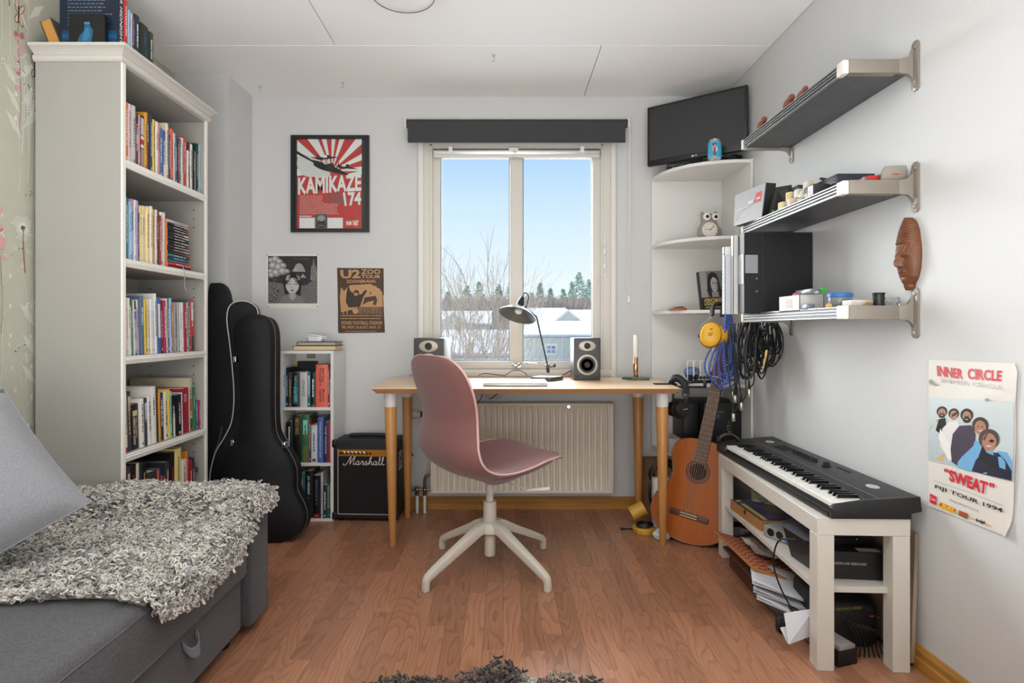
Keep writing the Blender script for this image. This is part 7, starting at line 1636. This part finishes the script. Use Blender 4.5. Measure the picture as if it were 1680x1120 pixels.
# ------------------------------------------------------------------ carved mask on the right wall
mk = root('carved_mask', 'long carved wooden face mask hanging on right wall', 'mask', atX(1495, 475, XR))
M_mask = mat('carved_wood', (110, 64, 36), .45, var=.22, vscale=14, stretch=(1, 1, 3))
ym, zt, zb = XR*F/(1496-CX), at(0, 357, XR*F/(1496-CX)).z, at(0, 476, XR*F/(1496-CX)).z; hm = zt-zb
wt_, ww_ = [0, .012, .04, .1, .2, .32, .42, .5, .6, .72, .82, .88, .92, .96, 1], [.003, .010, .018, .027, .036, .040, .044, .045, .044, .041, .034, .026, .017, .018, .011]
def relief(t, s_):
    d = 0
    if t < .36: d += .0045*abs(sin(t*85+abs(s_)*2.5))                     # combed hair grooves
    if .33 < t < .38: d += .004*math.exp(-((t-.355)/.012)**2)
    d += .020*math.exp(-(s_/.16)**2)*max(0, min(1, (t-.44)/.17))*max(0, min(1, (.70-t)/.03))   # nose
    d += .006*math.exp(-((t-.52)/.02)**2)*math.exp(-((abs(s_)-.42)/.3)**2)      # brows
    d -= .007*math.exp(-((t-.575)/.022)**2)*math.exp(-((abs(s_)-.40)/.16)**2)   # eye hollows
    d += .004*math.exp(-((t-.575)/.009)**2)*math.exp(-((abs(s_)-.40)/.12)**2)
    d += .010*(math.exp(-((t-.755)/.012)**2)+math.exp(-((t-.79)/.012)**2))*math.exp(-(s_/.28)**2)  # lips
    d -= .004*math.exp(-((t-.735)/.01)**2)*math.exp(-(s_/.2)**2)
    d += .006*math.exp(-((t-.87)/.03)**2)*math.exp(-(s_/.4)**2)                 # chin
    if .38 < t < .5: d += .0014*sin(s_*30+t*60)
    return d
wp_ = lambda t: float(np.interp(t, wt_, ww_))
q = MB().grid(lambda u, v: (XR-.004-(.034*math.sqrt(max(0, 1-(2*u-1)**2))*(.35+.65*sin(pi*min(1, v*.92+.06)))+relief(v, 2*u-1)*math.sqrt(max(0, 1-(2*u-1)**2))), ym-(2*u-1)*wp_(v), zt-hm*v), 40, 150)
P('carving', q, M_mask, mk, world=True, fix=False, smooth=80)
P('mask_back', MB().prism([(ym-wp_(t/20), zt-hm*t/20) for t in range(21)]+[(ym+wp_(t/20), zt-hm*t/20) for t in range(20, -1, -1)], XR-.006, XR-.0005, Matrix(((0, 0, 1, 0), (1, 0, 0, 0), (0, 1, 0, 0), (0, 0, 0, 1)))), M_mask, mk, world=True)

# ------------------------------------------------------------------ hanging ear defenders, ropes and cables at the corner-shelf edge
EX = 1.215
hp2 = root('wall_hook_rail', 'steel hook on front edge of corner shelf holding ropes and defenders', 'hook', (1.19, 2.83, 1.11))
hq = at(1186, 505, 2.83)
P('hook_arm', MB().tube([(1.228, 2.885, hq.z+.01), (1.20, 2.84, hq.z+.012), (hq.x-.03, 2.80, hq.z+.006), (hq.x-.045, 2.78, hq.z+.02)], .005), M_steel, hp2, world=True)
ed_ = root('ear_defenders', 'yellow cup ear defenders hanging from hook by corner shelf', 'ear defenders', at(1165, 548, 2.76))
M_yel = mat('safety_yellow', (232, 172, 20), .35)
c = at(1166, 549, 2.72); d = Vector((-.30, -.95, .05)).normalized(); Mc = Vector((0, 0, 1)).rotation_difference(d).to_matrix().to_4x4()
def ovl(parent, name, c, M, prof, m, sx=1.0, sy=1.28, rot=-.25, n=36):
    Mq = M @ Matrix.Rotation(rot, 4, 'Z') @ Matrix.Diagonal((sx, sy, 1, 1)); return P(name, MB().lathe(prof, c, n, Mq), m, parent, world=True)
up_ = Mc.inverted() @ Vector((0, 0, 1)); ra_ = math.atan2(-up_.x, up_.y)
prof_c = [(.0005, -.018), (.045, -.018), (.049, -.010), (.049, .006), (.044, .018), (.030, .024), (.0005, .025)]
ovl(ed_, 'near_cup', c, Mc, prof_c, M_yel, .98, 1.22, ra_-.15)
ovl(ed_, 'near_cushion', c-d*.018, Mc, [(.030, -.014), (.046, -.014), (.050, -.006), (.050, .0), (.030, .0)], M_blackm, 1.0, 1.24, ra_-.15)
ovl(ed_, 'near_rim', c-d*.030, Mc, [(.040, -.004), (.050, -.004), (.051, .0), (.040, .0)], mat('rim_yellow', (214, 150, 40), .4), 1.0, 1.24, ra_-.15)
c2_ = at(1186, 549, 2.80); ovl(ed_, 'far_cup', c2_, Vector((0, 0, 1)).rotation_difference(Vector((.9, -.3, 0))).to_matrix().to_4x4(), prof_c, M_yel, .85, 1.15, 0)
ovl(ed_, 'far_cushion', c2_-Vector((.016, -.006, 0)), Vector((0, 0, 1)).rotation_difference(Vector((.9, -.3, 0))).to_matrix().to_4x4(), [(.026, -.012), (.042, -.012), (.045, 0), (.026, 0)], M_blackm, .9, 1.18, 0)
P('headband', MB().sweep(resample([at(1168, 518, 2.77), at(1170, 503, 2.78), at(1179, 499, 2.79), at(1188, 501, 2.80), at(1187, 520, 2.80)], 26), 1, sq=(.034, .012)), M_blackm, ed_, world=True, bev=.003)
P('wire_arms', MB().tube([at(1166, 514, 2.76), at(1162, 524, 2.74), at(1153, 531, 2.72), at(1149, 541, 2.71), at(1146, 552, 2.71)], .0022, 6).tube([at(1168, 516, 2.77), at(1164, 527, 2.75), at(1156, 533, 2.73)], .0022, 6), M_chrome, ed_, world=True)
P('pivot', MB().ball(at(1146, 551, 2.71), .007, sc=(.7, .7, 1.3)), mat('pivot_grey', (90, 80, 70), .4), ed_, world=True)
Uc = Vector((0, 0, 1)).cross(d).normalized()*-1; Vc = d.cross(Uc).normalized()
if Vc.z < 0: Vc = -Vc
if Uc.x < 0: Uc = -Uc
cv = Canvas(lambda x, y: c+d*.0255+Uc*x+Vc*y, d); cv.rect(-.005, .024, .007, .028, (60, 50, 20))
for k in range(3): cv.rect(-.012, .005-k*.006, .010-.003*k, .008-k*.006, (130, 96, 24))
cv.build('cup_print', ed_)
# blue rope
def rope_mat():
    m = mat('blue_rope', (52, 82, 170), .65); n = m.node_tree; b = n.nodes['Principled BSDF']
    t = n.nodes.new('ShaderNodeTexCoord'); wv = n.nodes.new('ShaderNodeTexWave'); wv.inputs['Scale'].default_value = 55; wv.bands_direction = 'DIAGONAL'; n.links.new(t.outputs['Object'], wv.inputs[0])
    r_ = n.nodes.new('ShaderNodeValToRGB'); r_.color_ramp.elements[0].color = lin((40, 60, 140)); r_.color_ramp.elements[1].color = lin((130, 156, 220)); r_.color_ramp.elements[0].position = .6; n.links.new(wv.outputs[0], r_.inputs[0]); n.links.new(r_.outputs[0], b.inputs['Base Color']); return m
M_rope = rope_mat()
br2 = root('blue_rope', 'coiled blue and white braided cable hanging from hook', 'cable', at(1194, 505, 2.79)); q = MB()
rn = random.Random(31)
loops = [(3, 96, 7), (7, 104, 6), (0, 112, 9), (9, 92, 5), (5, 116, 8), (-3, 118, 11), (-34, 120, 14), (-20, 128, 8), (-6, 126, 10), (6, 118, 16), (-10, 132, 24), (10, 110, 12), (2, 122, 20), (-2, 100, 8), (14, 96, 9)]
for (dx, dy, wd) in loops:
    Yk = 2.78+rn.uniform(-.03, .03); x0, y0 = 1194+rn.uniform(-3, 3), 506+rn.uniform(-2, 2)
    pts = [(x0, y0), (x0+dx*.15-wd*.3, y0+dy*.3), (x0+dx*.7-wd*.9, y0+dy*.72), (x0+dx*.75-wd*.2, y0+dy*.97), (x0+dx*.4+wd*.9, y0+dy*.9), (x0+dx*.2+wd*1.0, y0+dy*.6), (x0+wd*.4, y0+dy*.25), (x0+2, y0+1)]
    q.sweep(resample([at(a, b_, Yk+.02*(i/7)) for i, (a, b_) in enumerate(pts)], 44), .0048, 7)
for k in range(4): q.sweep(resample([at(1187+2*k, 503+k*2, 2.765), at(1195+k, 500+k*3, 2.755), at(1201, 505+k*2, 2.765), at(1196, 509+2*k, 2.80), at(1188+k, 506+2*k, 2.79)], 24), .0045, 7, close=True)
for px in (1208, 1206): q.tube([at(1202, 560, 2.78), at(px, 590, 2.78), at(px+1, 600, 2.78), at(px, 622, 2.78)], .0048, 7)
P('rope_loops', q, M_rope, br2, world=True, smooth=60)
# bundle of black cables on the far bracket of the lowest shelf
bk = root('black_cable_bundle', 'thick bundle of looped black audio cables under lowest wall shelf', 'cables', (1.2, 2.6, 1.03)); q = MB()
for k in range(34):
    xc = rn.uniform(1216, 1272); wd = rn.uniform(4, 15); dy = rn.uniform(55, 96)*(1 if xc < 1262 else .82); Yk = rn.uniform(2.50, 2.66) if xc > 1232 else rn.uniform(2.56, 2.76)
    lim = lambda p: Vector((min(p.x, XR-.006), p.y, p.z))
    y0 = 526; tl = rn.uniform(-5, 5)
    pts = [(xc-wd*.2, y0), (xc-wd*.9+tl*.5, y0+dy*.4), (xc-wd+tl, y0+dy*.8), (xc+tl, y0+dy), (xc+wd+tl, y0+dy*.78), (xc+wd*.9, y0+dy*.35), (xc+wd*.2, y0-1)]
    q.sweep([lim(p) for p in resample([at(a, b_, Yk+.015*sin(i+k)) for i, (a, b_) in enumerate(pts)], 34)], rn.choice([.0032, .0036, .0028]), 6)
P('cable_loops', q, M_cable, bk, world=True, smooth=60)['kind'] = 'stuff'
P('cable_tie', MB().tube([at(1250, 527, 2.56), at(1252, 540, 2.55), at(1255, 556, 2.56)], .005).tube([at(1262, 527, 2.56), at(1264, 548, 2.56)], .003), mat('tie_white', (200, 200, 200), .5), bk, world=True)
P('bracket_hook', MB().tube([Vector((XR-.01, 2.62, 1.085)), Vector((1.19, 2.62, 1.05)), Vector((1.17, 2.64, 1.04)), Vector((1.165, 2.66, 1.06))], .005), M_steel, bk, world=True)
P('jack_plug', MB().cyl(at(1252, 604, 2.5), at(1256, 586, 2.5), .004).cyl(at(1256, 586, 2.5), at(1258, 574, 2.5), .0055), mat('brass_plug', (190, 160, 100), .25, .9), bk, world=True)
P('jack_plug', MB().cyl(at(1234, 586, 2.52), at(1240, 598, 2.52), .006), mat('dull_brass', (130, 112, 92), .35, .8), bk, world=True)
# cables that end in XLR plugs
xl = [((1198, 600), (1203, 690), 2.70, 'XLR connector lowest, on cable nearest the guitar neck'), ((1206, 560), (1206, 660), 2.73, 'pair of silver connectors hanging beside blue rope'), ((1212, 560), (1216, 672), 2.72, 'silver connector hanging below blue rope, right'), ((1226, 590), (1229, 650), 2.66, 'silver connector hanging rightmost below black bundle')]
for i, ((ax_, ay_), (bx__, by_), Yk, lab) in enumerate(xl):
    lab = ['longest black cable with silver plug, hanging nearest guitar neck', 'black cable ending in paired silver plugs below blue rope', 'black cable with silver plug hanging right of paired plugs', 'rightmost black cable with silver plug, below black bundle'][i]
    r_ = root('microphone_cable', lab, 'cable', at(ax_, ay_, Yk), group='hanging cables with silver plugs')
    e_ = at(bx__, by_-22, Yk)
    P('cable', MB().tube([at(ax_, 530, Yk), at(ax_-2, (530+by_)/2, Yk), e_], .0034, 7).tube([at(ax_+4, 540, Yk+.01), at(bx__+(7 if i != 1 else 2), by_-50, Yk+.01), at(bx__+(8 if i != 1 else 2), by_-25, Yk+.01), at(bx__+2, by_-14, Yk)], .0028, 7), M_cable, r_, world=True)
    P('boot', MB().cyl(at(bx__, by_-24, Yk), at(bx__, by_-12, Yk), .004, .0078), M_blackm, r_, world=True)
    P('plug_shell', MB().cyl(at(bx__, by_-12, Yk), at(bx__, by_+1, Yk), .0088, .0092), mat('satin_nickel', (196, 186, 172), .3, .9), r_, world=True, bev=.001)
    if i == 1: P('second_plug', MB().cyl(at(bx__-5, by_-18, Yk), at(bx__-5, by_-2, Yk), .0078), mat('satin_nickel', (196, 186, 172)), r_, world=True, bev=.001)

# ------------------------------------------------------------------ low bench with the keyboard
be = root('bench', 'low warm-white bench with lower shelf carrying the keyboard', 'bench', (.932, 1.716, 0), R(-2.6)); BW, BL, BH = .268, .90, .452
P('top', MB().box(0, BW, 0, BL, BH-.05, BH), M_bench, be, bev=.0012, seg=1)
for x0 in (0, BW-.05):
    for y0 in (0, BL-.05): P('leg', MB().box(x0+.0004, x0+.0496, y0+.0004, y0+.0496, 0, BH-.0505), M_bench, be, bev=.0012, seg=1)
LSZ = .238
P('lower_shelf', MB().box(.012, BW-.012, .03, BL-.03, LSZ-.018, LSZ), M_bench, be, bev=.001, seg=1)
KZ = BH
kb = root('keyboard', 'black digital keyboard with white and black keys on bench', 'keyboard', (.966, 1.700, KZ+.001), R(-1.0)); KL, KW = .965, .262
M_kb = mat('keyboard_body', (44, 43, 44), .45, bump=.12, bscale=700); M_kbd = mat('keyboard_side', (26, 26, 27), .45)
side = [(0, .002), (KW-.03, .002), (KW-.03, .018), (KW, .024), (KW-.004, .068), (.10, .056), (.012, .042), (0, .034)]
Mk = Matrix(((1, 0, 0, 0), (0, 0, 1, 0), (0, 1, 0, 0), (0, 0, 0, 1)))
P('end_cheek', MB().prism(side, 0, .018, Mk), M_kbd, kb, bev=.002)
P('end_cheek', MB().prism(side, KL-.10, KL, Mk), M_kb, kb, bev=.002)
pnl = [(.112, .030), (KW-.03, .018), (KW-.002, .024), (KW-.005, .0675), (.125, .058), (.112, .052)]
P('control_panel', MB().prism(pnl, .018, KL-.10, Mk), M_kb, kb, bev=.0015)
P('panel_seam', MB().box(.1405, .1415, .002, KL-.002, .060, .0613), mat('seam_light', (120, 118, 116), .4), kb)
P('key_bed', MB().prism([(0, .002), (.115, .002), (.115, .030), (.012, .030), (.010, .018), (0, .018)], .018, KL-.10, Mk), M_kbd, kb)
P('front_lip', MB().box(-.002, .008, .018, KL-.10, .004, .020), M_kbd, kb, bev=.002)
kp = (KL-.118)/36; yk0 = KL-.10
blk = {0, 1, 3, 4, 5}
wkm = None; bkm = None
M_key = mat('key_white', (236, 234, 228), .25); M_bkey = mat('key_black', (20, 20, 21), .22)
for k in range(36):
    y1 = yk0-k*kp
    if wkm is None: o = P('white_key', MB().box(.010, .114, .0006, kp-.0006, .031, .046), M_key, kb, bev=.001, seg=1); wkm = o.data
    else: o = bpy.data.objects.new('white_key', wkm); scene.collection.objects.link(o); o.parent = kb
    o.location = (0, y1-kp, 0)
    if k % 7 in blk and k < 35:
        if bkm is None:
            w_ = .0052; m = MB().add([(.046, -w_, .044), (.114, -w_, .044), (.114, w_, .044), (.046, w_, .044), (.052, -w_*.8, .0565), (.113, -w_*.8, .0565), (.113, w_*.8, .0565), (.052, w_*.8, .0565)], [(0, 3, 2, 1), (4, 5, 6, 7), (0, 1, 5, 4), (1, 2, 6, 5), (2, 3, 7, 6), (3, 0, 4, 7)])
            o = P('black_key', m, M_bkey, kb, bev=.001, seg=1); bkm = o.data
        else: o = bpy.data.objects.new('black_key', bkm); scene.collection.objects.link(o); o.parent = kb
        o.location = (0, y1-kp, 0)
def pz(x): return .0575+(x-.125)/(KW-.005-.125)*.0100
for k in range(8):
    y = .47+k*.0235; P('knob', MB().cyl((.196, y, pz(.196)), (.196, y, pz(.196)+.014), .0068, .0058, 16), M_blackm, kb, bev=.001, seg=1)
P('data_wheel', MB().cyl((.198, .40, pz(.2)), (.198, .40, pz(.2)+.004), .017, n=28).cyl((.198, .40, pz(.2)+.004), (.198, .40, pz(.2)+.016), .0115, .010, 24), M_blackm, kb, bev=.001, seg=1)
q = MB(); rn = random.Random(3)
for r0 in range(4):
    for c0 in range(5): q.box(.172+r0*.013, .180+r0*.013, .675+c0*.020, .689+c0*.020, pz(.175+r0*.013)-.001, pz(.175+r0*.013)+.0022)
for c0 in range(7): q.box(.222, .230, .30+c0*.012, .3085+c0*.012, pz(.226)-.001, pz(.226)+.0018)
P('buttons', q, M_blackm, kb)['kind'] = 'stuff'
for yy, nm in ((.13, 0), (.86, 1)):
    cv = Canvas(lambda x, y: (.205+x*.0, .0, 0), (0, 0, 1))
    cv = Canvas(lambda a, b_, yy=yy: (.198+b_, yy-a, pz(.198+b_)+.0003), (0, 0, 1), eps=1.5e-4); cv.ell(0, 0, .026, .016, (196, 204, 212), 36).ell(0, 0, .023, .0135, (150, 160, 170), 36).ell(0, 0, .0215, .0122, (200, 206, 212), 36)
    cv.box_text('61', -.014, -.007, .014, .008, (130, 140, 150), bold=.02); cv.build('round_badge', kb, .4, world=False)
hz = root('small_headphones', 'grey over-ear headphones lying on far end of keyboard', 'headphones', (1.00, 2.62, KZ+.055))
P('headband', MB().sweep([(.045*cos(t_*pi/12)+.02, .0, .052*sin(t_*pi/12)*.62) for t_ in range(13)], 1, sq=(.022, .006)), mat('band_grey', (70, 70, 72), .5), hz, bev=.002)
P('ear_cup', MB().ball((-.024, 0, .006), .016, 14, sc=(.6, 1, 1)).ball((.064, 0, .006), .016, 14, sc=(.6, 1, 1)), M_black, hz)
P('cable_boot', MB().lathe([(.012, .0), (.013, .008), (.010, .014), (.013, .02), (.009, .026), (.012, .032), (.007, .038), (.008, .05), (.004, .056), (.0005, .058)], (.03, .012, .032), 18), M_black, hz)

def bl_(x, y, z): return be.matrix_basis @ Vector((x, y, z))
bpy.context.view_layer.update()
def onbench(name, label, cat, x, y, z, rz=0, group=None):
    p = Matrix.Rotation(R(-2.6), 3, 'Z') @ Vector((x, y, 0)); return root(name, label, cat, (be.location.x+p.x, be.location.y+p.y, z), R(-2.6)+rz, group)
L0 = LSZ+.0006
# on the bench's lower shelf
bo = onbench('blue_print_box', 'brown carton with blue and yellow printed lid on bench shelf', 'box', .11, .63, L0, R(4))
P('carton', MB().box(-.085, .10, -.12, .16, 0, .040), mat('kraft', (176, 122, 70), .7), bo, bev=.001, seg=1)
cv = Canvas(lambda x, y: (x, y, .0403), (0, 0, 1), eps=2e-4); cv.rect(-.083, -.118, .098, .158, (52, 62, 110)); cv.rect(-.070, -.11, -.052, .10, (214, 180, 60)).rect(-.02, -.05, .06, .09, (84, 92, 130)).rect(.0, -.03, .05, .06, (140, 130, 110)).ell(-.06, .135, .012, .012, (220, 190, 60)).poly([(.04, -.118), (.098, -.118), (.098, -.06), (.07, -.10)], (214, 180, 60))
for k in range(10): cv.rect(-.04+.0*k, -.10+k*.006, .05, -.0985+k*.006, (170, 170, 180), up=(k == 0))
cv.build('lid_print', bo, .4, world=False)
P('thumb_notch', MB().cyl((-.0855, .02, .03), (-.0845, .02, .03), .010, n=16), mat('notch_dark', (40, 28, 20), .8), bo)
ai = onbench('audio_interface', 'silver audio interface with two round sockets on bench shelf', 'audio interface', .085, .40, L0, R(30))
P('case', MB().box(-.028, .16, -.075, .075, .003, .044), mat('silver_grey', (176, 178, 184), .35, .4), ai, bev=.003)
for y in (.045, .008): P('combo_socket', MB().cyl((-.028, y, .024), (-.0295, y, .024), .0145, n=24), M_black, ai)
for y in (-.022, -.045): P('blue_knob', MB().cyl((-.028, y, .016), (-.036, y, .016), .006, n=14), mat('knob_blue', (70, 110, 190), .4), ai)
P('green_strip', MB().box(-.0286, -.028, -.07, .07, .040, .0425), mat('strip_green', (150, 170, 130), .4), ai)
bb1 = onbench('tilted_black_box', 'black box with grey lid standing tilted on bench shelf', 'box', .080, .165, L0, R(6))
P('carton', MB().add([(-.03, -.02, 0), (.06, -.02, 0), (.06, .10, 0), (-.03, .10, 0), (-.055, -.03, .10), (.06, -.03, .10), (.06, .11, .10), (-.055, .11, .10)], [(0, 3, 2, 1), (4, 5, 6, 7), (0, 1, 5, 4), (1, 2, 6, 5), (2, 3, 7, 6), (3, 0, 4, 7)]), mat('carton_black', (26, 26, 28)), bb1, bev=.001, seg=1)
P('grey_lid', MB().box(-.058, .062, -.033, .113, .1005, .106), mat('lid_grey', (92, 96, 108), .35), bb1)
P('oval_mark', MB().cyl((-.0, -.031, .07), (-.0, -.0325, .07), .008, n=20), mat('label_white', (226, 226, 226)), bb1)
bb2 = onbench('black_carton_near', 'flat black carton with white slogan near front of bench shelf', 'box', .17, .13, L0, R(-4))
P('carton', MB().box(-.085, .085, -.05, .12, 0, .085), mat('carton_black2', (20, 20, 21), .45), bb2, bev=.001, seg=1)
cv = Canvas(lambda x, z: (x, -.0505, z), (0, -1, 0)); cv.box_text('MADE FOR CREATORS', -.075, .045, .02, .052, (196, 196, 196)); cv.build('slogan', bb2, world=False)
cv = Canvas(lambda x, y: (x, y, .0855), (0, 0, 1)); cv.rect(.0, -.045, .065, -.015, (170, 165, 160)); cv.build('address_label', bb2, world=False)
bs = onbench('blue_bag', 'shiny dark blue plastic bag behind the audio interface', 'bag', .20, .42, L0)
P('film', crumple(0, 0, .055, .05, .10, .055, 8), mat('blue_film', (30, 60, 130), .2), bs, smooth=20, fix=False)
pc = onbench('clear_packaging', 'crumpled clear packaging and cables at far end of bench shelf', 'packaging', .17, .76, L0+.0); P('film', crumple(0, .0, .05, .06, .05, .05, 11), mat('olive_film', (140, 136, 116), .2), pc, smooth=20, fix=False)
bk2 = onbench('black_gear', 'black electronic unit with two small lights above slogan carton', 'device', .17, .20, L0+.0865); P('unit', MB().box(-.08, .07, -.06, .12, 0, .05), M_black, bk2, bev=.004); P('indicator_lights', MB().ball((.02, -.061, .036), .003, 8).ball((.02, -.061, .018), .0025, 8), mat('lamp_gold', (226, 190, 140), .3), bk2)
P('unit_cords', MB().tube([(-.08, -.062, .03), (-.04, -.068, .022), (.0, -.066, .020), (.04, -.06, .028)], .0025, 6).tube([(-.08, -.064, .012), (-.02, -.07, .018), (.03, -.066, .01)], .0022, 6), M_cable, bk2)
# cable hanging from the shelf
lpz = MB().tube([bl_(.03, .20, LSZ+.08), bl_(-.01, .24, LSZ+.06), bl_(-.02, .26, LSZ-.02), bl_(-.005, .24, .14), bl_(.03, .20, .06), bl_(.05, .17, .02), bl_(.06, .13, .01)], .0028, 7)
tag(lpz.build('hanging_cable', M_cable), 'thin black cable looping down from bench shelf', 'cable')
# under the bench, on the floor
mt = onbench('red_woven_bag', 'red patterned woven bag folded on floor under far half of bench', 'bag', .10, .60, .0)
def weave():
    m = mat('red_weave', (150, 60, 46), .8, bump=.4, bscale=200); n = m.node_tree; b = n.nodes['Principled BSDF']; t = n.nodes.new('ShaderNodeTexCoord'); c = n.nodes.new('ShaderNodeTexChecker'); c.inputs['Scale'].default_value = 60
    c.inputs[1].default_value = lin((150, 44, 36)); c.inputs[2].default_value = lin((184, 134, 92)); n.links.new(t.outputs['Object'], c.inputs[0]); n.links.new(c.outputs[0], b.inputs['Base Color']); return m
slab = MB().add([(-.13, -.20, .13), (.13, -.24, .05), (.14, .17, .05), (-.15, .19, .13), (-.13, -.20, .142), (.13, -.24, .062), (.14, .17, .062), (-.15, .19, .142)], [(0, 3, 2, 1), (4, 5, 6, 7), (0, 1, 5, 4), (1, 2, 6, 5), (2, 3, 7, 6), (3, 0, 4, 7)])
P('woven_panel', slab, weave(), mt, bev=.004)
P('panel_border', MB().sweep([(-.132, -.20, .137), (-.15, .19, .137)], .006, 6).sweep([(-.132, -.20, .137), (.12, -.24, .058)], .006, 6), mat('border_tan', (176, 116, 66), .7), mt)
P('lower_folds', MB().box(-.10, .12, -.16, .16, .001, .048).box(-.125, .12, -.19, .17, .075, .085), mat('bag_brown', (96, 58, 46), .8), mt, bev=.006)
P('support', MB().box(-.09, .12, -.15, .15, .048, .074), mat('dark_stack', (60, 54, 52), .8), mt)
pp_ = onbench('clear_bag', 'translucent plastic bag lying on red woven bag under bench', 'bag', .08, .62, .132); P('film', MB().grid(lambda u, v: (-.06+.15*u, -.10+.17*v, .006-.045*u+.014*sin(7*u+3)*sin(6*v)+.018*(1 if (u*3+v*2) % 1 > .5 else .7)), 18, 18), mat('film_grey', (188, 176, 168), .25), pp_, smooth=20, fix=False, solid=.0015)
for k, (x, y, z, lx_, ly_, rz_, tl_, lab) in enumerate(((.04, .38, .105, .17, .21, -18, .03, 'upper bundle of white papers sticking out under bench'), (.05, .36, .082, .17, .20, -26, .02, 'second bundle of white papers under the upper one'), (.07, .33, .060, .18, .20, -36, .02, 'third bundle of grey papers lowest under bench'))):
    r_ = onbench('paper_bundle', lab, 'papers', x, y, z, R(rz_), group='papers under the bench')
    for j in range(3): P('sheet', MB().grid(lambda u, v, j=j: (-lx_/2+lx_*u, -ly_/2+ly_*v, .004*j+tl_*(1-u)*.6+.006*sin(4*u+j)*sin(3*v+j)-.02*u), 8, 8), mat('paper_white%d' % (k % 2), ((214, 214, 220), (186, 186, 194))[k % 2], .6), r_, fix=False, solid=.001, smooth=40)
tb3 = onbench('poster_tube', 'grey translucent poster tube lying on floor under bench', 'tube', .03, .22, .032, R(8)); P('tube', MB().cyl((0, -.13, 0), (0, .24, 0), .030, n=28), mat('tube_grey', (112, 106, 106), .25), tb3); P('tube_cap', MB().cyl((0, -.134, 0), (0, -.124, 0), .031, n=28), M_black, tb3)
tb3.location.x += .02
dpl = onbench('magazine_stack', 'dark magazines stacked on floor under middle of bench', 'magazines', .15, .36, .001); P('covers', MB().box(-.07, .09, -.14, .14, 0, .02).box(-.08, .08, -.12, .15, .0205, .04), mat('mag_dark', (52, 52, 60), .4), dpl, bev=.001); P('spines', MB().box(-.072, .088, -.135, .135, .041, .052), mat('mag_rust', (130, 66, 40), .5), dpl)
wpz = onbench('white_sheet', 'large folded white paper sheet leaning out by near bench leg', 'paper', .00, .10, .0)
a0, a1, a2, a3 = at(1286, 1006, 1.80), at(1331, 1009, 1.74), at(1331, 1053, 1.74), at(1294, 1057, 1.77)
fa, fb_2, fc, fd = at(1280, 1030, 1.80), at(1290, 1028, 1.80), at(1298, 1056, 1.78), at(1292, 1055, 1.78)
def zf(p): p = p.copy(); p.z = max(p.z, .004); return p
quad_slab(wpz, 'sheet', [zf(a3), zf(a2)+Vector((.03, .04, .0)), zf(a1)+Vector((.03, .04, .0)), a0], (.001, .003, .0), mat('paper_white0', (214, 214, 220)))
quad_slab(wpz, 'folded_edge', [zf(fd), zf(fc), fb_2, fa], (.001, .003, 0), mat('paper_white0', (214, 214, 220)))
bsck = onbench('black_pouch', 'small black pouch behind folded white sheet under bench', 'pouch', .015, .215, .001); P('pouch', crumple(0, 0, .03, .025, .03, .032, 21), M_blackm, bsck, smooth=60, fix=False); bsck.location.x -= .02
bgb = onbench('black_backpack', 'black bag with yellow lettering under near end of bench', 'bag', .165, .20, .001)
P('bag', MB().box(-.085, .09, -.08, .16, 0, .15), M_blackm, bgb, bev=.03, seg=4)
cv = Canvas(lambda x, z: (x, -.0805, z), (0, -1, 0)); cv.text('MIXING DESK', [(-.05, .130), (.03, .138), (.03, .130), (-.05, .121)], (150, 140, 40)); cv.rect(.055, .105, .068, .109, (190, 90, 60)).rect(.075, .103, .085, .106, (150, 150, 60)); cv.build('lettering', bgb, world=False)
q = MB()
for k in range(7): q.tube([(-.03+.012*k, -.086, .10-.004*k), (-.005+.013*k, -.10, .06), (.0+.012*k, -.105, .02), (-.02+.015*k, -.13, .006)], .0025, 6)
P('cords', q, M_cable, bgb)
rr_ = onbench('grey_booklet', 'grey booklet with yellow and red corner under near bench leg', 'booklet', .085, .075, .05, R(20)); P('cover', MB().box(-.03, .03, -.05, .05, 0, .012), mat('booklet_grey', (150, 146, 140), .5), rr_, bev=.001); P('corner_print', MB().box(-.03, -.01, .02, .05, .0121, .014), mat('corner_red', (190, 50, 40), .5), rr_)
P('stack_below', MB().box(-.035, .04, -.05, .06, -.049, -.0005), M_blackm, rr_, bev=.003)
# canvas leaning between bench and wall
cl_ = root('leaning_panel', 'brown and cream printed panel leaning between bench and right wall', 'panel', (1.235, 2.1, 0))
pm2 = mat('mottled_print', (150, 132, 112), .6, var=.45, vscale=9, stretch=(1, 1, .4))
P('panel', MB().add([(1.222, 1.735, .012), (1.234, 1.735, .012), (1.234, 2.52, .012), (1.222, 2.52, .012), (1.236, 1.735, .40), (1.246, 1.735, .40), (1.246, 2.52, .44), (1.236, 2.52, .44)], [(0, 3, 2, 1), (4, 5, 6, 7), (0, 1, 5, 4), (1, 2, 6, 5), (2, 3, 7, 6), (3, 0, 4, 7)]), pm2, cl_, world=True)
P('panel_foot', MB().box(1.221, 1.232, 1.74, 2.5, .0, .013), M_blackm, cl_, world=True)
